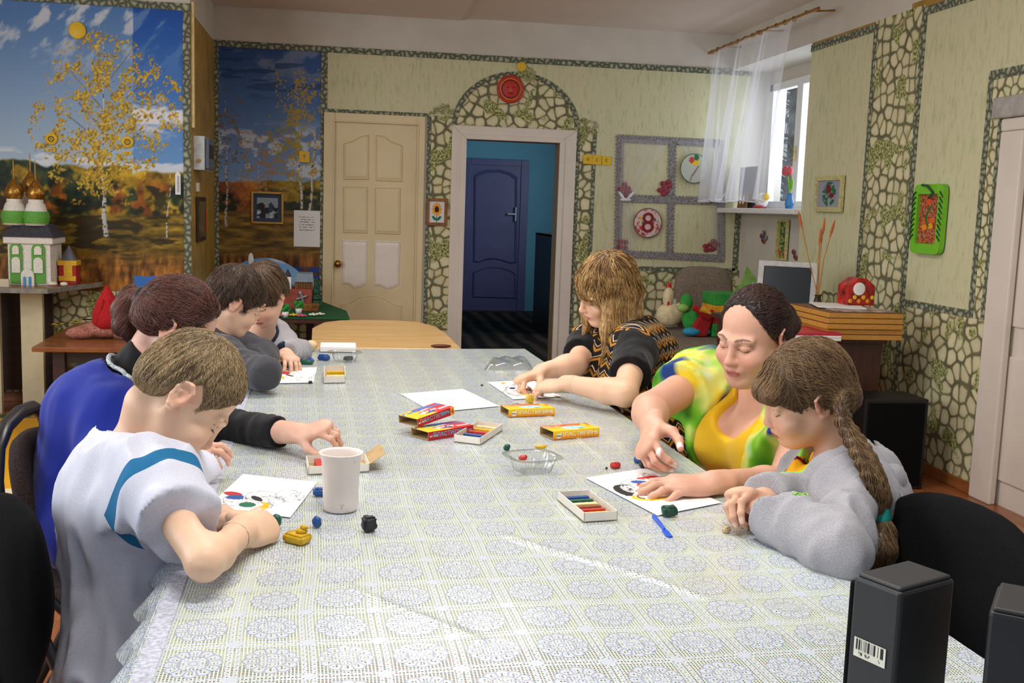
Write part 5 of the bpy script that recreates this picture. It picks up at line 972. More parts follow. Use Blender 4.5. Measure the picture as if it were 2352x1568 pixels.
# CRT monitor
plain('crt_grey',(196,194,192),.4); plain('crt_screen',(22,24,28),.18,var=.02); plain('crt_dark',(30,30,34),.5)
MN=thing('crt_monitor','grey CRT monitor with a dark screen on the desk','monitor',(2.62,5.95,dz)); mc=ay(1806,658,5.80); 
un=Vector((.83,-.55,0)).normalized(); fn_=Vector((-.55,-.83,.10)).normalized(); vn_=un.cross(-fn_).normalized(); vn_=vn_ if vn_.z>0 else -vn_
w2=.172; h2=.148; c0=Vector(mc)
m=MB()
def ring(o,i,d0,d1): 
    A=[(-o[0],-o[1]),(o[0],-o[1]),(o[0],o[1]),(-o[0],o[1])]; B=[(-i[0],-i[1]),(i[0],-i[1]),(i[0],i[1]),(-i[0],i[1])]
    vs=[c0+un*a+vn_*b-fn_*d1 for a,b in A]+[c0+un*a+vn_*b-fn_*d0 for a,b in A]+[c0+un*a+vn_*b-fn_*d0 for a,b in B]+[c0+un*a+vn_*b-fn_*(d0+.015) for a,b in B]
    m.add(vs,[(k*4+q,k*4+(q+1)%4,(k+1)*4+(q+1)%4,(k+1)*4+q) for k in range(3) for q in range(4)])
ring((w2,h2),(w2*.80,h2*.78),0,.05); m.build('bezel','crt_grey',MN,.004)
MB().prism([(-w2*.81,-h2*.79),(w2*.81,-h2*.79),(w2*.81,h2*.79),(-w2*.81,h2*.79)],c0-fn_*.012,un,vn_,-fn_*.004).build('screen','crt_screen',MN)
fr_=[c0+un*a+vn_*b-fn_*.05 for a,b in ((-w2*.97,-h2*.97),(w2*.97,-h2*.97),(w2*.97,h2*.97),(-w2*.97,h2*.97))]; bk_=[c0+un*a+vn_*b-fn_*.30 for a,b in ((-w2*.5,-h2*.5),(w2*.5,-h2*.5),(w2*.5,h2*.4),(-w2*.5,h2*.4))]
MB().add(fr_+bk_,[(0,1,5,4),(1,2,6,5),(2,3,7,6),(3,0,4,7),(4,5,6,7),(3,2,1,0)]).build('tube_housing','crt_dark',MN,.01)
bz=c0-fn_*.16; MB().lathe([(.001,0),(.11,0),(.11,.012),(.05,.03),(.045,max(.05,c0.z-dz-.10)),(.001,max(.05,c0.z-dz-.10))],(bz.x,bz.y,dz+.001),24).build('stand','crt_dark',MN)
# vase with dried ears
p=Vector((2.86,5.62,dz)); q=ay(1878,690,5.62); p.x=q.x; T=thing('dried_ears_vase','dark patterned vase with long dried grass ears beside the monitor','vase',p); plain('vase_dark',(60,52,30),.35,var=.9,scale=60)
MB().lathe([(.001,0),(.03,0),(.04,.05),(.028,.11),(.016,.16),(.02,.17)],p,18).build('vase','vase_dark',T); plain('straw',(206,140,70),.7); plain('ear_orange',(206,110,50),.8,bump=.4)
for (px,py) in ((1838,505),(1892,520),(1912,525),(1884,545)):
    e=ay(px,py,5.62); b=p+Vector((0,0,.16)); md=(b+e)/2+Vector((-.01,0,.02)); MB().tube([b,md,e],.003,5).build('stalk','straw',T); d=(e-md).normalized(); MB().tube([e-d*.05,e-d*.02,e+d*.02,e+d*.05],[.003,.008,.007,.002],7).build('ear','ear_orange',T)
# red house-shaped gift box
p=Vector((2.72,5.19,zst+.013)); q0,q1=ay(1946,700,5.2).x,ay(2008,700,5.2).x; T=thing('red_gift_box','red patterned house-shaped gift box with a white animal print on the board stack','gift box',p); hgt=.145; plain('gift_red',(190,40,30),.4,var=.5,scale=22)
MB().prism([(q0,0),(q1,0),(q1,hgt*.72),((q0*.35+q1*.65),hgt),((q0*.65+q1*.35),hgt),(q0,hgt*.72)],(0,5.20,zst+.0125),(1,0,0),(0,0,1),(0,.12,0)).build('box','gift_red',T,.004); MB().ell(((q0*.6+q1*.4),5.198,zst+.10),(.035,.004,.035)).build('animal_print','paper_white',T)
for k in range(6): MB().ell((q0+.015+(q1-q0-.03)*k/5,5.199,zst+.035+.02*(k%2)),(.012,.003,.012)).build('flower_print','yellow_card' if k%2 else 'sun_orange',T)
# green paper cut-out and small card behind the monitor
p=ay(1715,690,6.2); plain('leaf_paper',(134,180,90),.7); T=thing('green_cutout','green paper cut-out with a small printed grid by the monitor','paper cut-out',(p.x,6.2,p.z)); X0=p.x
MB().prism([(-.09,-.16),(.10,-.16),(.12,.0),(.03,.10),(-.02,.16),(-.05,.05),(-.10,.0)],(X0,6.18,p.z+.06),(1,0,0),(0,0,1),(0,.004,0)).build('cutout','leaf_paper',T); MB().box(X0+.02,X0+.12,6.176,6.179,p.z+.03,p.z+.12).build('printed_grid',plain('grid_print',(186,190,178),.6,var=.3,scale=60),T); MB().box(X0-.03,X0+.03,6.19,6.25,dz,p.z-.05).build('stand','leaf_paper',T)
# black box on the floor, plug and cable
T=thing('black_floor_box','matt black loudspeaker box standing on the floor before the desk','box',(2.82,5.0,0)); MB().box(2.56,2.90,4.72,4.96,.0,.46).build('cabinet','black_plastic',T,.006); MB().box(2.58,2.88,4.712,4.72,.02,.44).build('front_panel','black_fabric',T,.003)
p=ax(2068,1007,XR-.04); T=thing('power_socket','white power socket block on the wall above the baseboard','socket',p); MB().box(XR-.045,XR-.008,p.y-.05,p.y+.05,p.z-.03,p.z+.03).build('housing','white_plastic',T,.01); MB().cyl((XR-.05,p.y,p.z),(XR-.045,p.y,p.z),.02).build('outlet','white_plastic',T)
tag(MB().tube([(XR-.06,p.y-.02,p.z),(XR-.09,p.y-.06,p.z-.03),(XR-.10,p.y-.14,.08),(XR-.16,p.y-.16,.02),(XR-.30,p.y-.06,.008),(XR-.42,p.y+.02,.008),(XR-.30,p.y+.08,.008)],.006,6).build('power_cable','black_plastic'),'black power cable looping from the wall socket to the floor','cable')
# ================================================================ LEFT SIDE FURNITURE
T=thing('display_table','cream side-board display table with a grey-edged top by the birch mural','table',(-2.1,6.8,0)); zt0=.752
e0=az(110,672,zt0+.03); e1=az(182,657,zt0+.03)
MB().prism([(-3.2,6.42),(-1.68,6.42),(-1.50,6.98),(-1.50,7.03),(-3.2,7.03)],(0,0,zt0),(1,0,0),(0,1,0),(0,0,.03)).build('tabletop',plain('top_grey',(134,128,118),.4,var=.2),T,.003); MB().prism([(-3.19,6.44),(-1.70,6.44),(-1.52,6.98),(-1.52,7.02),(-3.19,7.02)],(0,0,zt0+.0302),(1,0,0),(0,1,0),(0,0,.002)).build('top_veneer','table_walnut',T)
plain('board_cream',(206,196,162),.5,var=.03)
for xa,xb in ((-1.90,-1.775),(-2.14,-2.02)): MB().box(xa,xb,6.66,6.70,0,zt0).build('leg_panel','board_cream',T)
MB().box(-3.1,-1.78,6.9,6.93,.1,zt0).build('back_panel','dark_wood',T)
# church model
CH=thing('church_model','white and green quilled church model with golden domes','model',(-1.93,6.70,zt0+.033)); zc0=zt0+.0325; yc=6.62; plain('beadwhite',(232,228,218),.6,var=.1,scale=120,bump=.8); plain('beadgreen',(96,168,62),.6,var=.15,scale=120,bump=.8); plain('slate',(62,62,72),.7,var=.2,scale=60,bump=.5); plain('bead_blue',(70,150,200),.5)
def cx_(px,Y=yc): return ay(px,600,Y).x
def cz_(py,Y=yc): return ay(60,py,Y).z
x0,x1=cx_(18),cx_(116); MB().box(x0,x1,yc,yc+.26,zc0,cz_(556)).build('walls','beadwhite',CH,.004); MB().box(x0-.02,x1+.02,yc-.02,yc+.28,cz_(560),cz_(543)).build('cornice','beadwhite',CH,.008)
MB().add([(x0-.03,yc-.03,cz_(544)),(x1+.03,yc-.03,cz_(544)),(x1+.03,yc+.29,cz_(544)),(x0-.03,yc+.29,cz_(544)),(x0+.03,yc+.05,cz_(514)),(x1-.03,yc+.05,cz_(514)),(x1-.03,yc+.22,cz_(514)),(x0+.03,yc+.22,cz_(514))],[(0,1,5,4),(1,2,6,5),(2,3,7,6),(3,0,4,7),(4,5,6,7),(3,2,1,0)]).build('roof','slate',CH)
def archp(x0,x1,z0,z1,Y,th,mat,nm):
    n=10; r=(x1-x0)/2; poly=[(x0,z0),(x1,z0)]+[((x0+x1)/2+r*math.cos(a),z1-r+r*math.sin(a)) for a in np.linspace(0,math.pi,n)]; MB().prism(poly,(0,Y,0),(1,0,0),(0,0,1),(0,-th,0)).build(nm,mat,CH)
for xa,xb in ((24,52),(74,104)):
    archp(cx_(xa),cx_(xb),cz_(650),cz_(558),yc,.012,'beadgreen','arch_panel'); archp(cx_(xa+5),cx_(xb-4),cz_(626),cz_(590),yc-.012,.010,'beadwhite','window_arch'); archp(cx_(xa+7),cx_(xb-6),cz_(584),cz_(564),yc-.012,.010,'beadwhite','window_arch')
archp(cx_(50),cx_(80),cz_(657),cz_(617),yc-.008,.02,'beadwhite','porch'); 
for a_ in (59,71): archp(cx_(a_-3),cx_(a_+3),cz_(656),cz_(634),yc-.028,.005,'bead_blue','porch_door')
for px,dy in ((28,.0),(78,.0),(52,.13)):
    x=cx_(px); y=yc+.07+dy; b=cz_(516); k=1 if dy==0 else .9; r=.068*k; up=.0 if dy==0 else .045
    MB().lathe([(.001,0),(r*.95,0),(r*1.08,.05),(r*.75,.125+up),(r*.62,.135+up),(r*.62,.155+up)],(x,y,b-.005),20).build('drum','beadwhite',CH); MB().lathe([(r*1.0,.012),(r*1.14,.05),(r*1.02,.085)],(x,y,b-.005),20).build('drum_band','beadgreen',CH)
    z=b+.15+up; MB().lathe([(r*.60,0),(r*.78,.02),(r*.80,.045),(r*.55,.08),(r*.2,.11),(r*.07,.13),(.003,.22),(.001,.24)],(x,y,z),20).build('onion_dome','gold_foil',CH)
tag(MB().box(cx_(-40,6.55),cx_(28,6.55),6.47,6.49,zc0,zc0+.045).build('name_card',plain('card_beige',(206,196,168),.6)),'beige name card before the church model','card')
T=thing('red_tower_model','red and yellow model tower with a grey cone roof on the display table','model',(-1.72,6.85,zc0)); plain('bead_red',(176,30,30),.6,bump=.6,scale=120); plain('bead_yellow',(226,176,30),.6,bump=.6,scale=120); xt=ay(160,650,6.8).x; MB().box(xt-.05,xt+.05,6.75,6.85,zc0,cz_(600,6.8)).build('tower_walls','bead_red',T,.003); MB().box(xt-.055,xt+.055,6.745,6.855,cz_(606,6.8),cz_(595,6.8)).build('battlement','bead_yellow',T); MB().cyl((xt,6.8,cz_(596,6.8)),(xt,6.8,cz_(568,6.8)+.02),.05,.004,14).build('cone_roof',plain('cone_grey',(96,100,112),.4),T); MB().box(xt-.05,xt+.05,6.744,6.75,zc0+.02,zc0+.05).build('yellow_band','bead_yellow',T); MB().prism([(-.025,0),(.025,0),(.025,.06),(0,.085),(-.025,.06)],(xt+.005,6.75,cz_(630,6.8)),(1,0,0),(0,0,1),(0,-.006,0)).build('yellow_window','bead_yellow',T)
T=thing('small_castle_model','small red and yellow castle wall model beside the church','model',(-1.78,6.9,zc0)); xt=ay(126,650,6.85).x; MB().box(xt-.06,xt+.05,6.82,6.9,zc0,zc0+.06).build('castle_wall','bead_red',T)
for k in range(4): MB().box(xt-.06+k*.03,xt-.045+k*.03,6.82,6.86,zc0+.06,zc0+.085).build('merlon','bead_yellow',T); MB().box(xt-.05+k*.026,xt-.035+k*.026,6.815,6.82,zc0+.02,zc0+.035).build('yellow_brick','bead_yellow',T)
for k,px in enumerate((120,147)): p=ay(px,655,6.6); tag(MB().ell((p.x,6.6,zc0+.013),(.03 if k==0 else .022,.02,.013)).build('pebble','clay_white'),('flat white pebble' if k==0 else 'rounder white pebble')+' beside the church model on the display table','pebble')
# brown table with crochet flame
T=thing('brown_low_table','low varnished brown table before the birch mural','table',(-1.0,6.2,0)); zb=.55
MB().prism([(-1.555,5.62),(-.35,5.62),(-.35,6.9),(-1.50,6.9),(-1.60,6.7)],(0,0,zb-.025),(1,0,0),(0,1,0),(0,0,.025)).build('tabletop','table_walnut',T,.004)
for x,y in ((-1.45,5.75),(-.45,5.75),(-1.45,6.8),(-.45,6.8)): MB().box(x-.03,x+.03,y-.03,y+.03,.0105,zb-.025).build('leg','dark_wood',T)
MB().box(-1.42,-.5,5.74,5.76,zb-.10,zb-.025).build('apron','dark_wood',T)
for k in range(11):
    p=az(148+k*10-(20 if k<2 else 0),744-k*2.6+(2 if k%2 else 0),zb); tag(MB().prism([(-.022,-.03),(.02,-.03),(.024,.03),(-.018,.03)],(p.x,min(p.y,6.9),zb+.0005),(1,.1,0),(-.1,1,0),(0,0,.001)).build('yellow_slip','yellow_card'),'small yellow paper slip in the row along the brown table\'s back edge','paper slip','yellow paper slips on the brown table')
p=az(232,776,zb); p.y=max(p.y,5.75); p=ay(232,770,6.0); p.z=zb; T=thing('crochet_flame','red crocheted flame cap on a pinkish furry paw base','craft toy',p); plain('fur_pink',(176,112,96),.9,var=.3,scale=90,bump=.9); plain('crochet_red',(182,16,24),.9,var=.2,scale=120,bump=.8)
MB().ell(p+Vector((.02,.02,.05)),(.13,.09,.05)).ell(p+Vector((-.09,-.04,.035)),(.085,.045,.035),14,9,Matrix.Rotation(.35,3,'Z')).ell(p+Vector((.12,-.03,.035)),(.07,.04,.035),14,9,Matrix.Rotation(-.35,3,'Z')).ell(p+Vector((-.07,.08,.04)),(.08,.04,.03)).build('paw_base','fur_pink',T)
MB().lathe([(.001,.06),(.07,.06),(.080,.10),(.078,.14),(.058,.20),(.030,.25),(.010,.285),(.001,.295)],p+Vector((.035,0,0)),20).build('flame_cap','crochet_red',T)
for s_ in(-1,1): MB().ell(p+Vector((.035+s_*.03,-.055,.15)),(.018,.02,.075),10,8,Matrix.Rotation(-s_*.25,3,'Y')).build('flame_fold','crochet_red',T)
p0=ay(170,805,6.5); T=thing('picture_box','box with a blue and green landscape lid under the brown table','box',(-1.2,6.6,0)); xa,xb=ay(170,850,6.5).x,ay(330,850,6.5).x; za,zb2=ay(200,895,6.5).z,ay(200,838,6.5).z; MB().box(xa,xb,6.5,6.8,0,za).build('carcass','dark_wood',T); MB().box(xa,xb,6.49,6.8,za,zb2).build('lid',plain('lid_print',(110,130,140),.5,var=.8,scale=6),T)
# diorama table
T=thing('diorama_table','dark table with a green felt top carrying the fortress diorama','table',(-.45,7.4,0)); zd=.57; xr_d=ay(800,733,7.0).x
MB().prism([(-.93,6.95),(xr_d,6.95),(xr_d-.02,7.45),(-.15,8.2),(-.93,8.2)],(0,0,zd-.03),(1,0,0),(0,1,0),(0,0,.03)).build('tabletop','brown_desk',T,.003); MB().prism([(-.92,6.94),(xr_d+.01,6.94),(xr_d-.01,7.46),(-.15,8.19),(-.92,8.19)],(0,0,zd+.0003),(1,0,0),(0,1,0),(0,0,.006)).build('felt_top',plain('felt_green',(22,92,46),.95,bump=.3,scale=200),T)
for x,y in ((-.86,7.02),(-.10,7.05),(-.86,8.1),(-.22,8.0)): MB().box(x-.03,x+.03,y-.03,y+.03,0,zd-.03).build('leg','dark_wood',T)
zf=zd+.0066
FT=thing('fortress_model','red brick fortress model with a sword and a white turret','model',(-.25,7.7,zf)); plain('fort_red',(164,74,56),.7,var=.15,scale=30); xa,xb=ay(640,690,7.55).x,ay(716,690,7.55).x; zt1=ay(680,664,7.55).z; MB().box(xa,xb,7.55,7.75,zf,zt1).build('fort_wall','fort_red',FT,.003)
xc0=ay(678,640,7.65).x; zt2=ay(690,647,7.6).z; MB().box(xc0,xb,7.6,7.78,zt1,zt2).build('upper_wall','fort_red',FT)
for k in range(7): MB().box(xc0+.01+k*(xb-xc0)/7.2,xc0+.022+k*(xb-xc0)/7.2,7.592,7.6,zt1+.005,zt2-.002).build('slot','print_brown',FT)
MB().prism([(xc0-.01,zt2),(xb+.01,zt2),(xb,zt2+.06),(xc0+.02,zt2+.06)],(0,7.58,0),(1,0,0),(0,0,1),(0,.2,0)).build('grey_roof',plain('roof_blue_grey',(140,156,172),.5),FT)
xt=ay(661,650,7.6).x; MB().box(xt-.025,xt+.025,7.57,7.62,zt1,zt1+.085).build('turret','paper_white',FT); MB().cyl((xt,7.595,zt1+.085),(xt,7.595,zt1+.14),.028,.002,12).build('turret_roof','slate',FT)
s0_=ay(690,674,7.54); s1_=ay(702,710,7.54); MB().cyl(s0_,s1_,.011,.004,8).build('sword_blade','metal_grey',FT); d=(s1_-s0_).normalized(); h0=s0_+d*.03; sd=Vector((d.z,0,-d.x)); MB().cyl(h0-sd*.04,h0+sd*.04,.009,n=8).build('sword_guard','metal_grey',FT); MB().ell(s0_-d*.005,(.014,.012,.014)).build('sword_pommel','metal_grey',FT)
BKD=thing('sky_backdrop','arched painted backdrop of sky with cloud behind the fortress','backdrop',(-.5,8.0,zf)); cxp=ay(608,650,7.95).x; rr_=ay(715,650,7.95).x-cxp; zb3=ay(608,690,7.95).z; ht=ay(608,592,7.95).z-zb3; n=26; K=22
vs=[];
for k in range(K+1):
    for i in range(n+1): a=math.pi*i/n; vs.append((cxp+rr_*math.cos(a)*k/K,7.95,zb3+ht*math.sin(a)*k/K))
o=MB().add(vs,[(k*(n+1)+i,(k+1)*(n+1)+i,(k+1)*(n+1)+i+1,k*(n+1)+i+1) for k in range(K) for i in range(n)]).build('sky_print','print_paper',BKD); co=np.array(vs); tt=np.clip((co[:,2]-zb3)/ht,0,1); c_=np.array([186,206,224])[None]*(1-tt[:,None])+np.array([96,150,206])[None]*tt[:,None]; c_=blend(c_,(232,236,240),sstep(.5,.62,fb(co[:,0]*9,co[:,2]*16,3,4))*.8); c_=blend(c_,(60,84,50),((tt<.32+.1*fb(co[:,0]*20,co[:,0]*0,2,2))&(co[:,0]>cxp+rr_*.2)).astype(float)); setcol(o.data,c_)
MB().prism([(cxp+rr_*math.cos(a),zb3+ht*math.sin(a)) for a in np.linspace(0,math.pi,27)]+[(cxp-rr_,zf),(cxp+rr_,zf)],(0,7.956,0),(1,0,0),(0,0,1),(0,.01,0)).build('backing','cardboard',BKD)
MB().ell((cxp-.10,7.945,zb3+ht*.95),(.02,.004,.05)).build('church_print','paper_white',BKD)
T=thing('fir_model','small dark green model fir beside the fortress','model tree',(xb+.03,7.6,zf)); xf=ay(727,690,7.6).x
for k in range(4): MB().cyl((xf,7.6,zf+.03+k*.04),(xf,7.6,zf+.10+k*.04),.05-.008*k,.006,10).build('branch_tier',plain('fir_green',(40,84,64),.9,var=.4,scale=60,bump=1.),T)
MB().cyl((xf,7.6,zf),(xf,7.6,zf+.04),.012,n=8).build('trunk','dark_wood',T)
bk=ay(707,718,7.4); tag(MB().prism([(-.06,0),(.07,0),(.08,.05),(-.04,.055)],(bk.x,7.35,zf),(1,0,0),(0,0,1),(0,.1,0)).build('straw_basket',plain('straw_brown',(150,96,40),.8,var=.4,scale=40,bump=.6),bevel=.008),'brown straw basket before the fortress model','basket')
R=random.Random(5); fcols=(('petal_white',(236,232,220),'white'),('petal_yellow',(236,206,70),'yellow'),('petal_pink',(226,96,130),'pink'),('petal_cream',(232,214,160),'cream'))
fm={}
for nm,c_,w_ in fcols: plain(nm,c_,.7)
cnt=0
for k in range(46):
    px=R.uniform(608,788); py=R.uniform(724,742) if px<740 else R.uniform(730,736); p=az(px,py,zf); 
    if p.x>xr_d-.03 or p.y<6.98 or p.y>7.5 or p.x<-.9: continue
    nm,c_,w_=fcols[k%4 if px<740 else 1]; key=nm
    if key not in fm:
        m=MB()
        for q in range(5): m.ell((.016*math.cos(q*1.257),.016*math.sin(q*1.257),.008),(.014,.010,.004),8,5,Matrix.Rotation(q*1.257,3,'Z'))
        m.ell((0,0,.010),(.008,.008,.006),8,5); fm[key]=m.mesh('clay_flower'); fm[key].materials.append(MATS[nm])
    o=bpy.data.objects.new('clay_flower',fm[key]); COL.objects.link(o); o.location=(p.x,p.y,zf); o.scale=(1.2,1.2,1.6); tag(o,'small %s clay flower on the green felt diorama'%w_,'clay flower','clay flowers on the diorama'); cnt+=1
for k,(px,py) in enumerate(((612,722),(627,712),(655,722),(686,714))):
    p=az(px,py+6,zf); p=Vector((p.x,min(p.y,7.4),zf)); T=thing('clay_bouquet','tiny white pot of green clay leaves on the diorama, %s'%('beside the hooded child','nearest the fortress corner','before the red wall','below the sword')[k],'model plant',p); MB().lathe([(.001,0),(.018,0),(.024,.035),(.001,.035)],p,12).build('pot','paper_white',T); m=MB()
    for q in range(9): a=q*.7; m.ell(p+Vector((.022*math.cos(a),.022*math.sin(a),.05+.012*(q%3))),(.014,.008,.014),7,5)
    m.build('leaves','plush_green',T)
# ================================================================ FLOOR RUG AND OVAL TABLE
def paint_rug(U,V):
    c=np.full((len(U),3),1.)*np.array([236,222,184])[None]; n=fb(U*3,V*4,3,3); c=blend(c,(236,172,36),((n>.52)).astype(float)); c=blend(c,(120,170,210),((n<.36)).astype(float)); b=(U<.06)|(U>.94)|(V<.05)|(V>.95); c=blend(c,(36,96,56),b.astype(float)); c=blend(c,(210,160,50),(b&(fb(U*60,V*60,4,2)>.6)).astype(float)); return c
tag(panel('play_rug',None,(-3.2,4.28,.010),(2.05,0,0),(0,2.28,0),120,120,paint_rug,.008),'cream and yellow play rug with a green border on the wooden floor','rug')
OT=thing('oval_table','oval light oak table behind the long work table','table',(.2,4.95,0)); ov=[(-.115,4.36),(-.13,5.05),(-.08,5.30),(.0,5.40),(.12,5.44),(.28,5.44),(.40,5.38),(.47,5.20),(.50,4.9),(.515,4.36)]
MB().prism(ov,(0,0,.712),(1,0,0),(0,1,0),(0,0,.025)).build('tabletop','table_oak',OT,.006)
for x,y in ((-.04,4.45),(.42,4.45),(.02,5.25),(.36,5.25)): MB().box(x-.025,x+.025,y-.025,y+.025,0,.712).build('leg','table_oak',OT)
p=az(1013,798,.738); tag(MB().ell((p.x,p.y,.745),(.045,.014,.008)).build('clay_strip',plain('clay_maroon',(90,28,22),.5,bump=.4)),'dark maroon clay strip on the oval oak table','plasticine')
# ================================================================ IMPLICIT-SURFACE FIGURES
def nrm(v): v=np.asarray(v,float); return v/np.linalg.norm(v)
def npv(v): return np.array([v[0],v[1],v[2]],float)
class Sdf:
    def __init__(s): s.ops=[]
    def _add(s,fn,c,r,k,mode): s.ops.append((fn,np.asarray(c,float),float(r),k,mode)); return s
    def ell(s,c,r,R=None,k=.02,mode='u'):
        c=npv(c); r=np.asarray(r,float); R=np.eye(3) if R is None else np.asarray(R)   # rows of R = local axes
        def fn(P):
            q=(P-c)@R.T; a=q/r; k0=np.sqrt((a*a).sum(1))+1e-9; b=a/r; k1=np.sqrt((b*b).sum(1))+1e-9; return k0*(k0-1)/k1
        return s._add(fn,c,r.max(),k,mode)
    def cone(s,a,b,ra,rb,k=.02,flat=None,mode='u'):
        a=npv(a);b=npv(b); ba=b-a
        if flat is not None:
            n=nrm(flat[0]); f=flat[1]; T=np.eye(3)+np.outer(n,n)*(1/f-1)
        else: T=None; f=1
        bt=ba if T is None else T@ba; L=max(bt@bt,1e-12)
        def fn(P):
            q=P-a
            if T is not None: q=q@T.T
            t=np.clip(q@bt/L,0,1); return (np.sqrt(((q-t[:,None]*bt)**2).sum(1))-(ra+(rb-ra)*t))*min(1,f+.15)
        return s._add(fn,(a+b)/2,np.linalg.norm(ba)/2+max(ra,rb)*max(1,f),k,mode)
    def chain(s,pts,rad,k=.015,flat=None):
        for i in range(len(pts)-1): s.cone(pts[i],pts[i+1],rad[i],rad[i+1],k,flat)
        return s
    def fun(s,fn,mode='i',k=.0): return s._add(fn,(0,0,0),1e3,k,mode)
    def ev(s,P,mar=.03):
        P=np.asarray(P,float); d=np.full(len(P),.5)
        for fn,c,r,k,mode in s.ops:
            if r<100:
                m=((P-c)**2).sum(1)<(r+mar+k)**2; i=np.nonzero(m)[0]
                if len(i)==0: continue
                e=fn(P[i]); a=d[i]
            else: i=slice(None); e=fn(P); a=d
            if mode=='u': h=np.maximum(k-np.abs(a-e),0)/max(k,1e-9); d[i]=np.minimum(a,e)-h*h*k*.25
            elif mode=='s': e=-e; h=np.maximum(k-np.abs(a-e),0)/max(k,1e-9); d[i]=np.maximum(a,e)+h*h*k*.25
            elif mode=='i': h=np.maximum(k-np.abs(a-e),0)/max(k,1e-9); d[i]=np.maximum(a,e)+h*h*k*.25
            elif mode=='d': d[i]=a-e            # displacement
        return d
    def grad(s,P,e=.002):
        g=np.zeros_like(P)
        for a in range(3):
            o=np.zeros(3); o[a]=e; g[:,a]=s.ev(P+o)-s.ev(P-o)
        return g/(np.linalg.norm(g,axis=1)[:,None]+1e-12)
    def bbox(s):
        lo=np.full(3,9.);hi=-lo
        for fn,c,r,k,m in s.ops:
            if m=='u': lo=np.minimum(lo,c-r-.015); hi=np.maximum(hi,c+r+.015)
        return lo,hi
def upsample(C,n):
    for ax_ in range(3): 
        C=np.repeat(C,n,axis=ax_)
    return C
def polygonise(sdf,lo,hi,h):
    lo=np.asarray(lo,float);hi=np.asarray(hi,float); n=np.maximum(2,np.ceil((hi-lo)/(4*h)).astype(int)); N=n*4+1
    gx=[lo[a]+(np.arange(n[a])+.5)*4*h for a in range(3)]; Pc=np.stack(np.meshgrid(*gx,indexing='ij'),-1).reshape(-1,3)
    dc=sdf.ev(Pc,.05).reshape(n); near=np.abs(dc)<4*h*1.25+.004
    D=np.full(N,.5,np.float32); sg=np.where(dc<0,-.5,.5).astype(np.float32); D[:-1,:-1,:-1]=upsample(sg,4)
    mk=np.zeros(N,bool); mk[:-1,:-1,:-1]=upsample(near,4); 
    for a in range(3):
        t=mk.copy(); sl=[slice(None)]*3; sr=[slice(None)]*3; sl[a]=slice(1,None); sr[a]=slice(None,-1); t[tuple(sl)]|=mk[tuple(sr)]; mk=t
    I=np.nonzero(mk); P=lo+np.stack(I,1)*h; D[I]=sdf.ev(P).astype(np.float32)
    S=D<0
    cnt=np.zeros(tuple(N-1),np.int8)
    for a in(0,1):
        for b in(0,1):
            for c in(0,1): cnt+=S[a:N[0]-1+a,b:N[1]-1+b,c:N[2]-1+c]
    act=(cnt>0)&(cnt<8); A=np.stack(np.nonzero(act),1); idx=np.full(act.shape,-1,np.int64); idx[act]=np.arange(len(A))
    if len(A)==0: return np.zeros((0,3)),np.zeros((0,4),int)
    cor=[(a,b,c) for a in(0,1) for b in(0,1) for c in(0,1)]; vals=np.stack([D[A[:,0]+a,A[:,1]+b,A[:,2]+c] for a,b,c in cor],1)
    acc=np.zeros((len(A),3)); w=np.zeros(len(A))
    for i,p in enumerate(cor):
        for j,q in enumerate(cor):
            if i<j and sum(abs(x-y) for x,y in zip(p,q))==1:
                v0,v1=vals[:,i],vals[:,j]; m=(v0<0)!=(v1<0); t=np.where(m,v0/np.where(m,v0-v1,1),0); pt=np.array(p)[None]+t[:,None]*(np.array(q)-np.array(p))[None]; acc+=pt*m[:,None]; w+=m
    V=lo+(A+acc/np.maximum(w,1)[:,None])*h
    Fs=[]
    for a in range(3):
        b,c=(a+1)%3,(a+2)%3; sl=[slice(None)]*3; sl2=[slice(None)]*3; sl[a]=slice(0,-1); sl2[a]=slice(1,None); s0=S[tuple(sl)]; s1=S[tuple(sl2)]
        E=np.stack(np.nonzero(s0!=s1),1); E=E[(E[:,b]>0)&(E[:,c]>0)&(E[:,b]<N[b]-1)&(E[:,c]<N[c]-1)]
        if not len(E): continue
        def ci(db,dc): 
            q=E.copy(); q[:,b]-=db; q[:,c]-=dc; return idx[q[:,0],q[:,1],q[:,2]]
        f=np.stack([ci(1,1),ci(0,1),ci(0,0),ci(1,0)],1); fl=~s0[E[:,0],E[:,1],E[:,2]]; f[fl]=f[fl][:,::-1]; Fs.append(f)
    Fq=np.concatenate(Fs); Fq=Fq[(Fq>=0).all(1)]
    return V,Fq
def compact(V,Fq):
    u,inv=np.unique(Fq.ravel(),return_inverse=True); return V[u],inv.reshape(-1,4)
def smoothmesh(V,Fq,it=1,lam=.5):
    I=np.concatenate([Fq[:,a] for a in range(4) for _ in(0,1)]); Jn=np.concatenate([Fq[:,(a+k)%4] for a in range(4) for k in(1,3)]); n=np.maximum(np.bincount(I,minlength=len(V)),1)
    for _ in range(it):
        s=np.stack([np.bincount(I,V[Jn,a],minlength=len(V)) for a in range(3)],1); V=V+lam*(s/n[:,None]-V)
    return V
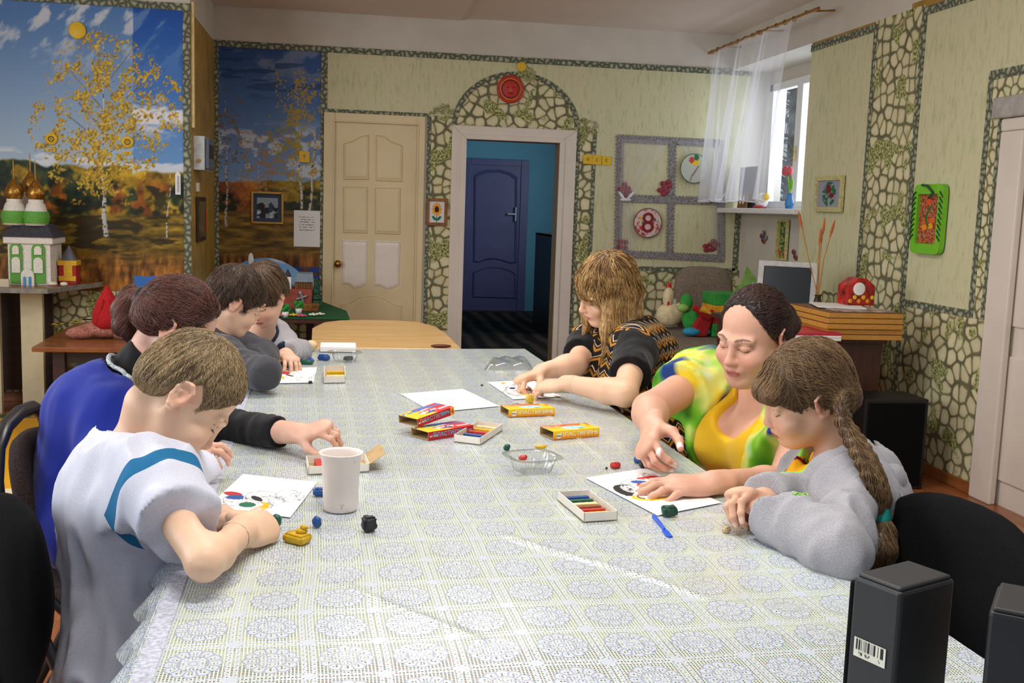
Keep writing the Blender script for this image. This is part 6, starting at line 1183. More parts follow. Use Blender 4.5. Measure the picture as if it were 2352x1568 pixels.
def tomesh(name,V,Fq,mat,parent=None,rgb=None):
    me=bpy.data.meshes.new(name); me.vertices.add(len(V)); me.vertices.foreach_set('co',np.asarray(V,np.float32).ravel()); me.loops.add(Fq.size); me.loops.foreach_set('vertex_index',Fq.ravel().astype(np.int32)); me.polygons.add(len(Fq))
    me.polygons.foreach_set('loop_start',np.arange(0,Fq.size,4,dtype=np.int32)); me.polygons.foreach_set('loop_total',np.full(len(Fq),4,np.int32)); me.update(calc_edges=True); me.polygons.foreach_set('use_smooth',np.ones(len(Fq),bool))
    if rgb is not None: setcol(me,rgb)
    me.materials.append(MATS[mat] if isinstance(mat,str) else mat); o=bpy.data.objects.new(name,me); COL.objects.link(o)
    if parent: put(o,parent)
    return o
def surf(name,sdf,h,mat,parent=None,sm=1,rgbf=None,box=None):
    lo,hi=box or sdf.bbox(); V,Fq=polygonise(sdf,lo,hi,h); V=smoothmesh(V,Fq,sm) if sm else V
    return tomesh(name,V,Fq,mat,parent,rgbf(V) if rgbf else None)
# ---------------------------------------------------------------- head
def frame(f,up,roll=0):
    f=nrm(f); up=npv(up); l=nrm(np.cross(up,f)); u=np.cross(f,l)       # f forward, l left, u up
    if roll: c,s=math.cos(roll),math.sin(roll); l,u=l*c+u*s,-l*s+u*c
    return np.array([f,l,u])
def head_sdf(S,c,R,s,child=False,fat=0.):
    w=lambda x,y,z: c+s*(np.array([x,y,z])@R)
    ck=.004 if child else 0
    S.ell(w(-.012,0,.035),np.array([.097,.077,.089])*s,R,.03)
    S.ell(w(.030,0,-.035),np.array([.066,.060+fat*.5,.078])*s,R,.03*s)
    S.ell(w(.045,0,-.070),np.array([.045,.044+fat,.045])*s,R,.03*s)
    S.ell(w(.080,0,-.102 if not child else -.094),np.array([.020,.024,.018])*s,R,.022*s)            # chin
    for q in(-1,1):
        S.cone(w(.0,q*.058,-.045),w(.062,q*.026,-.098 if not child else -.09),.016*s,.016*s,.03*s)          # jaw
        S.ell(w(.067,q*(.040+fat*.5),-.034),np.array([.026,.027,.027])*s*(1.08 if child else 1),R,.022*s)     # cheek
        S.cone(w(.089,q*.014,.020),w(.076,q*.050,.022),.009*s,.007*s,.016*s)    # brow
        S.ell(w(.101,q*.033,.003),np.array([.013,.017,.011])*s,R,.013*s,'s')     # socket
        S.ell(w(.0785,q*.0325,.0025),np.array([.0150,.0160,.0140])*s,R,.004*s)    # closed lid over eyeball
        S.ell(w(.103,q*.0115,-.037),np.array([.009,.0075,.007])*s,R,.007*s)     # nostril wing
        # ear
        E=frame(R[1]*q*.95-R[0]*.30,R[2]-R[0]*.15); ec=w(-.012,q*(.0735),-.004)
        ew=lambda a,b,d: ec+s*(a*E[0]+b*E[1]*q+d*E[2])      # a outward, b (forward when positive?), d up
        fwd=R[0]-E[0]*(R[0]@E[0]); fwd=nrm(fwd); up=np.cross(E[0],fwd)*q; up=up if up@R[2]>0 else -up
        P=lambda a,b,d: ec+s*(a*E[0]+b*fwd+d*up)
        S.ell(P(.004,.0,.0),np.array([.0045,.018,.028])*s,np.array([E[0],fwd,up]),.010*s)
        hel=[P(.006,.014,.006),P(.009,.013,.022),P(.011,.0,.031),P(.011,-.014,.026),P(.010,-.019,.010),P(.008,-.015,-.010),P(.006,-.004,-.024),P(.005,.006,-.026)]
        S.chain(hel,[.0028*s,.0034*s,.0038*s,.0040*s,.0040*s,.0040*s,.0052*s,.004*s],.004*s)
        S.chain([P(.006,-.006,.020),P(.008,-.009,.006),P(.008,-.004,-.006)],[.002*s,.003*s,.003*s],.004*s)
        S.ell(P(.012,.001,-.001),np.array([.007,.0065,.011])*s,np.array([E[0],fwd,up]),.004*s,'s')
        S.ell(P(.007,.012,-.004),np.array([.004,.004,.006])*s,np.array([E[0],fwd,up]),.005*s)
    S.cone(w(.088,0,.016),w(.110 if not child else .105,0,-.030),.0075*s,(.0100-ck*.2)*s,.012*s)                # nose bridge
    S.ell(w(.113 if not child else .107,0,-.033),np.array([.0105,.0105,.0095])*s,R,.008*s)
    S.ell(w(.087,0,-.060),np.array([.019,.026,.018])*s,R,.016*s)                # muzzle
    for q in(-1,0,1): S.ell(w(.1035-.006*abs(q),q*.010,-.0610),np.array([.006,.009,.0042])*s,R,.005*s)
    S.cone(w(.098,-.012,-.0725),w(.098,.012,-.0725),.0050*s,.0050*s,.006*s)
    S.cone(w(.109,-.018,-.0668),w(.109,.018,-.0668),.0022*s,.0022*s,.003*s,mode='s')
def head_col(V,c,R,s,skin,browc,lip,lashw=1.):
    L=(V-c)@R.T/s; x,y,z=L.T; col=np.tile(np.array(skin,float),(len(V),1)); ay_=np.abs(y)
    n=vn(V*45)-.5; col*=1+.05*n[:,None]
    fr=x>.055
    m=np.exp(-(((ay_-.042)/.020)**2+((z+.034)/.020)**2))*fr; col=col*(1-.20*m[:,None])+np.array([214,112,98])*(.20*m)[:,None]
    m=np.exp(-((y/.014)**2+((z+.034)/.014)**2))*(x>.09); col=col*(1-.22*m[:,None])+np.array([212,104,92])*(.22*m)[:,None]
    lm=(x>.086)&(ay_<.023)&(np.abs(z+.0668)<.0092*np.sqrt(np.maximum(0,1-(y/.0235)**2))+.0008); col[lm]=lip
    lm=(x>.086)&(ay_<.020)&(np.abs(z+.0668)<.0011); col[lm]=np.array(lip)*.5
    lz=-.0055-.0*ay_+((ay_-.0325)/.017)**2*.0045; m=(x>.070)&(ay_>.016)&(ay_<.049)&(np.abs(z-lz)<.0016*lashw); col[m]=(52,38,34)
    m=(x>.070)&(ay_>.016)&(ay_<.049)&(np.abs(z-(.0115-((ay_-.0325)/.017)**2*.004))<.0009); col[m]*=.78
    bz=.0235+.004*np.sin(np.clip((ay_-.014)/.036,0,1)*2.6); wd=.0036*np.clip(1.25-((ay_-.014)/.040),.3,1); m=(x>.055)&(ay_>.012)&(ay_<.052)&(np.abs(z-bz)<wd); a=.75*np.ones(m.sum()); col[m]=col[m]*.3+np.array(browc)*.7
    m=np.exp(-(((x-.0)/.03)**2+((z+.0)/.035)**2))*(ay_>.07); col=col*(1-.25*m[:,None])+np.array([216,110,92])*(.25*m)[:,None]
    return col
# ---------------------------------------------------------------- hand
HP={'flat':dict(f=[(9,8,16,10),(2,8,16,10),(-6,8,16,10),(-16,10,18,12)],t=[(48,18),(30,8),(22,2)]),
 'press':dict(f=[(8,26,30,18),(1,24,30,18),(-6,24,30,18),(-14,26,32,18)],t=[(46,26),(26,24),(12,20)]),
 'pinch':dict(f=[(2,48,52,22),(0,58,62,30),(-3,64,70,34),(-7,68,74,36)],t=[(44,36),(12,34),(-8,18)]),
 'hold':dict(f=[(4,34,46,24),(0,40,54,28),(-4,48,60,32),(-9,54,62,34)],t=[(46,34),(20,30),(2,18)]),
 'fist':dict(f=[(2,66,84,45),(0,70,88,48),(-3,72,88,48),(-6,72,86,46)],t=[(38,40),(-8,40),(-40,30)]),
 'reach':dict(f=[(6,22,34,20),(1,30,40,24),(-5,36,46,26),(-11,40,48,28)],t=[(44,28),(24,24),(10,16)])}
def hand_sdf(S,W,fx,dz,m,s,pose):
    """W wrist, fx fingers direction, dz back-of-hand direction, m=+1 right / -1 left hand; returns nail list"""
    fx=nrm(fx); dz=npv(dz); dz=nrm(dz-fx*(dz@fx)); yv=np.cross(dz,fx)*m      # towards the thumb
    w=lambda x,y,z: npv(W)+s*(x*fx+y*yv+z*dz); fl=(dz,.46)
    S.cone(w(-.03,0,0),w(.012,0,0),.0275*s,.0285*s,.015*s,(dz,.74))
    S.cone(w(.018,.002,-.001),w(.082,.001,.0),.0325*s,.0425*s,.014*s,fl)
    S.ell(w(.040,.026,-.010),np.array([.030,.015,.013])*s,np.array([fx,yv,dz]),.014*s)
    S.ell(w(.045,-.026,-.008),np.array([.034,.012,.012])*s,np.array([fx,yv,dz]),.014*s)
    P=HP[pose] if isinstance(pose,str) else pose; nails=[]
    KN=[(.090,.0305,.000),(.096,.0105,.003),(.092,-.0100,.002),(.083,-.0285,-.002)]; LN=[(.043,.026,.021),(.047,.030,.022),(.043,.028,.021),(.033,.021,.019)]; RD=[.0096,.0099,.0094,.0083]
    def d(sg,ph): sg,ph=math.radians(sg),math.radians(ph); return math.cos(ph)*math.cos(sg)*fx+math.cos(ph)*math.sin(sg)*yv-math.sin(ph)*dz
    for (sp,a,b,c_),kn,ln,r in zip(P['f'],KN,LN,RD):
        p=w(*kn); r*=s; S.cone(w(.055,kn[1]*.8,.001),p,r*.9,r*1.02,.008*s); S.ell(p+dz*.002*s,np.array([r*1.1]*3),None,.006*s)
        ang=0; pts=[p]; rr=[r,r*.95,r*.86,r*.74]
        for L,fa in zip(ln,(a,b,c_)): ang+=fa; pts.append(pts[-1]+s*L*d(sp,ang))
        for i in range(3): S.cone(pts[i],pts[i+1],rr[i],rr[i+1],.0028*s)
        for i in(1,2): S.ell(pts[i]+dz*.0005,np.array([rr[i]*1.06]*3),None,.003*s)
        dn=nrm(pts[3]-pts[2]); nn=math.cos(math.radians(ang))*dz+math.sin(math.radians(ang))*(math.cos(math.radians(sp))*fx+math.sin(math.radians(sp))*yv)
        nails.append((pts[3]-dn*.002*s+nn*rr[3]*.8,dn,nn,r*.68,s))
    p=w(.024,.026,-.007); pts=[p]; rr=[.0150*s,.0118*s,.0108*s,.0088*s]
    for L,(yw,ph) in zip((.044,.034,.027),P['t']): pts.append(pts[-1]+s*L*d(yw,ph))
    for i in range(3): S.cone(pts[i],pts[i+1],rr[i],rr[i+1],.008*s if i==0 else .003*s)
    S.cone(w(.03,.014,-.006),pts[1],.013*s,.011*s,.012*s)
    dn=nrm(pts[3]-pts[2]); nn=nrm(np.cross(dn,np.cross(yv*.6+dz*.8,dn))); nails.append((pts[3]-dn*.002*s+nn*rr[3]*.8,dn,nn,.0082*s,s))
    return nails
def nail_col(col,V,nails,nc):
    for c,dn,nn,r,s in nails:
        q=V-c; a=q@dn; b=q-np.outer(a,dn); lat=np.linalg.norm(b-np.outer(b@nn,nn),axis=1); m=(a>-.009*s)&(a<.0045*s)&(lat<r*.85)&((q@nn)>-.0028*s); col[m]=nc
    return col
def cut_plane(p,n):
    p=npv(p);n=nrm(n); return lambda P:(P-p)@n
def folds(P,dirv,freq,amp,seed,warp=1.):
    dirv=nrm(dirv); o=np.cross(dirv,[.3,.5,.8]); o=nrm(o); o2=np.cross(dirv,o); q=np.stack([P@dirv*freq*.35,P@o*freq,P@o2*freq],1); w=vn(q*.6+seed+3)*1.6; n=1-2*np.abs(vn(q+w[:,None]+seed)*2-1); n2=vn(q*2.1+seed+9)-.5; return amp*(n*.45+n2*.5)
# ================================================================ PEOPLE
def W(x,y,d): p=EYE+ray(x,y)*d; return npv(p)
vcol('skin',.48,.35,.10,260,.12)
def hairmat(name,a,b,streak=None):
    t=NT(name); hi=t.node('ShaderNodeHairInfo'); n=t.noise(t.pos(True),60,3); f=t.math('MULTIPLY_ADD',hi.outputs['Random'],.75,t.math('MULTIPLY',t.math('SUBTRACT',t.noise(t.pos(True),22,2),.3),.9))
    c=t.ramp(f,[(.15,lin(a)),(.85,lin(b))] if not streak else [(.15,lin(a)),(.6,lin(b)),(.92,lin(streak))]); t.set(t.b.inputs['Base Color'],c); return fin(t,name,.42,0,.35)
def cloth(name,col,var=.08,bump=.25,scale=500,rough=.85):
    t=NT(name); n=t.noise(t.pos(True),scale,2); c=lin(col); t.set(t.b.inputs['Base Color'],t.ramp(n,[(.3,tuple(x*(1-var*2) for x in c[:3])+(1,)),(.7,c)])); t.bump(n,bump,.0008); t.b.inputs['Sheen Weight'].default_value=.15; return fin(t,name,rough,0,.2)
def torso(S,J,s,e,fem=0.,bow=.03,wd=1.,k=.05):
    lat=nrm(J['shL']-J['shR']); up=nrm(J['neck']-J['pel']); fw=nrm(np.cross(lat,up)); lat=np.cross(up,fw); R=np.array([fw,lat,up]); L=np.linalg.norm(J['neck']-J['pel'])
    P=lambda t,b: J['pel']+(J['neck']-J['pel'])*t+fw*b
    S.ell(P(.02,0),np.array([.118*s*wd+e,.165*s*wd+e,.12*s+e]),R,k); S.ell(P(.34,-bow*.6),np.array([.108*s*wd+e,.142*s*wd+e,L*.30+e]),R,k); S.ell(P(.70,-bow),np.array([.112*s*(.5+.5*wd)+e,.150*s+e,L*.30+e]),R,k)
    a=.055*s+e*.8; d=P(.0,-bow*.4)-P(.0,0)
    S.cone(J['shR']-up*.012,J['neck']-up*.05*s+d,a,a*1.15,k); S.cone(J['shL']-up*.012,J['neck']-up*.05*s+d,a,a*1.15,k)
    S.cone(J['shR']+lat*.02,P(.55,-bow*.4)-lat*.07*s,a,.08*s,k); S.cone(J['shL']-lat*.02,P(.55,-bow*.4)+lat*.07*s,a,.08*s,k)
    if fem:
        for q in(-1,1): S.ell(P(.60,.085*s*fem)+lat*q*.072*s*(.6+.4*fem),np.array([.075,.078,.078])*s*(.55+.45*fem)+e,R,.05)
    return R,P
def arms(S,J,s,e,k=.02,only='RL',skin=True,fat=1.):
    for q in only:
        S.cone(J['sh'+q],J['el'+q],.050*s*fat+e,.039*s*fat+e,k+.02); d=J['wr'+q]-J['el'+q]; m=J['el'+q]+d*.28; S.cone(J['el'+q],m,.038*s*fat+e,.0405*s*fat+e,k); S.cone(m,J['wr'+q],.0405*s*fat+e,.0265*s+e,k)
def legs(S,J,s,e=0,k=.04):
    lat=J['R'][1]; fw=J['facing']; fw=nrm([fw[0],fw[1],0])
    for q,n in((1,'L'),(-1,'R')):
        hip=J['pel']+lat*q*.085*s-np.array([0,0,.02]); kn=hip+fw*.40*s; kn[2]=max(.44*s+.04,hip[2]-.05); an=kn+fw*.03; an[2]=.09; S.cone(hip,kn,.082*s+e,.058*s+e,k); S.cone(kn,an,.056*s+e,.04*s+e,.03); J['kn'+n]=kn; J['an'+n]=an
def capped(S,a,b,ra,rb,k,end):
    """sleeve: cone a->b with radii, cut square at fraction end"""
    a=npv(a);b=npv(b);d=nrm(b-a);T=Sdf().cone(a,b,ra,rb); f=T.ops[0][0]; cut=a+(b-a)*end
    S._add(lambda P:np.maximum(f(P),(P-cut)@d),(a+b)/2,np.linalg.norm(b-a)/2+max(ra,rb),k,'u')
def person(label,sp):
    J={k:npv(v) for k,v in sp['J'].items()}; s=sp['s']; hs=sp['hs']; hc=npv(sp['head']); HR=frame(sp['f'],sp.get('up',(0,0,1)),sp.get('roll',0)); J['facing']=npv(sp['f'])
    root=thing('person',label,'person',(J['pel'][0],J['pel'][1],0)); fem=sp.get('fem',0); bow=sp.get('bow',.03); wd=sp.get('wd',1.); fat=sp.get('fat',1.)
    B=Sdf(); R,P=torso(B,J,s,-.004,fem,bow,wd); J['R']=R; J['P']=P; arms(B,J,s,0,fat=fat); legs(B,J,s)
    nb=hc+hs*(np.array([-.030,0,-.070])@HR); B.cone(J['neck']-R[2]*.01,nb,.056*s*sp.get('nk',1),.050*hs*sp.get('nk',1),.03)
    head_sdf(B,hc,HR,hs,sp.get('child',False),sp.get('facefat',0.)); nails=[]; reg=[(hc,.150*hs,.0027)]
    for q in 'RL':
        h=sp['hand'+q]; fx=npv(h[0])-J['wr'+q] if h[3:] and h[3]=='at' else npv(h[0]); nails+=hand_sdf(B,J['wr'+q],fx,h[1],1 if q=='R' else -1,s*sp.get('hsc',.94),h[2]); reg.append((J['wr'+q]+nrm(fx)*.085*s,.125*s,.0024 if sp.get('fine',1) else .0036))
    lo,hi=B.bbox(); lo[2]=max(lo[2],.02); V,Fq=polygonise(B,lo,hi,.0075); V=smoothmesh(V,Fq,1)
    ins=np.zeros(len(V),bool)
    for c,r,h in reg: ins|=((V-c)**2).sum(1)<(r-.004)**2
    Fq=Fq[~ins[Fq].all(1)]; VV=[V];FF=[Fq];off=len(V); CC=[np.tile(np.array(sp['skin'],float),(len(V),1))]
    for n,(c,r,h) in enumerate(reg):
        v,f=polygonise(B,c-r-.01,c+r+.01,h); fc=v[f].mean(1); keep=((fc-c)**2).sum(1)<(r+.004)**2
        for c2,r2,h2 in reg[:n]: keep&=((fc-c2)**2).sum(1)>(r2)**2
        f=f[keep]; v,f=compact(v,f); v=smoothmesh(v,f,1,.4)
        if n==0: col=head_col(v,hc,HR,hs,sp['skin'],sp['brow'],sp['lip'],sp.get('lash',1.))
        else:
            col=np.tile(np.array(sp['skin'],float),(len(v),1))*(1+.06*(vn(v*60)-.5))[:,None]; col=nail_col(col,v,nails,np.array(sp['nail'],float))
        VV.append(v);FF.append(f+off);off+=len(v);CC.append(col)
    V=np.concatenate(VV);Fq=np.concatenate(FF);Cc=np.concatenate(CC); used=np.unique(Fq); mp=np.full(len(V),-1); mp[used]=np.arange(len(used)); tomesh('body',V[used],mp[Fq],'skin',root,Cc[used])
    # trousers and shoes
    T=Sdf(); T.ell(J['pel'],np.array([.112,.156,.118])*s*np.array([wd,wd,1]),R,.04); legs(T,J,s,.008); T.fun(lambda p:.10-p[:,2],'i'); T.fun(lambda p:(p-(J['pel']+R[2]*.05))@R[2],'i',.01); surf('trousers',T,.010,sp['pants'],root)
    for q in 'LR':
        a=J['an'+q]; fw=nrm([J['facing'][0],J['facing'][1],0]); X=Sdf().cone(a+[0,0,-.035],a+fw*.13*s+[0,0,-.055],.045*s,.036*s,.02); X.fun(lambda p:.004-p[:,2],'i'); surf('shoe',X,.008,'black_plastic',root)
    sp['root']=root; sp['Jx']=J; sp['HR']=HR; sp['hc']=hc; return J,R,P,root
def shirt(name,J,sp,mat,root,e=.012,sl=(.65,.65),fore=(0,0),slr=1.25,neckr=.072,neckdir=None,hem=None,amp=.010,freq=26,h=.006,fem=None,extra=None,seed=3.,collar=None,elbow=.0,bodyonly=False,fx=None):
    s=sp['s']; G=Sdf(); torso(G,J,s,e,sp.get('fem',0) if fem is None else fem,sp.get('bow',.03),sp.get('wd',1.)); fat=sp.get('fat',1.)
    for q,f,fo in zip('RL',sl,fore):
        a,b,c=J['sh'+q],J['el'+q],J['wr'+q]
        if fo>0:
            G.cone(a,b,(.052*s*fat+e)*1.05,.041*s*fat+e*1.2,.04); capped(G,b,c,.043*s*fat+e*1.2,.030*s+e,.02,fo)
        elif f>0: capped(G,a,b,.054*s*fat+e,(.046*s*fat+e)*slr,.045,f)
    if extra: extra(G)
    up=J['R'][2]
    sd=seed
    G.fun(lambda p:folds(p,fx if fx is not None else up,freq,amp,sd),'d')
    nd=npv(neckdir) if neckdir is not None else sp['hc']-J['neck']; nd=nrm(nd)
    G.cone(J['neck']-nd*.03,J['neck']+nd*.3,neckr*s,neckr*s*1.6,.008,mode='s')
    hz=hem if hem is not None else -.06
    G.fun(lambda p:-((p-(J['pel']+up*hz))@up),'i')
    if collar:
        n=24; q=nrm(np.cross(nd,[.3,.8,.1])); q2=np.cross(nd,q); pts=[J['neck']+nd*collar[1]+neckr*s*collar[2]*(math.cos(a)*q+math.sin(a)*q2) for a in np.linspace(0,2*math.pi,n)]
        G.chain(pts,[collar[0]]*n,.01)
    return G,surf(name,G,h,mat,root)
# ---------------------------------------------------------------- hair
def hairline(tab): 
    A=np.radians([t[0] for t in tab]); Z=[t[1] for t in tab]
    return lambda phi: np.interp(np.abs(phi),A,Z)
def cap(S,c,R,s,t,tab,noise=(.003,5.),flow='crown',back=0.):
    S.ell(c+s*(np.array([-.014,0,.036])@R),(np.array([.097,.077,.089])+t)*s,R,.02); S.ell(c+s*(np.array([-.050,0,-.012-back])@R),(np.array([.054,.064,.058+back])+t)*s,R,.03)
    hl=hairline(tab)
    def disp(P):
        L=(P-c)@R.T/s; ph=np.arctan2(L[:,1],L[:,0]+.02); rr=np.sqrt((L[:,0]+.02)**2+L[:,1]**2); q=np.stack([ph*noise[1]*3.2,rr*10,L[:,2]*10],1); return noise[0]*s*((vn(q+3)-.5)*1.3+(vn(q*np.array([2.6,2,2])+11)-.5)*.8)
    S.fun(disp,'d')
    def mask(P):
        L=(P-c)@R.T/s; ph=np.arctan2(L[:,1],L[:,0]-.01); return (hl(ph)-L[:,2])*s*.75
    S.fun(mask,'i',.016)
def strands(root,S,V,n,L,K,flow,lift,rad,mat,seed=1,jit=.25,name='hair_strands',lvl=.0015):
    g_=np.random.default_rng(seed); p=V[g_.integers(0,len(V),n)].copy(); pts=[p.copy()]; LL=L*(.6+.6*g_.random(n))[:,None]; nz=g_.normal(size=(n,3))*jit
    for k in range(K-1):
        g=S.grad(p); t=flow(p)+nz; t-=g*(t*g).sum(1)[:,None]; t/=np.linalg.norm(t,axis=1)[:,None]+1e-9; p=p+(t+g*lift*(k+1)/K)*LL/(K-1)
        if lift<.3: d=S.ev(p); p-=g*(np.clip(d-lvl,-.01,.01))[:,None]
        pts.append(p.copy())
    Q=np.stack(pts,1).astype(np.float32); cu=bpy.data.hair_curves.new(name); cu.add_curves([K]*n); cu.attributes['position'].data.foreach_set('vector',Q.ravel())
    a=cu.attributes.get('radius') or cu.attributes.new('radius','FLOAT','POINT'); r=np.tile(rad*np.linspace(1,.35,K)[None],(n,1)).astype(np.float32); a.data.foreach_set('value',r.ravel())
    cu.materials.append(MATS[mat]); o=bpy.data.objects.new(name,cu); COL.objects.link(o); o['kind']='stuff'; put(o,root); return o
def verts(o): 
    a=np.zeros(len(o.data.vertices)*3,np.float32); o.data.vertices.foreach_get('co',a); return a.reshape(-1,3).astype(float)
def crownflow(c,R,s,fwd=.3,down=.6):
    cr=c+s*(np.array([-.05,0,.12])@R)
    def f(P):
        d=P-cr; d/=np.linalg.norm(d,axis=1)[:,None]; return d*1.0+R[0]*fwd-R[2]*down
    return f
BOYTAB=[(0,.066),(25,.058),(45,.040),(62,.012),(74,-.012),(82,.012),(100,.030),(115,.010),(128,-.040),(150,-.062),(180,-.072)]
# ================================================================ A: boy in the white T-shirt
hairmat('hair_sandy',(100,80,56),(190,164,124)); hairmat('hair_auburn',(44,24,22),(122,78,66)); hairmat('hair_dark',(38,28,22),(104,80,64)); hairmat('hair_brown',(60,44,32),(120,94,70)); hairmat('hair_blond',(82,54,28),(160,120,70),(222,186,128)); hairmat('hair_black',(24,15,14),(84,58,52)); hairmat('hair_ash',(70,50,32),(140,110,76))
cloth('tee_white',(226,226,240),.05,.2); cloth('stripe_blue',(36,112,158),.08); cloth('jeans_dark',(36,38,52),.2); cloth('royal_blue',(24,44,150),.12,.3,700); cloth('black_knit',(20,19,22),.2,.5,300); cloth('charcoal_knit',(74,74,80),.16,.5,420); cloth('grey_melange',(172,170,176),.16,.35,500); cloth('navy_knit',(30,36,62),.2); cloth('lime_trim',(150,220,80),.08); cloth('white_rib',(232,228,224),.06)
A=dict(s=.86,fat=.75,hs=.873,head=W(428,904,1.83),f=(.60,.085,-.796),roll=-.013,wd=.86,child=True,skin=(232,192,162),brow=(150,116,80),lip=(206,132,118),nail=(236,196,176),pants='jeans_dark',bow=.02,nk=.9,
 J=dict(neck=W(318,1022,1.86),shR=W(352,1112,1.71),shL=W(380,1065,1.98),elR=W(470,1292,1.54),wrR=W(556,1222,1.73),elL=W(440,1175,2.0),wrL=W(505,1186,1.90),pel=W(318,1500,1.78)),
 handR=(W(612,1205,1.80),(.25,-.75,.6),'pinch','at'),handL=(W(600,1198,1.80),(-.1,.3,.95),'pinch','at'))
J,R,P,root=person('boy in a white T-shirt with a blue sleeve stripe, bent over his drawing',A)
G,o=shirt('t_shirt',J,A,'tee_white',root,.020,extra=lambda G:G.ell(J['pel']-R[2]*.05,np.array([.12,.15,.12]),R,.05),sl=(.52,.52),slr=1.5,neckr=.092,amp=.024,freq=18,h=.0055,hem=-.15)
A['shirt']=o
def sleeve_band(J,q,f0,f1,ra,rb,mat,root,s,name='sleeve_stripe'):
    a=J['sh'+q];b=J['el'+q];d=nrm(b-a); S=Sdf().cone(a,b,ra,rb); c0=a+(b-a)*f0;c1=a+(b-a)*f1; S.fun(lambda p:np.maximum((c0-p)@d,(p-c1)@d),'i'); return surf(name,S,.004,mat,root)
def recolor(o,fn,cols):
    """second material on the faces where fn(centroid) is true"""
    me=o.data; n=len(me.polygons); c=np.zeros(n*3,np.float32); me.polygons.foreach_get('center',c); c=c.reshape(-1,3).astype(float)
    me.materials.append(MATS[cols]); mi=np.zeros(n,np.int32); me.polygons.foreach_get('material_index',mi); mi[fn(c)]=len(me.materials)-1; me.polygons.foreach_set('material_index',mi)
def armfrac(J,q):
    a=J['sh'+q];d=J['el'+q]-a
    return lambda p:((p-a)@d/(d@d), np.linalg.norm((p-a)-np.outer((p-a)@d/(d@d),d),axis=1))
t=NT('tee_banded'); n=t.noise(t.pos(True),500,2); sub=t.node('ShaderNodeVectorMath',operation='SUBTRACT'); t.set(sub.inputs[0],t.pos(True)); sub.inputs[1].default_value=tuple(J['shR']); dv=J['elR']-J['shR']; dt=t.node('ShaderNodeVectorMath',operation='DOT_PRODUCT'); t.set(dt.inputs[0],sub.outputs[0]); dt.inputs[1].default_value=tuple(dv/(dv@dv)); tt=dt.outputs['Value']
sc=t.node('ShaderNodeVectorMath',operation='SCALE'); sc.inputs[0].default_value=tuple(dv); t.set(sc.inputs['Scale'],tt); sb2=t.node('ShaderNodeVectorMath',operation='SUBTRACT'); t.set(sb2.inputs[0],sub.outputs[0]); t.set(sb2.inputs[1],sc.outputs[0]); ln=t.node('ShaderNodeVectorMath',operation='LENGTH'); t.set(ln.inputs[0],sb2.outputs[0])
mk=AND(gt(tt,.10),lt(tt,.24),lt(ln.outputs['Value'],.088)); t.set(t.b.inputs['Base Color'],t.mix(mk,t.ramp(n,[(.3,lin((196,198,214))),(.7,lin((212,214,228)))]),lin((36,108,154)))); t.bump(n,.2,.0008); fin(t,'tee_banded',.85,0,.2); o.data.materials[0]=MATS['tee_banded']
H=Sdf(); cap(H,A['hc'],A['HR'],A['hs'],.004,[(0,.072),(25,.064),(45,.046),(62,.018),(74,-.008),(82,.018),(100,.038),(115,.014),(128,-.034),(150,-.058),(180,-.068)],(.0035,6.)); o=surf('hair',H,.0035,'hair_sandy',root,0); V=verts(o)
strands(o,H,V,13000,.017,4,crownflow(A['hc'],A['HR'],A['hs'],.45,.35),.28,.00040,'hair_sandy',1,.3)
# ================================================================ B: woman in the blue vest
Bw=dict(s=.93,hs=.916,head=W(406,752,2.5),f=(.85,.03,-.52),skin=(218,172,150),brow=(70,50,44),lip=(190,110,104),nail=(230,190,176),pants='jeans_dark',bow=.05,fem=.55,fine=0,
 J=dict(neck=W(305,872,2.5),shR=W(250,965,2.37),shL=W(362,930,2.68),elL=W(535,985,2.60),wrL=W(684,994,2.42),elR=(-.47,2.30,.70),wrR=W(402,1062,2.16),pel=(-.57,2.50,.57)),
 handL=(W(800,970,2.36),(.1,-.45,.85),'hold','at'),handR=(W(490,1032,2.12),(.2,-.6,.7),'hold','at'),hsc=.84)
J,R,P,root=person('woman in a royal blue vest over black sleeves with a dark auburn ponytail',Bw)
shirt('black_top',J,Bw,'black_knit',root,.006,fore=(.92,.75),neckr=.02,amp=.006,freq=34,h=.0065,extra=lambda G:capped(G,J['neck']-nrm(Bw['hc']-J['neck'])*.02,Bw['hc'],.066,.060,.02,.52))
G,o=shirt('blue_vest',J,Bw,'royal_blue',root,.020,sl=(.55,.55),slr=1.15,neckr=.085,amp=.010,freq=16,h=.0065,hem=-.1)
nd=nrm(Bw['hc']-J['neck']); q=nrm(np.cross(nd,[.3,.8,.1])); q2=np.cross(nd,q); ring=[]
for a in np.linspace(0,2*math.pi,40,endpoint=False):
    p=J['neck']+nd*.03+(math.cos(a)*q+math.sin(a)*q2)*.5
    for t_ in np.linspace(.04,.2,60):
        pt=J['neck']+nd*(.012-.05*0)+(math.cos(a)*q+math.sin(a)*q2)*t_
        pass
    ring.append(J['neck']+nd*.030+(math.cos(a)*q+math.sin(a)*q2)*.092)
g=G.grad(np.array(ring)); d=G.ev(np.array(ring)); ring=np.array(ring)-g*np.clip(d,-.04,.04)[:,None]
MB().tube([tuple(p) for p in ring],.0055,6,True).build('braid_trim',plain('trim_stripes',(196,206,220),.6,var=.5,scale=260),root)
H=Sdf(); hc,HR=Bw['hc'],Bw['HR']; w=lambda x,y,z: hc+Bw['hs']*(np.array([x,y,z])@HR)
cap(H,hc,HR,Bw['hs'],.010,[(0,.080),(28,.072),(48,.054),(62,.034),(76,.014),(88,.004),(98,.004),(112,-.025),(140,-.045),(180,-.045)],(.004,7.))
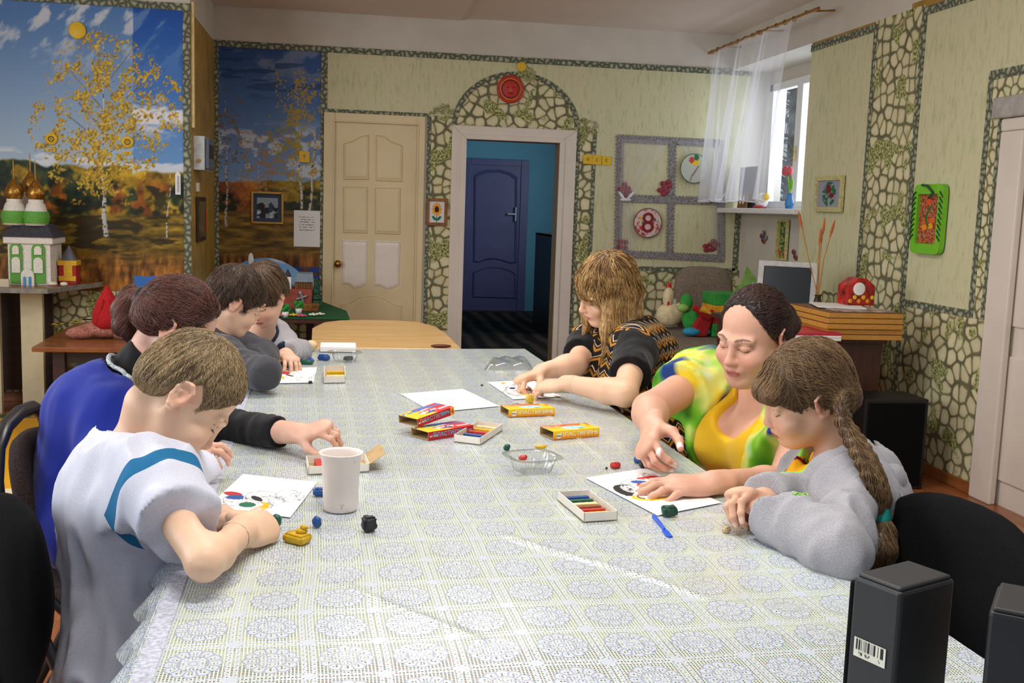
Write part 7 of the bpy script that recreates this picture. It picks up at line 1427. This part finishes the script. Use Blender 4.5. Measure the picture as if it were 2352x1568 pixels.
H.chain([w(-.095,0,.02),W(302,682,2.53),W(284,712,2.52),W(284,748,2.51),W(302,785,2.5)],[.018,.026,.026,.024,.008],.012); H.chain([w(.075,-.062,.03),w(.085,-.064,-.02),w(.07,-.066,-.07)],[.012,.010,.004],.015)
o=surf('hair',H,.004,'hair_auburn',root,0); V=verts(o); cb=w(-.10,0,.03)
def fl(Pp):
    L=(Pp-hc)@HR.T; d=cb-Pp; d/=np.linalg.norm(d,axis=1)[:,None]+1e-6; pt=L[:,0]<-.105; dn=np.tile(-HR[2]-HR[0]*.1,(len(Pp),1)); return np.where(pt[:,None],dn,d)
strands(o,H,V,6000,.09,7,fl,.02,.00055,'hair_auburn',2,.12)
S_=Sdf().cone(w(-.100,0,.022),w(-.112,0,.03),.022,.022); surf('hair_tie',S_,.004,'black_knit',o)
# ================================================================ C: boy in the dark grey sweater
C_=dict(s=.84,fat=.84,hs=.86,wd=.88,head=W(539,690,3.42),f=(.80,.30,-.50),roll=.15,child=True,skin=(230,188,160),brow=(80,60,48),lip=(204,130,116),nail=(230,190,170),pants='jeans_dark',bow=.05,fine=0,
 J=dict(neck=W(500,775,3.42),shR=W(510,822,3.28),shL=W(540,800,3.60),elR=W(606,858,3.16),wrR=W(560,852,3.40),elL=W(604,815,3.6),wrL=W(575,838,3.45),pel=(-.52,3.46,.58)),
 handR=((-.3,.9,0),(0,0,1),'fist'),handL=((-.4,-.9,0),(0,0,1),'fist'))
J,R,P,root=person('boy in a charcoal sweater with dark cropped hair leaning on folded arms',C_)
shirt('sweater',J,C_,'charcoal_knit',root,.014,fore=(.98,.98),neckr=.062,amp=.016,freq=22,h=.0065,collar=(.009,.018,1.05))
H=Sdf(); cap(H,C_['hc'],C_['HR'],C_['hs'],.012,[(0,.040),(25,.036),(45,.028),(62,.006),(74,-.018),(82,.008),(100,.026),(115,.0),(128,-.045),(150,-.068),(180,-.078)],(.005,6.)); o=surf('hair',H,.004,'hair_dark',root,0); strands(o,H,verts(o),5000,.035,4,crownflow(C_['hc'],C_['HR'],C_['hs'],.6,.4),.2,.0006,'hair_dark',3,.25)
# ================================================================ D: child in the light grey hoodie
D_=dict(s=.84,fat=.84,hs=.85,wd=.88,head=W(605,676,3.74),f=(-.37,-.67,-.65),roll=-.04,child=True,skin=(228,184,158),brow=(90,70,54),lip=(206,120,112),nail=(232,190,172),pants='jeans_dark',bow=.04,fine=0,
 J=dict(neck=W(598,762,3.92),shR=W(545,805,3.98),shL=W(632,782,4.0),elR=W(560,850,3.86),wrR=W(600,845,3.70),elL=W(682,808,3.92),wrL=W(657,812,3.69),pel=(-.36,4.16,.58)),
 handL=(W(685,842,3.55),(.2,-.2,.95),'press','at'),handR=((.6,-.6,0),(0,0,1),'fist'))
J,R,P,root=person('child in a light grey hoodie with a brown fringe reaching towards the drawing',D_)
shirt('tee',J,D_,'navy_knit',root,.006,sl=(.4,.4),neckr=.06,h=.008)
def front_open(G):
    pass
G,o=shirt('hoodie',J,D_,'grey_melange',root,.016,fore=(1.0,1.0),neckr=.075,amp=.012,freq=20,h=.0065)
Pd=D_['Jx']['P']
recolor(o,lambda p:(np.abs((p-J['pel'])@J['R'][1])<.035)&(((p-J['pel'])@J['R'][0])>.03),'navy_knit')
H=Sdf(); cap(H,D_['hc'],D_['HR'],D_['hs'],.014,[(0,.018),(25,.014),(45,.002),(62,-.012),(74,-.02),(85,.0),(100,.012),(115,-.01),(128,-.045),(150,-.07),(180,-.08)],(.006,6.)); o=surf('hair',H,.004,'hair_brown',root,0); strands(o,H,verts(o),4500,.05,5,crownflow(D_['hc'],D_['HR'],D_['hs'],.2,.8),.1,.0006,'hair_brown',4,.2)
# ================================================================ E: woman in the zigzag dress
t=NT('zigzag'); sx=t.node('ShaderNodeSeparateXYZ'); t.set(sx.inputs[0],t.pos(True)); lat=t.math('ADD',t.math('MULTIPLY',sx.outputs[1],.8),t.math('MULTIPLY',sx.outputs[0],.75))
zz=t.math('MULTIPLY',t.math('PINGPONG',lat,.017),1.1); f=t.math('FRACT',t.math('DIVIDE',t.math('ADD',sx.outputs[2],zz),.040))
t.set(t.b.inputs['Base Color'],t.ramp(f,[(0.,lin((24,18,14))),(.30,lin((24,18,14))),(.32,lin((176,122,40))),(.55,lin((196,138,46))),(.57,lin((60,36,18))),(.74,lin((120,74,28))),(.76,lin((206,186,160))),(.82,lin((206,186,160))),(.84,lin((20,16,14)))],'CONSTANT')); fin(t,'zigzag',.75,0,.2)
E_=dict(s=.92,hs=.905,head=W(1394,664,3.42),f=(-.90,-.05,-.44),roll=-.33,skin=(226,182,152),brow=(130,96,64),lip=(206,116,112),nail=(150,36,48),pants='jeans_dark',bow=.03,fem=.75,fine=1,
 J=dict(neck=W(1432,752,3.44),shL=W(1462,800,3.28),shR=W(1352,790,3.60),elL=W(1436,905,3.03),wrL=W(1300,880,3.18),elR=W(1322,838,3.42),wrR=W(1244,852,3.38),pel=(1.02,3.30,.58)),
 handL=(W(1205,893,3.27),(-.1,-.25,.95),'press','at'),handR=(W(1196,872,3.34),(.1,.3,.9),'pinch','at'))
J,R,P,root=person('woman with streaked blond hair in a zigzag dress over black short sleeves',E_)
shirt('black_tee',J,E_,'black_knit',root,.010,sl=(.60,.60),slr=1.22,neckr=.064,amp=.008,h=.0065)
shirt('zigzag_dress',J,E_,'zigzag',root,.024,sl=(0,0),neckr=.088,amp=.009,freq=14,h=.0065,hem=-.12)
H=Sdf(); hc,HR=E_['hc'],E_['HR']; w=lambda x,y,z: hc+E_['hs']*(np.array([x,y,z])@HR)
cap(H,hc,HR,E_['hs'],.016,[(0,.016),(25,.012),(42,-.004),(58,-.040),(75,-.055),(180,-.06)],(.006,6.),back=.02)
Z=np.array([0,0,-1.])
for (x,y,z),L,r0,r1,dx in (((.035,.078,-.02),.15,.024,.010,(-.25,-.5,0)),((.0,.084,-.02),.18,.028,.012,(0,-.35,0)),((-.04,.07,-.02),.20,.034,.014,(.2,-.2,0)),((-.08,.03,-.03),.17,.036,.016,(.4,.05,0)),((-.08,-.03,-.03),.15,.034,.016,(.5,.3,0)),((.0,-.08,-.02),.16,.026,.012,(0,.3,0)),((.045,-.07,-.02),.16,.02,.008,(-.2,.15,0))):
    a=w(x,y,z); b=a+L*.5*(Z+np.array(dx)*.25); c=a+L*(Z+np.array(dx)*.35); H.chain([a,b,c],[r0,r0*.85,r1],.02)
cE=hc.copy(); H.fun(lambda p:.0045*((vn(np.stack([p[:,0]*70,p[:,1]*70,p[:,2]*9],1))-.5)*1.5),'d')
o=surf('hair',H,.004,'hair_blond',root,0); V=verts(o); cf=crownflow(hc,HR,E_['hs'],.0,.6)
def fE(Pp): 
    d=cf(Pp); L=(Pp-hc)@HR.T; lowz=Pp[:,2]<hc[2]-.01; return np.where(lowz[:,None],Z[None],d)
strands(o,H,V,9000,.10,7,fE,.01,.0007,'hair_blond',5,.07)
# ================================================================ F: woman in yellow with the tie-dye cardigan
t=NT('tie_dye'); p=t.pos(True); n1=t.noise(p,7.5,2); n2=t.noise(t.scale(p,(1,1,.7)),9.,2,.4); sx=t.node('ShaderNodeSeparateXYZ'); t.set(sx.inputs[0],p)
c=t.ramp(n1,[(.30,lin((58,130,24))),(.42,lin((120,190,40))),(.50,lin((214,222,120))),(.58,lin((232,206,30))),(.70,lin((240,226,80)))])
c=t.mix(t.math('MULTIPLY',t.math('SUBTRACT',n2,.555,clamp=True),12,clamp=True),c,lin((26,58,120))); c=t.mix(t.math('MULTIPLY',t.math('SUBTRACT',.36,n2,clamp=True),10,clamp=True),c,lin((206,226,190))); t.set(t.b.inputs['Base Color'],c); fin(t,'tie_dye',.7,0,.25)
cloth('yellow_jersey',(236,190,34),.05,.12,600,.7)
Fw=dict(s=.98,hs=.925,head=W(1731,770,2.55),f=(-.81,-.505,-.31),roll=-.08,skin=(216,166,142),brow=(96,68,58),lip=(196,116,110),nail=(236,222,218),lash=.7,pants='jeans_dark',bow=.02,fem=1.15,wd=1.15,fat=1.06,facefat=.006,nk=1.1,
 J=dict(neck=W(1772,900,2.64),shR=W(1612,868,2.82),shL=W(1862,965,2.48),elR=W(1492,940,2.58),wrR=W(1498,978,2.39),elL=W(1800,1118,2.36),wrL=W(1640,1108,2.20),pel=(1.13,2.50,.60)),
 handR=(W(1480,1042,2.30),(-.85,-.45,.15),'hold','at'),handL=(W(1500,1118,2.16),(.0,-.15,1),'flat','at'))
J,R,P,root=person('dark-haired woman in a yellow top and tie-dye cardigan pointing at a sheet',Fw)
def Vn(G):
    # scoop neckline lowered in front
    a=J['neck']; G.ell(a+R[0]*.115-R[2]*.022,np.array([.080,.068,.070])*Fw['s'],R,.01,'s')
G,o=shirt('yellow_top',J,Fw,'yellow_jersey',root,.010,extra=Vn,sl=(.0,.0),neckr=.080,amp=.006,freq=16,h=.006,hem=-.1,fx=R[1]+R[2]*.3)
G2=Sdf(); torso(G2,J,Fw['s'],.021,Fw['fem'],Fw['bow'],Fw['wd'])
for q in 'RL': capped(G2,J['sh'+q],J['el'+q],.054*.98*1.06+.02,(.046*.98*1.06+.02)*1.15,.05,.46)
G2.fun(lambda p:folds(p,R[2],16,.012,5.),'d'); nd=nrm(Fw['hc']-J['neck']); G2.cone(J['neck']-nd*.03,J['neck']+nd*.3,.088,.14,.008,mode='s')
Vn(G2); latF=lambda p:np.abs((p-J['pel'])@R[1]-.0); upF=lambda p:(p-J['pel'])@R[2]; fwF=lambda p:(p-J['pel'])@R[0]
LT=np.linalg.norm(J['neck']-J['pel'])
G2.fun(lambda p:np.where(fwF(p)>-.02,(np.interp(upF(p)/LT,[-.3,.2,.5,.75,1.0],[.075,.085,.095,.095,.075])-latF(p)),-1.)*.9,'i',.006); G2.fun(lambda p:-((p-(J['pel']-R[2]*.11))@R[2]),'i')
surf('tie_dye_cardigan',G2,.006,'tie_dye',root)
H=Sdf(); hc,HR=Fw['hc'],Fw['HR']; w=lambda x,y,z: hc+Fw['hs']*(np.array([x,y,z])@HR)
cap(H,hc,HR,Fw['hs'],.006,[(0,.100),(22,.097),(40,.086),(55,.064),(68,.036),(80,.010),(92,-.004),(108,-.03),(140,-.05),(180,-.055)],(.004,7.))
H.chain([w(-.10,0,.01),w(-.135,0,.005),w(-.16,0,-.03),w(-.155,0,-.075)],[.020,.028,.026,.008],.015); o=surf('hair',H,.004,'hair_black',root,0); cb2=w(-.105,0,.01)
def fF(Pp):
    L=(Pp-hc)@HR.T; d=cb2-Pp; d/=np.linalg.norm(d,axis=1)[:,None]+1e-6; return np.where((L[:,0]<-.115)[:,None],-HR[2][None],d)
strands(o,H,verts(o),7000,.09,7,fF,.015,.00055,'hair_black',6,.10)
surf('hair_tie',Sdf().cone(w(-.104,0,.01),w(-.118,0,.008),.023,.023),.004,'black_knit',o)
# ================================================================ G: girl with the braid
t=NT('leaf_tee'); p=t.pos(True); e=t.node('ShaderNodeTexVoronoi',i_Scale=26.); t.set(e.inputs['Vector'],p); t.set(t.b.inputs['Base Color'],t.ramp(e.outputs[0],[(.0,lin((120,26,40))),(.33,lin((120,26,40))),(.36,lin((238,170,20))),(1,lin((238,176,24)))])); fin(t,'leaf_tee',.7,0,.2)
Gg=dict(s=.85,fat=.70,hs=.865,wd=.86,head=W(1852,902,2.12),f=(-.87,.22,-.44),roll=-.27,child=True,skin=(218,172,144),brow=(120,92,66),lip=(200,110,100),nail=(236,196,180),pants='jeans_dark',bow=.03,nk=.9,
 J=dict(neck=W(1930,1045,2.14),shL=W(1958,1140,1.98),shR=W(1882,1085,2.26),elL=W(1932,1268,1.76),wrL=W(1780,1176,1.91),elR=W(1822,1155,2.12),wrR=W(1755,1146,2.0),pel=(.985,1.90,.57)),
 handL=(W(1692,1136,2.0),(.2,-.5,.8),'pinch','at'),handR=(W(1690,1134,1.95),(.1,.4,.85),'hold','at'))
J,R,P,root=person('girl in a light grey hoodie with a long brown braid modelling clay',Gg)
shirt('yellow_tee',J,Gg,'leaf_tee',root,-.003,sl=(0,0),neckr=.060,amp=.0,h=.007,collar=(.006,.012,1.08))
G,o=shirt('hoodie',J,Gg,'grey_melange',root,.018,fore=(.97,.97),neckr=.080,amp=.026,freq=19,h=.0055,hem=-.08)
fo=lambda p:((p-J['pel'])@R[1]); ff=lambda p:((p-J['pel'])@R[0]); fu=lambda p:((p-J['pel'])@R[2])
LTg=np.linalg.norm(J['neck']-J['pel'])
opn=lambda p:(np.linalg.norm(p-J['neck'],axis=1)<.34)&(np.abs(fo(p)-.015)<np.interp(fu(p)/LTg,[.2,.5,.8,1.1],[.0,.022,.045,.06]))&(ff(p)>.03)&(fu(p)>.2*LTg)
recolor(o,opn,'leaf_tee')
zipm=lambda p:(np.abs(np.abs(fo(p)-.015)-np.interp(fu(p)/LTg,[.2,.5,.8,1.1],[.004,.028,.051,.066]))<.0065)&(ff(p)>.03)
recolor(o,zipm,'lime_trim')
hd=Sdf(); bk=J['neck']-R[0]*.055-R[2]*.01
for q in(-1,1):
    hd.chain([bk-R[0]*.035+R[1]*q*.02-R[2]*.045,bk-R[0]*.02+R[1]*q*.075-R[2]*.03,J['neck']+R[1]*q*.088+R[0]*.01-R[2]*.018,J['neck']+R[1]*q*.062+R[0]*.065-R[2]*.040],[.034,.031,.024,.013],.02)
hd.fun(lambda p:folds(p,R[1],16,.006,8.),'d'); surf('hood',hd,.005,'grey_melange',root)
Pm=J['pel']+R[2]*LTg*.52+R[0]*.125+R[1]*.055; 
H=Sdf(); hc,HR=Gg['hc'],Gg['HR']; w=lambda x,y,z: hc+Gg['hs']*(np.array([x,y,z])@HR)
cap(H,hc,HR,Gg['hs'],.007,[(0,.028),(20,.025),(38,.016),(52,.004),(64,-.02),(76,-.012),(90,-.004),(108,-.035),(140,-.06),(180,-.062)],(.004,8.))
bp=[w(-.085,.035,-.03),W(1928,955,2.01),W(1962,1010,1.95),W(1996,1070,1.91),W(2020,1130,1.90),W(2026,1172,1.91)]
def cat(pts,n):
    out=[]; 
    for i in range(len(pts)-1):
        for t_ in np.linspace(0,1,n,endpoint=False): out.append(pts[i]*(1-t_)+pts[i+1]*t_)
    return out+[pts[-1]]
bpts=cat(bp,5); bpts=[np.mean(bpts[max(0,i-2):i+3],0) for i in range(len(bpts))]
for i,pt in enumerate(bpts):
    d=nrm(bpts[min(i+1,len(bpts)-1)]-bpts[max(i-1,0)]); sd=nrm(np.cross(d,[0.2,-1,0])); q=1 if i%2 else -1; r=.0155-.0035*i/len(bpts); ax1=nrm(d*.75+sd*q*-.65); ax2=nrm(np.cross(ax1,[0.2,-1,0])); H.ell(pt+sd*q*.0075,np.array([r*1.45,r*.78,r*.95]),np.array([ax1,ax2,np.cross(ax1,ax2)]),.004)
H.chain([w(-.055,.058,-.005),w(-.085,.045,-.03)],[.024,.02],.02); H.chain([w(.082,-.042,.048),w(.090,0,.050),w(.082,.042,.048)],[.011,.013,.011],.03)
H.chain([W(2026,1188,1.91),W(2028,1225,1.91),W(2020,1265,1.90),W(2022,1310,1.90)],[.011,.022,.030,.014],.01,)
o=surf('hair',H,.0038,'hair_ash',root,0); hb=w(-.085,.04,-.03); tail=0
def fG(Pp):
    L=(Pp-hc)@HR.T; d=hb-Pp; d/=np.linalg.norm(d,axis=1)[:,None]+1e-6; low=Pp[:,2]<hb[2]-.02; cf=crownflow(hc,HR,Gg['hs'],.6,.5)(Pp); fr=(L[:,0]>.03); return np.where(low[:,None],np.array([.25,0,-1.])[None],np.where(fr[:,None],cf,d))
strands(o,H,verts(o),9000,.05,6,fG,.03,.00050,'hair_ash',7,.16)
plain('teal_band',(40,170,160),.5); surf('hair_tie',Sdf().cone(W(2025,1170,1.91),W(2027,1192,1.91),.0150,.0155),.004,'teal_band',o)

def hit(S,px,py,d0=1.6,d1=2.4):
    d=np.linspace(d0,d1,1600); P=np.array(EYE)[None]+d[:,None]*np.array(ray(px,py))[None]; v=S.ev(P); i=np.nonzero(v<0)[0]
    return (P[i[0]],S.grad(P[i[:1]])[0]) if len(i) else (None,None)
p,n=hit(G,1838,1136)
if p is not None:
    up=nrm(R[2]-n*(R[2]@n)); rt=nrm(np.cross(up,n)); text('lettering','vari',root,tuple(p+n*.002),tuple(rt),tuple(up),.02,'lime_trim',.0012)
